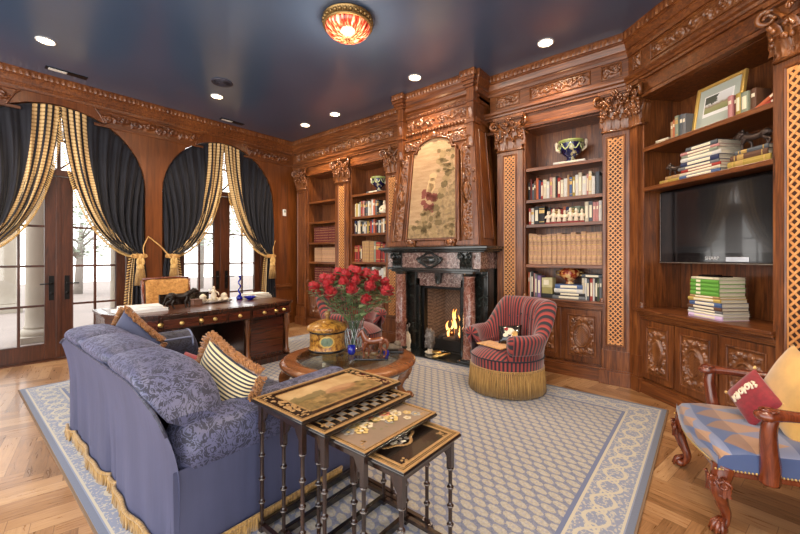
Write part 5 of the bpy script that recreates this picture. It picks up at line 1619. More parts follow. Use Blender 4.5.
# bloom positions round the vase: an even dome in space
N = 28
for k in range(N):
    a = k*2.39996; q = math.sqrt((k+.5)/N)
    spots.append((VX+.40*q*math.cos(a)+rr.uniform(-.02,.02), VY+.40*q*math.sin(a)+rr.uniform(-.02,.02), ZG+.735-.20*q**2.2+rr.uniform(-.035,.03)))
for k, p in enumerate(spots):
    a = math.atan2(p[1]-VY, p[0]-VX); base = (VX-.03*math.cos(a), VY-.03*math.sin(a), ZG+.04); neck = (VX+.06*math.cos(a), VY+.06*math.sin(a), ZG+.28)
    t = thing('rose', 'long-stemmed red rose among the bouquet in the crystal vase', 'rose', base, 0, 'red roses in the crystal vase')
    lean = (p[0]-VX)*1.1, (p[1]-VY)*1.1, .55
    b = B(); bloom(b, p, rr.uniform(.056,.066), lean); b.build('bloom', M['rose'], t, world=True)
    path = smooth_path([base, neck, (p[0]-.15*(p[0]-VX), p[1]-.15*(p[1]-VY), p[2]-.1), p], 6)
    b = B(); b.tube(path, .0038, 5); b.build('stem', M['stem'], t, world=True)
    b = B()
    for j in range(24):
        i = rr.randint(9, len(path)-2); q = Vector(path[i]); a2 = rr.uniform(0,6.28); L = rr.uniform(.045,.08)
        d = Vector((math.cos(a2), math.sin(a2), rr.uniform(-.3,.5))).normalized(); s = d.cross(Vector((0,0,1))).normalized(); o = q+d*.035
        b.tube([tuple(q), tuple(o)], .0015, 3)
        b.add([tuple(o), tuple(o+d*L*.4+s*L*.42+Vector((0,0,.008))), tuple(o+d*L), tuple(o+d*L*.4-s*L*.42+Vector((0,0,.008))), tuple(o+d*L*.45)], [(0,1,4),(1,2,4),(2,3,4),(3,0,4)], 0, True)
    b.build('leaves', M['green'], t, world=True)
# small things on the glass
def quadruped(b, L, H, kind, mat=0):
    """bronze animal, nose towards +x, standing on z=0; L body length"""
    if kind == 'horse':
        body = [(-.36,0,.62),(-.28,0,.66),(-.1,0,.62),(.12,0,.61),(.27,0,.66),(.34,0,.72)]; rb = [.09,.14,.13,.13,.145,.11]
        neck = [(.27,0,.68),(.36,0,.82),(.40,0,.95),(.385,0,1.02)]; rn = [.15,.115,.085,.07]
        head = [(.37,0,1.02),(.44,0,.98),(.53,0,.86),(.575,0,.79)]; rh = [.07,.075,.05,.038]
        tail = [(-.36,0,.68),(-.45,0,.66),(-.50,0,.48),(-.47,0,.3)]; rt = [.05,.06,.06,.015]
        front_, hind = .26, -.29; top = .6; rl = (.085,.055,.04,.032,.045)
    else:
        body = [(-.42,0,.60),(-.32,0,.63),(-.1,0,.56),(.14,0,.57),(.30,0,.64),(.38,0,.66)]; rb = [.08,.125,.10,.12,.14,.10]
        neck = [(.30,0,.66),(.42,0,.74),(.50,0,.80)]; rn = [.125,.11,.09]
        head = [(.46,0,.80),(.55,0,.82),(.64,0,.78),(.69,0,.75)]; rh = [.09,.10,.07,.05]
        tail = [(-.42,0,.62),(-.52,0,.54),(-.57,0,.36),(-.62,0,.24),(-.70,0,.22)]; rt = [.035,.026,.022,.022,.026]
        front_, hind = .28, -.32; top = .55; rl = (.085,.055,.04,.034,.055)
    S = Vector((L, L, H))
    def sc(pts): return smooth_path([(p[0]*L, p[1]*L, p[2]*H) for p in pts], 4)
    def rs(r_, n): return [lerp(r_[min(int(i/(n-1)*(len(r_)-1)),len(r_)-2)], r_[min(int(i/(n-1)*(len(r_)-1)),len(r_)-2)+1], (i/(n-1)*(len(r_)-1))%1 if i < n-1 else 1)*L for i in range(n)]
    for pts, r_ in ((body,rb),(neck,rn),(head,rh),(tail,rt)):
        P = sc(pts); b.tube(P, rs(r_, len(P)), 10, mat=mat, flat=.8)
    b.ball((body[0][0]*L, 0, body[0][2]*H), (rb[0]*L,rb[0]*L*.8,rb[0]*L), 8, 6, mat)
    b.ball((head[-1][0]*L,0,head[-1][2]*H), rh[-1]*L, 8, 6, mat)
    for s in (-1,1):
        st = .1 if s > 0 else -.09
        x = front_; y = s*.085
        P = sc([(x,y,top),(x+st*.6,y,.38),(x+st*1.0,y,.30),(x+st*.8,y,.08),(x+st*.8+.03,y,.03)]); b.tube(P, rs(rl, len(P)), 8, mat=mat)
        x = hind
        P = sc([(x,y,top+.02),(x+.06-st*.4,y,.42),(x-.07-st,y,.26),(x-.02-st,y,.07),(x+.03-st,y,.03)]); b.tube(P, rs((rl[0]*1.3,)+rl[1:], len(P)), 8, mat=mat)
        if kind == 'horse': b.tube(sc([(.385,s*.035,1.03),(.375,s*.045,1.11)]), [.022*L]*4+[.006*L], 5, mat=mat)
        else: b.ball((.50*L,s*.075*L,.90*H), (.03*L,.025*L,.045*H), 6, 5, mat)
hs = thing('horse_figurine', 'glossy brown standing horse figurine on a black plinth, in front of the vase', 'figurine', (-2.27,2.36,ZG), math.radians(220))
b = B(); b.box(-.15,-.06,0,.15,.06,.016); b.build('plinth', M['black'], hs, bevel=.004)
b = B(); b.T = Matrix.Translation((-.02,0,.016)); quadruped(b, .24, .225, 'horse')
b.build('horse', simple('chestnut_glaze', (112,58,30), .2, coat=.6, var=.35, vscale=18), hs)
b = B(); b.T = Matrix.Translation((-.02,0,.016))
for k in range(9):
    t_ = k/8; b.ball((lerp(.05,.09,t_)-.005, 0, lerp(.165,.236,t_)), (.012,.008,.018), 6, 4)
b.build('mane', M['black'], hs)
bk = thing('stone_block', 'rough dark carved stone block lying on the glass beside the horse', 'ornament', (-2.30,2.66,ZG), math.radians(35))
b = B(); b.box(-.12,-.06,0,.12,.06,.02); b.build('black_base', M['black'], bk, bevel=.004)
b = B(); b.ball((0,0,.045), (.10,.05,.03), 14, 8); b.ball((.06,0,.075), (.035,.03,.03), 9, 6); b.build('carving', simple('grey_brown_stone', (104,90,74), .7, var=.4, vscale=25), bk)
for p, lab, k in (((-2.52,2.36),'cobalt blue glass tumbler tucked between the vase and the painted box',.05),((-2.22,2.50),'small cobalt blue glass behind the horse figurine',.035)):
    b = B(); b.lathe([(.002,0),(k*.8,0),(k,.03),(k,k*2.2),(k*.9,k*2.2),(k*.85,.03),(.002,.02)], n=18); o = b.build('blue_glass', M['blueglass']); o.scale = (.72,.72,.72); o.location = p+(ZG,); tag(o, lab, 'glass')
# ------------------------------------------------------------------ striped tub chairs
def tub_chair(label, loc, rz):
    t = thing('tub_chair', label, 'armchair', loc, rz, 'striped tub chairs')
    b = B(); n = 120; r = random.Random(1)
    for k in range(n):
        a = 2*PI*k/n
        for q in (.348,.36):
            b.tube([(q*math.cos(a), q*math.sin(a), .25), ((q+.01)*math.cos(a+r.uniform(-.01,.01)), (q+.01)*math.sin(a), .12), ((q+.016)*math.cos(a+r.uniform(-.02,.02)), (q+.016)*math.sin(a), .008+r.uniform(0,.008))], [.009,.0105,.0095], 4)
    b.tube([(.358*math.cos(2*PI*k/60), .358*math.sin(2*PI*k/60), .252) for k in range(60)], .011, 6, closed=True)
    b.build('bullion_fringe', M['fringe'], t)
    b = B(); b.grid(lambda u, v: (lerp(.345,.362,v)*math.cos(2*PI*u), lerp(.345,.362,v)*math.sin(2*PI*u), lerp(.02,.36,v)), 72, 4, cu=True, uvscale=(60,1))
    b.build('body', M['redstripe'], t)
    # seat, stripes running front to back and over the rounded edge
    b = B()
    def seat(u, v):
        x = (u-.5)*2*.335; w = math.sqrt(max(0, .335**2-x*x)); q = (v-.5)*2; y = q*w*1.0
        e = min(1, math.hypot(x, y)/.335)
        return (x, y-.035, .345+.10*(1-e**3.2)+.012*math.cos(x*6))
    b.grid(seat, 40, 24, uvscale=(19,1)); b.build('seat', M['redstripe'], t)
    # barrel back and arms: one padded shell
    F0 = math.radians(128)
    def top(ph):
        a = abs(math.degrees(ph))
        k = min(1, max(0, (a-42)/40)); k = k*k*(3-2*k)
        return lerp(.90, .60, k)
    def shell(u, v):
        ph = lerp(-F0, F0, u); tz = top(ph); armk = 1-(tz-.60)/.30
        arm_r = .085*armk+.06*(1-armk)
        flare = .085*(1-armk)+.03*armk
        tuft = .016*(1-armk)*math.cos(ph*14)*max(0,math.sin(PI*min(1,max(0,(v-.5)*2.2))))
        # loop: outer bottom -> outer top -> roll -> inner top -> inner bottom
        P = [(.352,.25),(.362,.40),(.375+flare*.4,tz-.17),(.395+flare,tz-.055),(.37+flare,tz-.008),(.325+flare*.7,tz),(.285+flare*.4,tz-.04),(.262+flare*.15,tz-.14),(.25,.46),(.26,.38)]
        a = v*(len(P)-1); k = min(int(a), len(P)-2); f = a-k
        p0 = P[max(k-1,0)]; p1 = P[k]; p2 = P[k+1]; p3 = P[min(k+2,len(P)-1)]
        q = [.5*((2*p1[j])+(-p0[j]+p2[j])*f+(2*p0[j]-5*p1[j]+4*p2[j]-p3[j])*f*f+(-p0[j]+3*p1[j]-3*p2[j]+p3[j])*f**3) for j in (0,1)]
        rr_ = q[0]-tuft
        return (rr_*math.sin(ph), rr_*math.cos(ph), q[1])
    b = B(); b.grid(shell, 110, 40, uvscale=(48,1))
    b.build('barrel_back', M['redstripe'], t)
    for s in (0, 1):      # padded scroll at each arm front
        b = B()
        ph = -F0 if s == 0 else F0
        ring = [shell(s, k/40) for k in range(41)]
        c = np.mean(np.array(ring[8:34]), 0)
        fw = Vector((0,-1,0)); fw = Vector((math.cos(ph)*(-1 if s==0 else 1)*1, -math.sin(ph)*(-1 if s==0 else 1)*1, 0))*1
        def cap(u, v):
            p = Vector(ring[min(40,int(round(u*40)))]); q = p.lerp(Vector(c), v**1.3)
            out = .05*math.sqrt(max(0, 1-(1-v)**2))
            return tuple(q + fw*out)
        b.grid(cap, 40, 6, uvscale=(12,1)); b.build('arm_front', M['redstripe'], t)
    b = B()
    for k in range(9):
        ph = lerp(-.62,.62,k/8)
        for z in (.55,.70): b.ball((.268*math.sin(ph), .268*math.cos(ph)-.004, z+.03*(k%2)), .009, 6, 4)
    b.build('buttons', M['darkdamask'], t)
    b = B(); b.tube([(.364*math.sin(a), .364*math.cos(a), .355) for a in [2*PI*k/60 for k in range(60)]], .007, 5, closed=True); b.build('piping', M['navy'], t)
    return t
tub_chair('red and navy striped tub chair with gold fringe, standing alone before the bookcase', (-1.60,3.66,ZR), math.radians(-20))
tub_chair('red striped tub chair partly hidden behind the roses and painted box', (-3.62,3.42,ZR), math.radians(88)).scale = (1.05,1.05,1.06)
p_, f_ = pillow('pillow', 'small black pillow with a pale round motif lying in the striped tub chair', (-1.56,3.66,.56), (.9,.25,.1), (.05,.5,.8), .24, .20, .08, M['black'])
b = B()
for (x, y, rx, ry, m) in ((.0,.02,.05,.035,0),(.05,-.01,.03,.03,1),(-.04,-.02,.025,.02,0),(-.03,.04,.02,.02,2)):
    ring = [(x+rx*math.cos(2*PI*k/14), y+ry*math.sin(2*PI*k/14), .041) for k in range(14)]
    b.add(ring, [tuple(range(14))], m)
b.build('needlework_motif', [M['ivory'], M['goldvelvet'], M['rose']], p_)
b = B(); b.box(-.16,-.1,0,.16,.1,.012); o = b.build('folded_cloth', M['goldcloth'], bevel=.005); o.location = (-1.66,3.52,.458); o.rotation_euler = (0,0,-.3); tag(o, 'small folded gold cloth on the seat of the striped tub chair', 'cloth')
# ------------------------------------------------------------------ carved open armchair
ac = thing('open_armchair', 'carved mahogany open armchair with blue and bronze diamond satin seat', 'armchair', (.245,2.805,0), math.radians(-73.4))
b = B()
def seatf(u, v):
    x = lerp(-.345,.345,u); w = 1
    P = [(-.334,.325),(-.351,.355),(-.348,.40),(-.32,.428),(-.22,.445),(0,.452),(.2,.445),(.30,.43)]
    a = v*(len(P)-1); k = min(int(a), len(P)-2); f = a-k
    y = lerp(P[k][0], P[k+1][0], f); z = lerp(P[k][1], P[k+1][1], f)
    e = abs(2*u-1)**6
    zz = z - .03*e*(1 if z > .40 else 0)
    y2 = y*(1-.03*e) - (.018*math.cos((u-.5)*2*PI)*max(0,-y/.35))
    xs = x*lerp(1.0,.86,(y+.35)/.65)
    return (xs, y2, zz)
b.grid(seatf, 40, 40)
L = [seatf(0, k/40) for k in range(41)]; Rr = [seatf(1, k/40) for k in range(41)]
for row in (L, Rr):
    o = len(b.v); vs = row + [(p[0], p[1], .325) for p in row]
    b.add(vs, [(k, k+1, 42+k, 41+k) for k in range(40)], 0, False, [(.02, .02) for p in vs])
b.build('seat', M['diamond'], ac)
b = B()
for k in range(48):
    p = seatf(k/47, 0); b.ball((p[0], p[1]-.004, .328), .0055, 6, 4)
for row in (L, Rr):
    for k in range(44):
        y = lerp(-.33,.29,k/43); xx = .345*lerp(1,.86,(y+.35)/.65)+.003; b.ball(((-xx if row is L else xx), y, .328), .0055, 6, 4)
b.build('brass_nail', M['goldmetal'], ac); 
b = B(); b.prism([(-.32,-.315),(.32,-.315),(.275,.28),(-.275,.28)], .285, .335); b.build('seat_rail', M['mahog'], ac, bevel=.006)
def cabriole(x, y, s, back=False):
    b = B(); d = Vector((s*.55, -.83 if not back else .83)).normalized()
    pts = smooth_path([(0,.33),(.02,.27),(.035,.22),(.012,.15),(-.012,.09),(-.004,.05),(.02,.028)], 5)
    b.tube([(x+d.x*p, y+d.y*p, z) for p, z in pts], [lerp(.05,.02,min(1,(k/22)**.8)) for k in range(len(pts))], 10)
    b.ball((x+d.x*.026, y+d.y*.026, .028), (.034,.034,.028), 10, 7)
    for k in range(4):
        a = lerp(-.9,.9,k/3); e = d*math.cos(a)+Vector((-d.y,d.x))*math.sin(a)
        b.tube([(x+e.x*.012, y+e.y*.012, .075),(x+d.x*.02+e.x*.03, y+d.y*.02+e.y*.03, .05),(x+d.x*.024+e.x*.042, y+d.y*.024+e.y*.042, .012)], [.009,.011,.006], 6)
    lg = b.build('leg', M['mahog'], ac)
    if not back:
        b = B()
        for k in range(-1,2):
            e = d*math.cos(k*.7)+Vector((-d.y,d.x))*math.sin(k*.7)
            leaf(b, (x+e.x*.05, y+e.y*.05, .2), (e.x,e.y,0), (-e.y,e.x,0), .06, .13, .02)
            b.tube([(x+e.x*(.062)+(-e.y)*q*math.cos(a), y+e.y*.062+e.x*q*math.cos(a), .255+q*math.sin(a)) for q, a in [(lerp(.028,.006,j/12), 2*PI*1.2*j/12) for j in range(13)]], .007, 5)
        b.build('carved_knee', M['mahog'], lg)
for s in (-1,1): cabriole(s*.305,-.285,s); cabriole(s*.26,.26,s,True)
for s in (-1,1):
    b = B()
    up = smooth_path([(s*.33,-.125,.30),(s*.342,-.125,.38),(s*.354,-.135,.47),(s*.367,-.14,.56),(s*.373,-.13,.615)], 6)
    b.tube(up, [lerp(.042,.026,k/(len(up)-1)) for k in range(len(up))], 10)
    ar = smooth_path([(s*.375,-.15,.628),(s*.37,-.09,.632),(s*.35,.04,.63),(s*.325,.16,.635),(s*.30,.30,.66)], 6)
    b.tube(ar, [lerp(.034,.025,min(1,k/8)) for k in range(len(ar))], 10, flat=1.15)
    b.ball((s*.376,-.15,.626), (.042,.05,.027), 12, 8)
    a_ = b.build('arm', M['mahog'], ac)
    b = B(); b.tube([(s*.376+q*math.cos(a), -.15+q*1.15*math.sin(a), .652) for q, a in [(lerp(.036,.006,j/20), 2*PI*1.6*j/20) for j in range(21)]], .006, 5)
    b.build('scroll_carving', M['mahog'], a_)
b = B(); b.box(-.28,.27,.40,.28,.34,.95); b.build('back_pad', M['bluesatin'], ac, bevel=.03, bseg=3)
b = B()
for s in (-1,1): b.tube([(s*.28,.28,.3),(s*.29,.31,.6),(s*.3,.38,1.0)], .024, 8)
b.tube(smooth_path([(-.3,.38,1.0),(-.15,.385,1.04),(0,.385,1.03),(.15,.385,1.04),(.3,.38,1.0)],5), .024, 8); b.build('back_frame', M['mahog'], ac)
def acw(x, y, z):
    a = math.radians(-73.4); return (.245+x*math.cos(a)-y*math.sin(a), 2.805+x*math.sin(a)+y*math.cos(a), z)
ax = Vector((math.cos(math.radians(-73.4)), math.sin(math.radians(-73.4)),0)); ay = Vector((-ax.y, ax.x, 0))
gp, _ = pillow('pillow', 'gold velvet pillow leaning against the back of the carved armchair', acw(.02,.10,.64), tuple(ax*.92+Vector((0,0,-.30))), tuple(Vector((0,0,1))*.93+ay*.30+ax*.28), .42, .38, .15, M['goldvelvet'])
b = B(); b.tube([ (q[0],q[1],0) for q in [(.21*math.cos(0),0,0)]]*2, .001, 3) if False else None
rp, rf = pillow('pillow', 'small red velvet pillow with cream embroidery on the diamond satin seat', acw(-.05,-.04,.575), tuple(ax*.85+ay*.15+Vector((0,0,-.48))), tuple(Vector((0,0,1))*.85+ay*.42+ax*.25), .25, .22, .10, M['fabricred'])
b = B()
def onp(u, v): p = rf(u, v); return (p[0], p[1], p[2]+.002)
def sew(pts, r_=.005): b.tube([onp(u, v) for u, v in pts], r_, 5)
for k in range(3):
    v0 = .28+.2*k
    sew([(.40+.075*(1-.6*t)*math.cos(2*PI*1.2*t+k), v0+.07*(1-.5*t)*math.sin(2*PI*1.2*t+k)) for t in [j/16 for j in range(17)]], .006)
    sew([(.33,v0+.08),(.42,v0+.1),(.50,v0+.07)], .006)
sew([(.33,.18),(.4,.2),(.47,.17)], .008); sew([(.34,.82),(.38,.86),(.42,.82),(.46,.87),(.50,.82)], .007)
b.build('cream_embroidery', M['ivory'], rp)
b = B()
for u, v in ((0,0),(1,0),(0,1),(1,1)):
    p = rf(u, v); b.ball(p, .008, 8, 5); 
    for k in range(6): b.tube([p, (p[0]*1.04+.007*math.cos(k*1.05), p[1]*1.04+.007*math.sin(k*1.05), p[2])], .004, 3)
b.build('gold_tassel', M['goldfab'], rp)
# ------------------------------------------------------------------ desk
DK = thing('desk', 'large dark mahogany pedestal desk with round brass knobs in front of the doors', 'desk', (-4.7,2.0,0))
top = [(-5.22,1.02),(-4.72,.99),(-4.30,1.10),(-4.17,1.32),(-4.13,1.7),(-4.13,2.3),(-4.17,2.65),(-4.25,2.90),(-4.30,2.96),(-5.22,2.98)]
def inset(k): 
    c = np.mean(np.array(top),0); return [tuple(np.array(p)+(c-np.array(p))/np.linalg.norm(c-np.array(p))*k) for p in top]
b = B(); b.prism(top, .745, .775); b.prism(inset(.012), .735, .745); b.build('desk_top', M['darkwood'], DK, world=True, bevel=.006)
b = B(); b.prism(inset(.085), .7745, .7775); b.build('leather_inset', simple('brown_writing_leather', (84,48,30), .3, coat=.3), DK, world=True)
b = B(); b.prism(inset(.03), .615, .735); b.build('frieze', M['darkwood'], DK, world=True, bevel=.004)
def desk_front(x0y0, x1y1, z0, z1, name, mat, parent, o=.004, th=.012):
    p = Vector(x0y0); q = Vector(x1y1); t = (q-p).normalized(); nn = Vector((t.y,-t.x))
    bb = B(); P = [p+nn*o, q+nn*o, q+nn*(o+th), p+nn*(o+th)]
    bb.prism([tuple(v) for v in P], z0, z1)
    return bb.build(name, mat, parent, world=True, bevel=.003), (p+q)/2+nn*(o+th), nn
ins = inset(.03)
inlay = wood('flame_inlay', (44,16,9), (72,30,16), (100,48,26), 'y', rough=.2, coat=.6)
segs = []
F_ = [ins[2], ins[3], ins[4], ins[5], ins[6], ins[7]]
for i, n in ((0,1),(1,1),(2,2),(3,1),(4,1)):
    for k in range(n):
        segs.append((lerp3(F_[i], F_[i+1], (k+.06)/n), lerp3(F_[i], F_[i+1], (k+.94)/n)))
def knob(bb, c, n, r_=.016):
    M3 = Matrix((Vector((-n.y,n.x,0)), Vector((0,0,1)), Vector((n.x,n.y,0)))).transposed().to_4x4()
    bb.T = Matrix.Translation(c) @ M3
    bb.lathe([(r_*1.35,0),(r_*1.35,.003),(r_*.5,.005),(r_*.45,.012),(r_,.018),(r_*.9,.026),(r_*.3,.03)], n=14); bb.T = None
for p, q in segs:
    dr, c, nn = desk_front(p, q, .63, .72, 'drawer', inlay, DK)
    bb = B(); knob(bb, (c.x,c.y,.675), nn); bb.build('knob', M['goldmetal'], dr, world=True)
for i in (1,2,4):   # brass roundels on the dividing stiles
    bb = B(); v = Vector(F_[i]); nn = (Vector(F_[i+1])-v).normalized(); nn = Vector((nn.y,-nn.x)); knob(bb, (v.x+nn.x*.006, v.y+nn.y*.006, .675), nn, .018); bb.build('roundel', M['goldmetal'], DK, world=True)
for ya, yb in ((1.12,1.55),(2.27,2.88)):
    b = B(); b.box(-5.15,ya,.04,-4.30,yb,.62); b.box(-5.17,ya-.015,0,-4.26,yb+.015,.085); b.box(-5.16,ya-.01,.085,-4.28,yb+.01,.10)
    pd = b.build('pedestal', M['darkwood'], DK, world=True, bevel=.005)
    b = B(); b.box(-4.302,ya+.08,.13,-4.292,yb-.08,.57); b.build('panel', inlay, pd, world=True, bevel=.004)
    for yy in (ya+.035, yb-.035):
        b = B(); b.lathe([(.02,.1),(.032,.11),(.034,.14),(.022,.16),(.02,.3),(.026,.4),(.036,.48),(.03,.54),(.036,.57),(.03,.6),(.036,.615)], (-4.275,yy,0), 12)
        for k in range(7):
            leaf(b, (-4.255,yy,.42), (1,0,0), (0,1,0), .05, .09, .02) if k == 0 else b.ball((-4.245, yy, .46+.02*k), (.014,.02,.014), 6, 4)
        b.ball((-4.26,yy,.595), (.02,.024,.024), 8, 6)
        b.ball((-4.25,yy,.12), (.03,.03,.022), 8, 5)
        b.build('carved_term', M['carve'], pd, world=True)
b = B(); b.box(-5.12,1.55,.12,-5.09,2.27,.62); b.build('modesty_panel', M['darkwood'], DK, world=True)
# chair behind the desk
dc = thing('desk_chair', 'gold upholstered desk chair with reddish wood frame drawn up behind the desk', 'chair', (-5.62,1.98,0), PI/2)
b = B()
def bk_(u, v):
    x = lerp(-.27,.27,u); z = lerp(.50,1.04,v)
    return (x, .24+.10*(z-.5)+.045*(x/.27)**2*-1, z - .015*(abs(x)/.27)**4*(v))
b.grid(lambda u, v: (bk_(u,v)[0], bk_(u,v)[1]-.04*math.sin(PI*u)**.4*math.sin(PI*v)**.4, bk_(u,v)[2]), 20, 20)
b.grid(lambda u, v: (bk_(u,v)[0], bk_(u,v)[1]+.03*math.sin(PI*u)**.4*math.sin(PI*v)**.4, bk_(u,v)[2]), 20, 20)
b.build('backrest', M['goldcloth'], dc)
b = B(); b.box(-.28,-.28,.40,.28,.24,.50); b.build('seat', M['goldcloth'], dc, bevel=.035, bseg=3)
b = B()
for s in (-1,1): b.tube([(s*.285,.22,0),(s*.285,.22,.45),(s*.29,.25,.7),(s*.29,.29,1.03)], .022, 8)
b.tube([(-.29,.295,1.045),(0,.285,1.055),(.29,.295,1.045)], .016, 8)
b.build('back_frame', M['mahog'], dc)
for s in (-1,1):
    b = B(); b.tube(smooth_path([(s*.29,.26,.72),(s*.31,.05,.70),(s*.31,-.15,.68),(s*.31,-.22,.62),(s*.29,-.2,.42)],5), .02, 8); b.build('arm', M['mahog'], dc)
    b = B(); b.tube([(s*.25,-.25,.42),(s*.25,-.25,0)], [.024,.016], 8); b.build('leg', M['mahog'], dc)
# ------------------------------------------------------------------ on the desk
ZD = .7775
def flat_pile(name, label, cx, cy, specs, cat, group=None, z=ZD):
    for k, (w, d, h, a, lab, m) in enumerate(specs):
        t = thing(name, lab, cat, (cx, cy, z), a, group)
        b = B(); b.box(-w/2,-d/2,.002,w/2,d/2,h-.002); b.build('page_block', M['pages'] if name != 'paper_stack' else M['paper'], t)
        b = B(); b.box(-w/2-.003,-d/2-.003,0,w/2+.003,d/2+.003,.003); b.box(-w/2-.003,-d/2-.003,h-.003,w/2+.003,d/2+.003,h); b.box(-w/2-.004,-d/2-.003,0,-w/2,d/2+.003,h); b.build('cover', m, t)
        z += h
    return z
wc = M['paper']
flat_pile('paper_stack', '', -4.62,1.30, [(.30,.42,.03,.05,'thick white document stack on the desk, under the slimmer stack',wc),(.26,.36,.028,-.12,'slim white document stack lying on top, at the sofa end of the desk',wc)], 'papers', 'white papers on the desk')
flat_pile('book', '', -4.93,2.77, [(.26,.36,.022,.1,'white book at the bottom of the low pile, corner end of the desk',wc),(.25,.34,.020,.0,'white book in the middle of the low pile, corner end of the desk',simple('off_white_cover',(214,210,204),.5)),(.22,.30,.018,.2,'white book topmost on the low pile, corner end of the desk',wc)], 'book', 'white books on the desk')
pn = thing('panther_figurine', 'dark bronze prowling panther figurine on the desk', 'figurine', (-4.55,1.66,ZD), math.radians(78))
b = B(); quadruped(b, .26, .235, 'cat'); b.build('panther', M['bronze'], pn)
t = thing('desk_tray', 'flat black letter tray standing upright behind the panther figurine', 'tray', (-4.95,1.86,ZD))
b = B(); b.box(-.015,-.28,0,.015,.28,.13); b.build('panel', M['black'], t, bevel=.003); b = B(); b.box(-.06,-.2,0,.06,.2,.012); b.build('foot', M['black'], t)
ik = thing('inkstand', 'ornate ivory and silver inkstand with a small figure, on the desk by the second door', 'inkstand', (-4.78,2.13,ZD))
b = B(); b.prism([(.11*math.cos(a)*(1+.06*math.cos(6*a)), .22*math.sin(a)*(1+.06*math.cos(6*a))) for a in [2*PI*k/40 for k in range(40)]], .012, .03)
for s in (-1,1):
    for q in (-1,1): b.ball((s*.07,q*.15,.01), .018, 8, 5)
b.build('tray', M['silver'], ik, bevel=.004)
b = B(); r = random.Random(4)
for q in (-.13,.13): b.lathe([(.03,.03),(.04,.045),(.036,.075),(.042,.082),(.03,.10),(.01,.115)], (0,q,0), 14)
for k in range(22): b.ball((r.uniform(-.06,.06), r.uniform(-.19,.19), .035), (r.uniform(.014,.03), r.uniform(.014,.03), r.uniform(.012,.03)), 7, 5)
b.build('inkwells', M['ivory'], ik)
b = B(); b.lathe([(.04,.03),(.03,.06),(.034,.09),(.022,.13),(.026,.15),(.012,.17)], n=12); b.ball((0,0,.185), (.018,.018,.022), 9, 7)
b.tube([(0,.02,.14),(.02,.05,.12),(.03,.05,.09)], [.009,.007,.006], 6); b.tube([(0,-.02,.14),(.02,-.05,.13),(.01,-.06,.17)], [.009,.007,.006], 6); b.build('figure', M['ivory'], ik)
t = thing('desk_box', 'small brown leather box on the desk between the panther and the inkstand', 'box', (-4.72,1.90,ZD))
b = B(); b.box(-.05,-.05,0,.05,.05,.05); b.build('body', simple('brown_leather', (120,86,70), .5), t, bevel=.004); b = B(); b.box(-.052,-.052,.05,.052,.052,.068); b.build('lid', simple('brown_leather_lid', (110,76,62), .5), t, bevel=.005)
vz = thing('bud_vase', 'slender twisted cobalt blue glass vase on the desk', 'vase', (-4.85,2.50,ZD))
b = B(); b.lathe([(.035,0),(.04,.01),(.042,.03),(.022,.055),(.012,.07)], n=14); b.tube([(.012*math.sin(t*14), .012*math.cos(t*14), .06+t*.24) for t in [k/24 for k in range(25)]], [.013-.004*math.sin(k/24*PI) for k in range(25)], 9); b.lathe([(.009,.29),(.014,.305),(.03,.32),(.024,.322),(.008,.305)], (.01,.0,0), 12); b.build('glass', M['blueglass'], vz)
vz = thing('glass_dish', 'low cobalt blue glass dish on the desk next to the slender blue vase', 'dish', (-4.72,2.58,ZD))
b = B(); b.lathe([(.03,0),(.034,.008),(.07,.03),(.085,.042),(.082,.046),(.066,.036),(.03,.014),(.004,.012)], n=20); b.build('glass', M['blueglass'], vz)
# ------------------------------------------------------------------ books
PAL = {'cream': (226,212,184), 'white': (228,224,216), 'red': (176,52,42), 'dark red': (110,34,34), 'black': (34,32,32), 'navy': (40,52,92), 'blue': (78,104,150), 'grey': (120,120,122), 'pink': (206,140,136), 'orange': (206,104,62), 'tan': (188,146,100), 'green': (92,106,76), 'brown': (106,70,48), 'yellow': (212,180,92), 'sage': (150,158,136), 'slate': (86,92,100), 'violet': (150,120,170), 'mustard': (186,156,70)}
BM = {k: simple(k.replace(' ','_')+'_book_cloth', tuple(c*.88 for c in v), .6, var=.08, vscale=40) for k, v in PAL.items()}
LM = simple('spine_label', (226,214,186), .6); LD = simple('spine_gilding', (190,156,92), .4, .4)
_mesh = {}
def book_mesh(w, h, d, col, label_=None, antique=False):
    key = (round(w,3), round(h,3), round(d,3), col, label_, antique)
    if key in _mesh: return _mesh[key]
    b = B()                                # x: thickness, -y: spine, z: height
    b.box(0,0,0, .0025,d,h,0); b.box(w-.0025,0,0, w,d,h,0)
    b.prism([(0,.004),(w*.15,-.002),(w*.5,-.005),(w*.85,-.002),(w,.004),(w,.008),(0,.008)], 0, h, 'z', 0)
    b.box(.0025,.008,.004, w-.0025,d-.004,h-.004, 1)
    if label_:
        zs = {1: ((.62,.78),), 2: ((.2,.8),), 3: ((.12,.15),(.62,.8),(.86,.89)), 4: ((.1,.12),(.27,.29),(.44,.46),(.61,.63),(.78,.8),(.9,.92))}[label_]
        for z0, z1 in zs:
            b.prism([(w*.2 if label_ in (1,2) else w*.04,-.0035),(w*.5,-.0062),(w*.8 if label_ in (1,2) else w*.96,-.0035),(w*.5,-.003)], h*z0, h*z1, 'z', 2)
    me_o = b.build('book', [BM[col] if col in BM else M[col], M['pages'], LD if (label_ in (3,4)) else LM], None, keep=True)
    me = me_o.data; bpy.data.objects.remove(me_o)
    _mesh[key] = me
    return me
ORD = 'first second third fourth fifth sixth seventh eighth ninth tenth eleventh twelfth thirteenth fourteenth fifteenth sixteenth seventeenth eighteenth nineteenth twentieth twenty-first twenty-second twenty-third twenty-fourth twenty-fifth twenty-sixth twenty-seventh twenty-eighth'.split()
def put_book(me, M4, label, group):
    o = bpy.data.objects.new('book', me); C.objects.link(o); o.matrix_world = M4
    return tag(o, label, 'book', group)
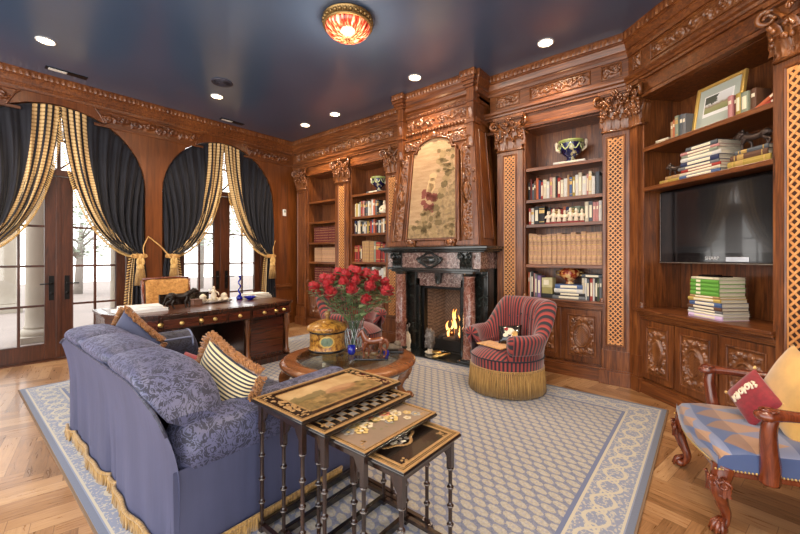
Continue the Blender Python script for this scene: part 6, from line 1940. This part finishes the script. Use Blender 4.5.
def row(x0, x1, z, cols, where, group, end, hr=(.2,.26), frame=None, y=.06, lean=None, seed=1, same=None, from_right=False, lab=None, d=.16):
    """cols: list of (colour, relative width). frame: wall matrix. end: what the counting starts from"""
    r = random.Random(seed); tot = sum(c[1] for c in cols); x = x0; n = len(cols)
    for k, c in enumerate(cols):
        w = (x1-x0)*c[1]/tot; h = c[2] if len(c) > 2 else r.uniform(*hr)
        lb = c[3] if len(c) > 3 else (lab if lab else r.choice((1,2,3,None,1)))
        i = n-1-k if from_right else k
        label = same or '%s book, %s from %s %s' % (c[0], ORD[i], end, where)
        M4 = frame @ Matrix.Translation((x+.0005, y+r.uniform(-.006,.012), z))
        if lean and k in lean: M4 = M4 @ Matrix.Rotation(lean[k],4,'Y')
        put_book(book_mesh(round(w-.0015,3), h, d, c[0], lb), M4, label, group); x += w
FB = Matrix.Translation((0,YF,0)); FT = Matrix.Translation((P0[0],P0[1],0)) @ Matrix.Rotation(TVR,4,'Z')
def cl(s): return [(a, float(w)) for a, w in (q.split(':') for q in s.split('|'))]
# bookcase behind the striped armchair (R)
row(-1.715,-.90,2.045, cl('black:.6|dark red:.6|slate:.8|brown:.7|orange:.8|navy:.8|red:.8|cream:1.3|white:1|pink:.9|cream:1|black:.7|red:1|cream:1|white:1.2|tan:.7|blue:.9|mustard:.9|white:1|cream:1.1|white:1.4|pink:.6|cream:1|white:1|slate:1.2|black:.8'), 'on the long row above the cream figurines', 'long upper row behind the striped armchair', 'the mantel end', (.20,.265), FB, seed=3)
row(-1.715,-1.52,1.745, [('red',.6,.2,2),('white',.7,.2),('black',1.2,.22,2),('black',1.4,.215,3)], 'on the figurine shelf', 'books on the figurine shelf', 'the mantel end', (.2,.22), FB, seed=5)
row(-1.505,-1.09,1.745, cl('black:.9|red:1|dark red:1|red:1|orange:.7|navy:.8|green:1.2|sage:1.2|green:1.2'), 'of those standing behind the small cream figurines', 'books behind the cream figurines', 'the mantel end', (.17,.21), FB, y=.12, seed=6)
row(-1.075,-.90,1.745, [('cream',1,.225,2),('slate',1.1,.23,2),('pink',.8,.215),('pink',.7,.215),('white',.8,.225)], 'beyond the figurines on their shelf', 'books beyond the figurines', 'the figurines', (.2,.23), FB, seed=7)
r_ = random.Random(8)
antq = simple('worn_calf_leather', (178,138,108), .75, var=.5, vscale=28); BM['antique'] = antq; M['antique'] = antq
row(-1.715,-.90,1.262, [('antique', r_.uniform(.9,1.1), r_.uniform(.345,.375), 4) for _ in range(15)], '', 'antique brown volumes behind the armchair', '', (.34,.37), FB, seed=9, same='tall worn tan leather volume in the antique row behind the striped armchair', d=.22)
row(-1.715,-1.565,.86, [('orange',.5,.30),('white',.5,.3),('black',1,.31,2),('pink',.6,.29),('grey',.9,.28),('violet',1.4,.26,2)], 'on the lowest shelf behind the striped armchair', 'lowest shelf behind the armchair', 'the mantel end', (.24,.3), FB, seed=10)
t = thing('book_box', 'upper of two pale green boxes on the lowest shelf behind the striped armchair', 'box', (-1.50,YF+.12,.985)); b = B(); b.box(-.055,-.06,0,.07,.08,.115); b.build('box_body', simple('pale_green_paper', (186,176,130), .6, var=.15), t, bevel=.003); b = B(); b.box(-.03,-.064,.03,.03,-.06,.09); b.build('printed_label', LM, t)
t = thing('book_box', 'lower olive box with black base on the lowest shelf behind the striped armchair', 'box', (-1.50,YF+.12,.86)); b = B(); b.box(-.055,-.06,.05,.07,.08,.124); b.build('box_body', simple('olive_paper', (150,138,82), .6, var=.15), t, bevel=.003); b = B(); b.box(-.058,-.063,0,.073,.083,.05); b.build('box_base', BM['black'], t)
def flat_book(cx, cy, z, w, d, h, col, rz, label, group, frame, lb=2):
    """lying book, spine towards the room; w along the wall, d depth"""
    M4 = frame @ Matrix.Translation((cx, cy, z)) @ Matrix.Rotation(rz,4,'Z') @ Matrix.Translation((w/2,0,0)) @ Matrix.Rotation(-PI/2,4,'Y')
    put_book(book_mesh(round(h,3), w, d, col, lb), M4, label, group)
LB = 'flat pile under the lidded red urn'
z = .86
for w, h, c, dx, lab in ((.36,.04,'grey',0,'grey book at the bottom of the flat pile under the lidded urn'),(.33,.035,'black',.01,'black book second in the flat pile under the lidded urn'),(.31,.045,'white',-.005,'thick white book third in the flat pile under the lidded urn'),(.30,.05,'blue',.0,'blue and white book topmost in the flat pile under the lidded urn')):
    flat_book(-1.245+dx, .05, z, w, .22, h, c, 0, lab, LB, FB); z += h
ur = thing('lidded_urn', 'red and gold lidded porcelain urn standing on the flat books, lowest shelf', 'urn', (-1.265,YF+.16,z))
g = G('red_and_gold_porcelain'); n_ = g.noise(g.tc(), 16, 3); g.set(color=g.ramp(n_, [(.42, srgb(130,40,24)), (.5, srgb(196,120,60)), (.6, srgb(226,190,130))]), rough=.15, coat=.5)
b = B(); b.lathe([(.045,0),(.05,.012),(.03,.025),(.06,.05),(.10,.085),(.115,.12),(.11,.145)], n=24); b.build('bowl', g.mat, ur)
b = B(); b.lathe([(.114,.145),(.112,.155),(.08,.18),(.035,.195),(.018,.205),(.024,.22),(.012,.235),(.004,.24)], n=24); b.build('lid', g.mat, ur)
for s in (-1,1):
    b = B(); b.tube([(s*.105,0,.10),(s*.145,0,.11),(s*.15,0,.14),(s*.11,0,.145)], .01, 6); b.build('handle', M['goldmetal'], ur)
row(-1.105,-.90,.86, [('cream',1.1,.25),('white',1.1,.25),('slate',1.2,.245),('red',1.5,.25,2),('white',.8,.25),('black',1.3,.25,2),('green',.6,.25),('grey',1.3,.255)], 'of those standing on the lowest shelf beyond the urn', 'standing books beyond the urn', 'the urn', (.24,.25), FB, seed=12)
flat_book(-1.0,.055,1.118,.215,.2,.035,'slate',0,'dark slate book lying flat on top of the standing books beyond the urn','flat book beyond the urn',FB)
def figurine(cx, cy, z, h, frame, label, seated=False, m='ivory', group=None):
    p = frame @ Vector((cx,cy,z)); s = h/.15
    t = thing('figurine', label, 'figurine', tuple(p), 0, group)
    b = B(); b.box(-.028*s,-.028*s,0,.028*s,.028*s,.014*s); b.build('base', M['fabricred'] if not seated else M['carve'], t)
    b = B()
    if not seated:
        b.lathe([(.024*s,.014*s),(.026*s,.03*s),(.02*s,.05*s),(.028*s,.075*s),(.03*s,.09*s),(.014*s,.105*s),(.011*s,.11*s)], n=12)
    else:
        b.lathe([(.05*s,.014*s),(.06*s,.03*s),(.045*s,.045*s),(.03*s,.055*s),(.036*s,.08*s),(.034*s,.09*s),(.014*s,.104*s),(.011*s,.11*s)], n=14)
        for q in (-1,1): b.tube([(q*.036*s,0,.09*s),(q*.05*s,-.02*s,.06*s),(q*.02*s,-.045*s,.045*s)], .011*s, 6)
    b.ball((0,0,.125*s), (.016*s,.016*s,.02*s), 10, 7); b.ball((0,0,.142*s), (.012*s,.012*s,.01*s), 8, 5)
    b.ball((0,-.016*s,.124*s), (.004*s,.006*s,.005*s), 5, 4)
    if not seated:
        for q in (-1,1): b.tube([(q*.027*s,0,.09*s),(q*.036*s,-.012*s,.065*s),(q*.012*s,-.03*s,.07*s)], .007*s, 6)
    b.build('figure', M[m], t)
for k in range(7):
    figurine(-1.475+.062*k, .055, 1.745, .15+.012*((k*5)%3), FB, 'small cream figurine on a red base, %s of seven counting from the mantel end' % ORD[k], group='seven cream figurines')
def bowl(cx, cy, z, frame, label, s=1.0):
    p = frame @ Vector((cx,cy,z)); t = thing('porcelain_bowl', label, 'bowl', tuple(p), .2, 'footed porcelain bowls'); t.scale = (.92,.92,1.32)
    g = G('blue_and_white_majolica'); n_ = g.noise(g.tc(), 13, 2); zz = g.sep(g.tc())[2]
    col = g.ramp(n_, [(.40, srgb(20,24,66)), (.56, srgb(34,40,86)), (.60, srgb(176,164,110)), (.7, srgb(214,206,178))])
    col = g.mix(g.m('GREATER_THAN', zz, .155*s), col, srgb(146,156,90)); g.set(color=col, rough=.12, coat=.6)
    b = B(); b.lathe([(.06*s,0),(.068*s,.012*s),(.045*s,.03*s),(.05*s,.045*s),(.10*s,.075*s),(.13*s,.115*s),(.132*s,.15*s),(.145*s,.165*s),(.15*s,.178*s),(.138*s,.178*s),(.12*s,.15*s),(.1*s,.1*s),(.02*s,.06*s)], n=30); b.build('bowl_body', g.mat, t)
    b = B()
    for k in range(8):
        a0, a1 = 2*PI*k/8, 2*PI*(k+1)/8
        b.tube([(.137*s*math.cos(lerp(a0,a1,q/8)), .137*s*math.sin(lerp(a0,a1,q/8)), (.15-.05*math.sin(PI*q/8))*s) for q in range(9)], .006*s, 5)
    b.build('garland', simple('pale_green_glaze', (176,186,130), .2, coat=.5), t)
    for q in (-1,1):
        b = B(); b.tube([(q*.12*s,0,.10*s),(q*.165*s,0,.12*s),(q*.17*s,0,.155*s),(q*.15*s,0,.175*s)], .013*s, 7); b.ball((q*.165*s,0,.165*s), (.02*s,.018*s,.024*s), 8, 6); b.build('handle', M['ivory'], t)
flat_book(-1.245,.05,2.432,.34,.24,.028,'white',.05,'white book lying under the footed bowl, top of the bookcase behind the striped armchair','books under bowls',FB)
bowl(-1.25,.17,2.462,FB,'footed blue and white bowl at the top of the bookcase behind the striped armchair',1.05)
# bookcase behind the roses (L): counting runs away from the mantel
row(-4.815,-4.20,2.045, cl('cream:.8|yellow:1|white:.7|sage:.8|red:.6|pink:1.2|black:.7|slate:.9|white:.9|cream:.8|white:1|orange:.9|grey:.8|black:.9|black:.7'), 'on the top row behind the roses', 'top row of the bookcase behind the roses', 'the seated figurine', (.22,.27), FB, seed=14, from_right=True)
figurine(-4.115,.07,2.045,.23,FB,'seated ivory figurine at the mantel end of the top row behind the roses',True)
row(-4.815,-4.02,1.745, cl('navy:.7|black:.7|white:1|cream:.7|black:.7|slate:.9|white:.9|grey:.7|mustard:.8|black:.7|red:.8|blue:.8|orange:.7|dark red:.8|black:.7|white:.7|slate:.8|tan:.8|white:.7|black:.9|grey:.8'), 'on the middle row behind the roses', 'middle row of the bookcase behind the roses', 'the mantel end', (.19,.235), FB, seed=15, from_right=True)
row(-4.815,-4.02,1.26, [('red',.9,.28),('dark red',.9,.28),('red',1,.285),('black',.7,.29),('dark red',.7,.28),('tan',1.2,.36,4),('tan',1.2,.36,4),('tan',1.2,.36,4),('tan',1.2,.35,4),('tan',1.2,.355,4),('sage',.8,.345,1),('red',1.2,.335,3),('red',1.2,.33,3),('dark red',1,.33,3),('red',1,.3,3),('slate',1,.28,1),('grey',.9,.27)], 'on the red-tan row behind the roses', 'red and tan row of the bookcase behind the roses', 'the mantel end', (.28,.36), FB, seed=16, from_right=True)
row(-4.815,-4.02,.86, cl('white:1|slate:1|black:.9|grey:1.2|black:1|slate:1|brown:1|white:1|cream:.8|red:.8|white:1|white:1|cream:1|white:.9'), 'on the lowest row, mostly hidden by the roses', 'lowest row of the bookcase behind the roses', 'the mantel end', (.26,.32), FB, seed=17, from_right=True)
flat_book(-4.36,.05,2.432,.32,.22,.028,'slate',-.05,'slate book lying under the footed bowl at the top of the bookcase behind the roses','books under bowls',FB)
bowl(-4.33,.17,2.462,FB,'footed blue and white bowl at the top of the bookcase behind the roses',1.0)
# corner bookcase: matching sets
row(-5.95,-5.27,1.626, [('dark red',1,.285,4)]*16, '', 'dark red set, upper shelf of the corner bookcase', '', (.28,.29), FB, seed=18, same='dark red volume of the matching set on the upper filled shelf of the corner bookcase')
row(-5.95,-5.27,1.252, [('antique',1,.27,4)]*16, '', 'tan set, middle filled shelf of the corner bookcase', '', (.27,.27), FB, seed=19, same='tan volume of the matching set on the middle filled shelf of the corner bookcase')
row(-5.95,-5.27,.86, [('dark red',1,.28,4)]*15, '', 'dark red set, lowest shelf of the corner bookcase', '', (.28,.28), FB, seed=20, same='dark red volume of the matching set on the lowest shelf of the corner bookcase')
# ------------------------------------------------------------------ television cabinet shelves
SA, SB_, SC = 2.435, 2.04, .84
row(.305,.47,SA, [('tan',1,.165,1),('orange',.8,.175,1),('sage',1.3,.2,3),('slate',1.2,.2,1),('grey',1.3,.19,1)], 'of the upright group beside the framed picture', 'upright books beside the framed picture', 'the wall bend', frame=FT, y=.07, seed=30, d=.13)
flat_book(.22,.06,SA,.15,.1,.018,'tan',.0,'lower of two small tan books lying flat at the shelf end beside upright books','flat books on the picture shelf',FT)
flat_book(.225,.06,SA+.018,.13,.09,.018,'cream',.1,'upper of two small books lying flat at the shelf end beside upright books','flat books on the picture shelf',FT)
pf = thing('framed_picture', 'gold framed landscape print in a grey mat, leaning on the top cabinet shelf', 'picture', tuple(FT @ Vector((.675,.13,SA))), 0)
pf.rotation_euler = (math.radians(-9),0,TVR); pf.rotation_euler = (Matrix.Rotation(TVR,3,'Z') @ Matrix.Rotation(math.radians(-10),3,'X')).to_euler()
WM[pf.name] = Matrix.LocRotScale(pf.location, pf.rotation_euler, None)
fw, fh = .205, .40
b = B()
for q in ((-fw,0,-fw+.028,fh),(fw-.028,0,fw,fh),(-fw+.028,0,fw-.028,.028),(-fw+.028,fh-.028,fw-.028,fh)): b.box(q[0],-.012,q[1],q[2],.012,q[3])
frame_moulding(b, -fw, fw, 0, fh, -.012, .028, .008)
b.build('gilt_frame', simple('bright_gilt', (212,172,92), .35, .5), pf, bevel=.002)
b = B(); b.box(-fw+.026,-.004,.026,fw-.026,.006,fh-.026); mt_ = b.build('mat_board', simple('grey_green_mat', (176,182,170), .8), pf)
def mk_print():
    g = G('landscape_print'); v = g.sep(g.tc('Generated')); n1 = g.noise(g.tc(), 22, 5)
    zz = g.m('ADD', v[2], g.m('MULTIPLY', g.m('SUBTRACT', n1, .5), .3))
    col = g.ramp(zz, [(.0, srgb(132,136,84)), (.30, srgb(150,146,100)), (.38, srgb(140,118,92)), (.52, srgb(206,204,200)), (1, srgb(222,222,220))])
    tree = g.m('MULTIPLY', g.m('LESS_THAN', g.m('ADD', v[0], g.m('MULTIPLY', n1, .5)), .72), g.m('GREATER_THAN', g.m('ADD', v[2], g.m('MULTIPLY', g.noise(g.tc(), 50, 3), .5)), .80))
    col = g.mix(tree, col, srgb(70,74,62)); g.set(color=col, rough=.6); return g.mat
b = B(); b.box(-.125,-.006,.115,.125,-.003,.30); b.build('paper_margin', M['paper'], mt_)
b = B(); b.box(-.115,-.0075,.145,.115,-.0055,.29); b.build('landscape_print', mk_print(), mt_)
row(.845,1.04,SA, [('pink',.9,.175,1),('dark red',.5,.17),('mustard',.9,.17,2),('sage',1.3,.16,2),('brown',1.0,.165,1)], 'of the upright group past the framed picture', 'upright books past the framed picture', 'the picture', frame=FT, y=.06, seed=31, d=.13)
M4 = FT @ Matrix.Translation((1.03,.05,SA+.003)) @ Matrix.Rotation(math.radians(62),4,'Y'); put_book(book_mesh(.028,.20,.14,'orange',1), M4, 'orange book leaning steeply at the pilaster end of the picture shelf', 'leaning books')
M4 = FT @ Matrix.Translation((1.075,.04,SA+.001)) @ Matrix.Rotation(math.radians(76),4,'Y'); put_book(book_mesh(.024,.14,.13,'red',1), M4, 'red book lying nearly flat against the pilaster on the picture shelf', 'leaning books')
z = SB_
for (w, h, c, dx, rz, lab) in ((.36,.028,'blue',0,.02,'blue book at the bottom of the pile above the television'),(.37,.024,'cream',.0,-.02,'cream book second from the bottom of the pile above the television'),(.35,.026,'red',.01,0,'red book third from the bottom of the pile above the television'),(.36,.026,'grey',-.01,.03,'grey book fourth from the bottom of the pile above the television'),(.34,.040,'navy',.0,0,'navy book with pale lettering band in the pile above the television'),(.35,.034,'white',.01,.02,'white book just above the navy one, pile above the television'),(.33,.026,'sage',0,-.03,'sage book below the pink one, pile above the television'),(.34,.024,'pink',.0,.02,'pink book near the top of the pile above the television'),(.28,.036,'slate',.02,0,'slate book topmost in the pile above the television')):
    flat_book(.615+dx,.04,z,w,.23,h,c,rz,lab,'pile of books above the television',FT); z += h
z1 = SB_
for (w, h, c, dx, lab) in ((.24,.03,'mustard',0,'gilded mustard book under the lion closest to the bend of the wall'),(.17,.028,'tan',.03,'tan book directly beneath the lion closest to the bend of the wall')):
    flat_book(.33+dx,.05,z1,w,.14,h,c,0,lab,'books under the small lion',FT,3); z1 += h
z2 = SB_
for (w, h, c, dx, lab) in ((.30,.05,'mustard',0,'thick gilded mustard book, lowest beneath the lion by the pilaster'),(.26,.042,'brown',.0,'brown book in the middle beneath the lion by the pilaster'),(.23,.03,'slate',.02,'slate book directly beneath the lion by the pilaster')):
    flat_book(1.0+dx,.05,z2,w,.17,h,c,0,lab,'books under the large lion',FT,3); z2 += h
def lion(s, z, L, label):
    t = thing('lion_figurine', label, 'figurine', tuple(FT @ Vector((s,.11,z))), TVR+PI, 'bronze lions')
    b = B(); quadruped(b, L, L*.74, 'cat'); b.build('body', M['lionbronze'], t)
    b = B(); r = random.Random(3)
    for k in range(44):
        a = r.uniform(0,2*PI); q = r.uniform(.04,.15)*L
        b.ball((.46*L+r.uniform(-.11,.05)*L, q*math.cos(a)*.8, .57*L+q*math.sin(a)), (.065*L,.05*L,.075*L), 6, 4)
    b.build('mane', M['lionbronze'], t)
lion(.34, z1, .17, 'small bronze lion on two books, closest to the bend of the wall')
lion(1.005, z2, .22, 'larger bronze lion on three books, next to the lattice pilaster')
z = SC
low = [(.31,.032,'violet',0,'lilac book at the bottom of the tall pile on the cabinet counter'),(.32,.022,'white',.0,'white book second from the bottom on the cabinet counter pile'),(.31,.022,'grey',.0,'grey book third from the bottom on the cabinet counter pile'),(.32,.028,'brown',-.01,'brown book fourth from the bottom on the cabinet counter pile'),(.30,.036,'blue',.0,'blue book in the middle of the cabinet counter pile'),(.30,.03,'yellow',-.01,'yellow book above the blue one on the cabinet counter pile'),(.27,.02,'tan',-.005,'tan book just below the four green ones on the counter pile')]
for k in range(4): low.append((.26,.034,'leafgreen',-.005,'bright green book, %s of four green ones counting up on the counter pile' % ORD[k]))
low.append((.25,.018,'cream',.0,'cream book lying on the green ones on the counter pile'))
BM['leafgreen'] = simple('leaf_green_cloth', (94,152,58), .55, var=.1); BM['violet'] = simple('lilac_cover', (206,180,214), .5)
r = random.Random(6)
for w, h, c, dx, lab in low:
    flat_book(.655+dx,.055,z,w,.24,h,c,r.uniform(-.02,.02)-.06,lab,'tall pile on the cabinet counter',FT,2 if c != 'leafgreen' else 1); z += h
b = B(); b.box(-.10,-.06,0,.10,.06,.014); b.box(-.08,-.045,.014,.02,.045,.02)
o = b.build('remote_tablet', M['tvblack'], bevel=.003); o.location = tuple(FT @ Vector((.66,.15,z))); o.rotation_euler = (0,0,TVR-.1); tag(o, 'black remote control lying on top of the tall book pile', 'remote')
# ------------------------------------------------------------------ daylight
w = bpy.data.worlds.new('sky'); scene.world = w; w.use_nodes = True
nt = w.node_tree; bg = nt.nodes['Background']
tc = nt.nodes.new('ShaderNodeTexCoord'); sp = nt.nodes.new('ShaderNodeSeparateXYZ'); rp_ = nt.nodes.new('ShaderNodeValToRGB')
nt.links.new(tc.outputs['Generated'], sp.inputs[0]); nt.links.new(sp.outputs[2], rp_.inputs[0]); nt.links.new(rp_.outputs[0], bg.inputs[0])
e = rp_.color_ramp.elements; e[0].position = 0; e[0].color = (1,.965,.92,1); e[1].position = .7; e[1].color = (.86,.92,1,1)
bg.inputs[1].default_value = 2.0
sl = bpy.data.lights.new('sun', 'SUN'); sl.energy = 1.0; sl.angle = math.radians(3); sl.color = (1,.95,.88)
so = bpy.data.objects.new('sun', sl); C.objects.link(so); so.rotation_euler = (math.radians(30), math.radians(-38), 0)
vs = scene.view_settings; scene.display_settings.display_device = 'sRGB'
vs.view_transform = 'Standard'; vs.look = 'None'; vs.exposure = 1.1; vs.gamma = 1; vs.use_curve_mapping = False
scene.cycles.use_denoising = True
scene.cycles.max_bounces = 8; scene.cycles.diffuse_bounces = 4; scene.cycles.transparent_max_bounces = 12
scene.cycles.sample_clamp_indirect = 6
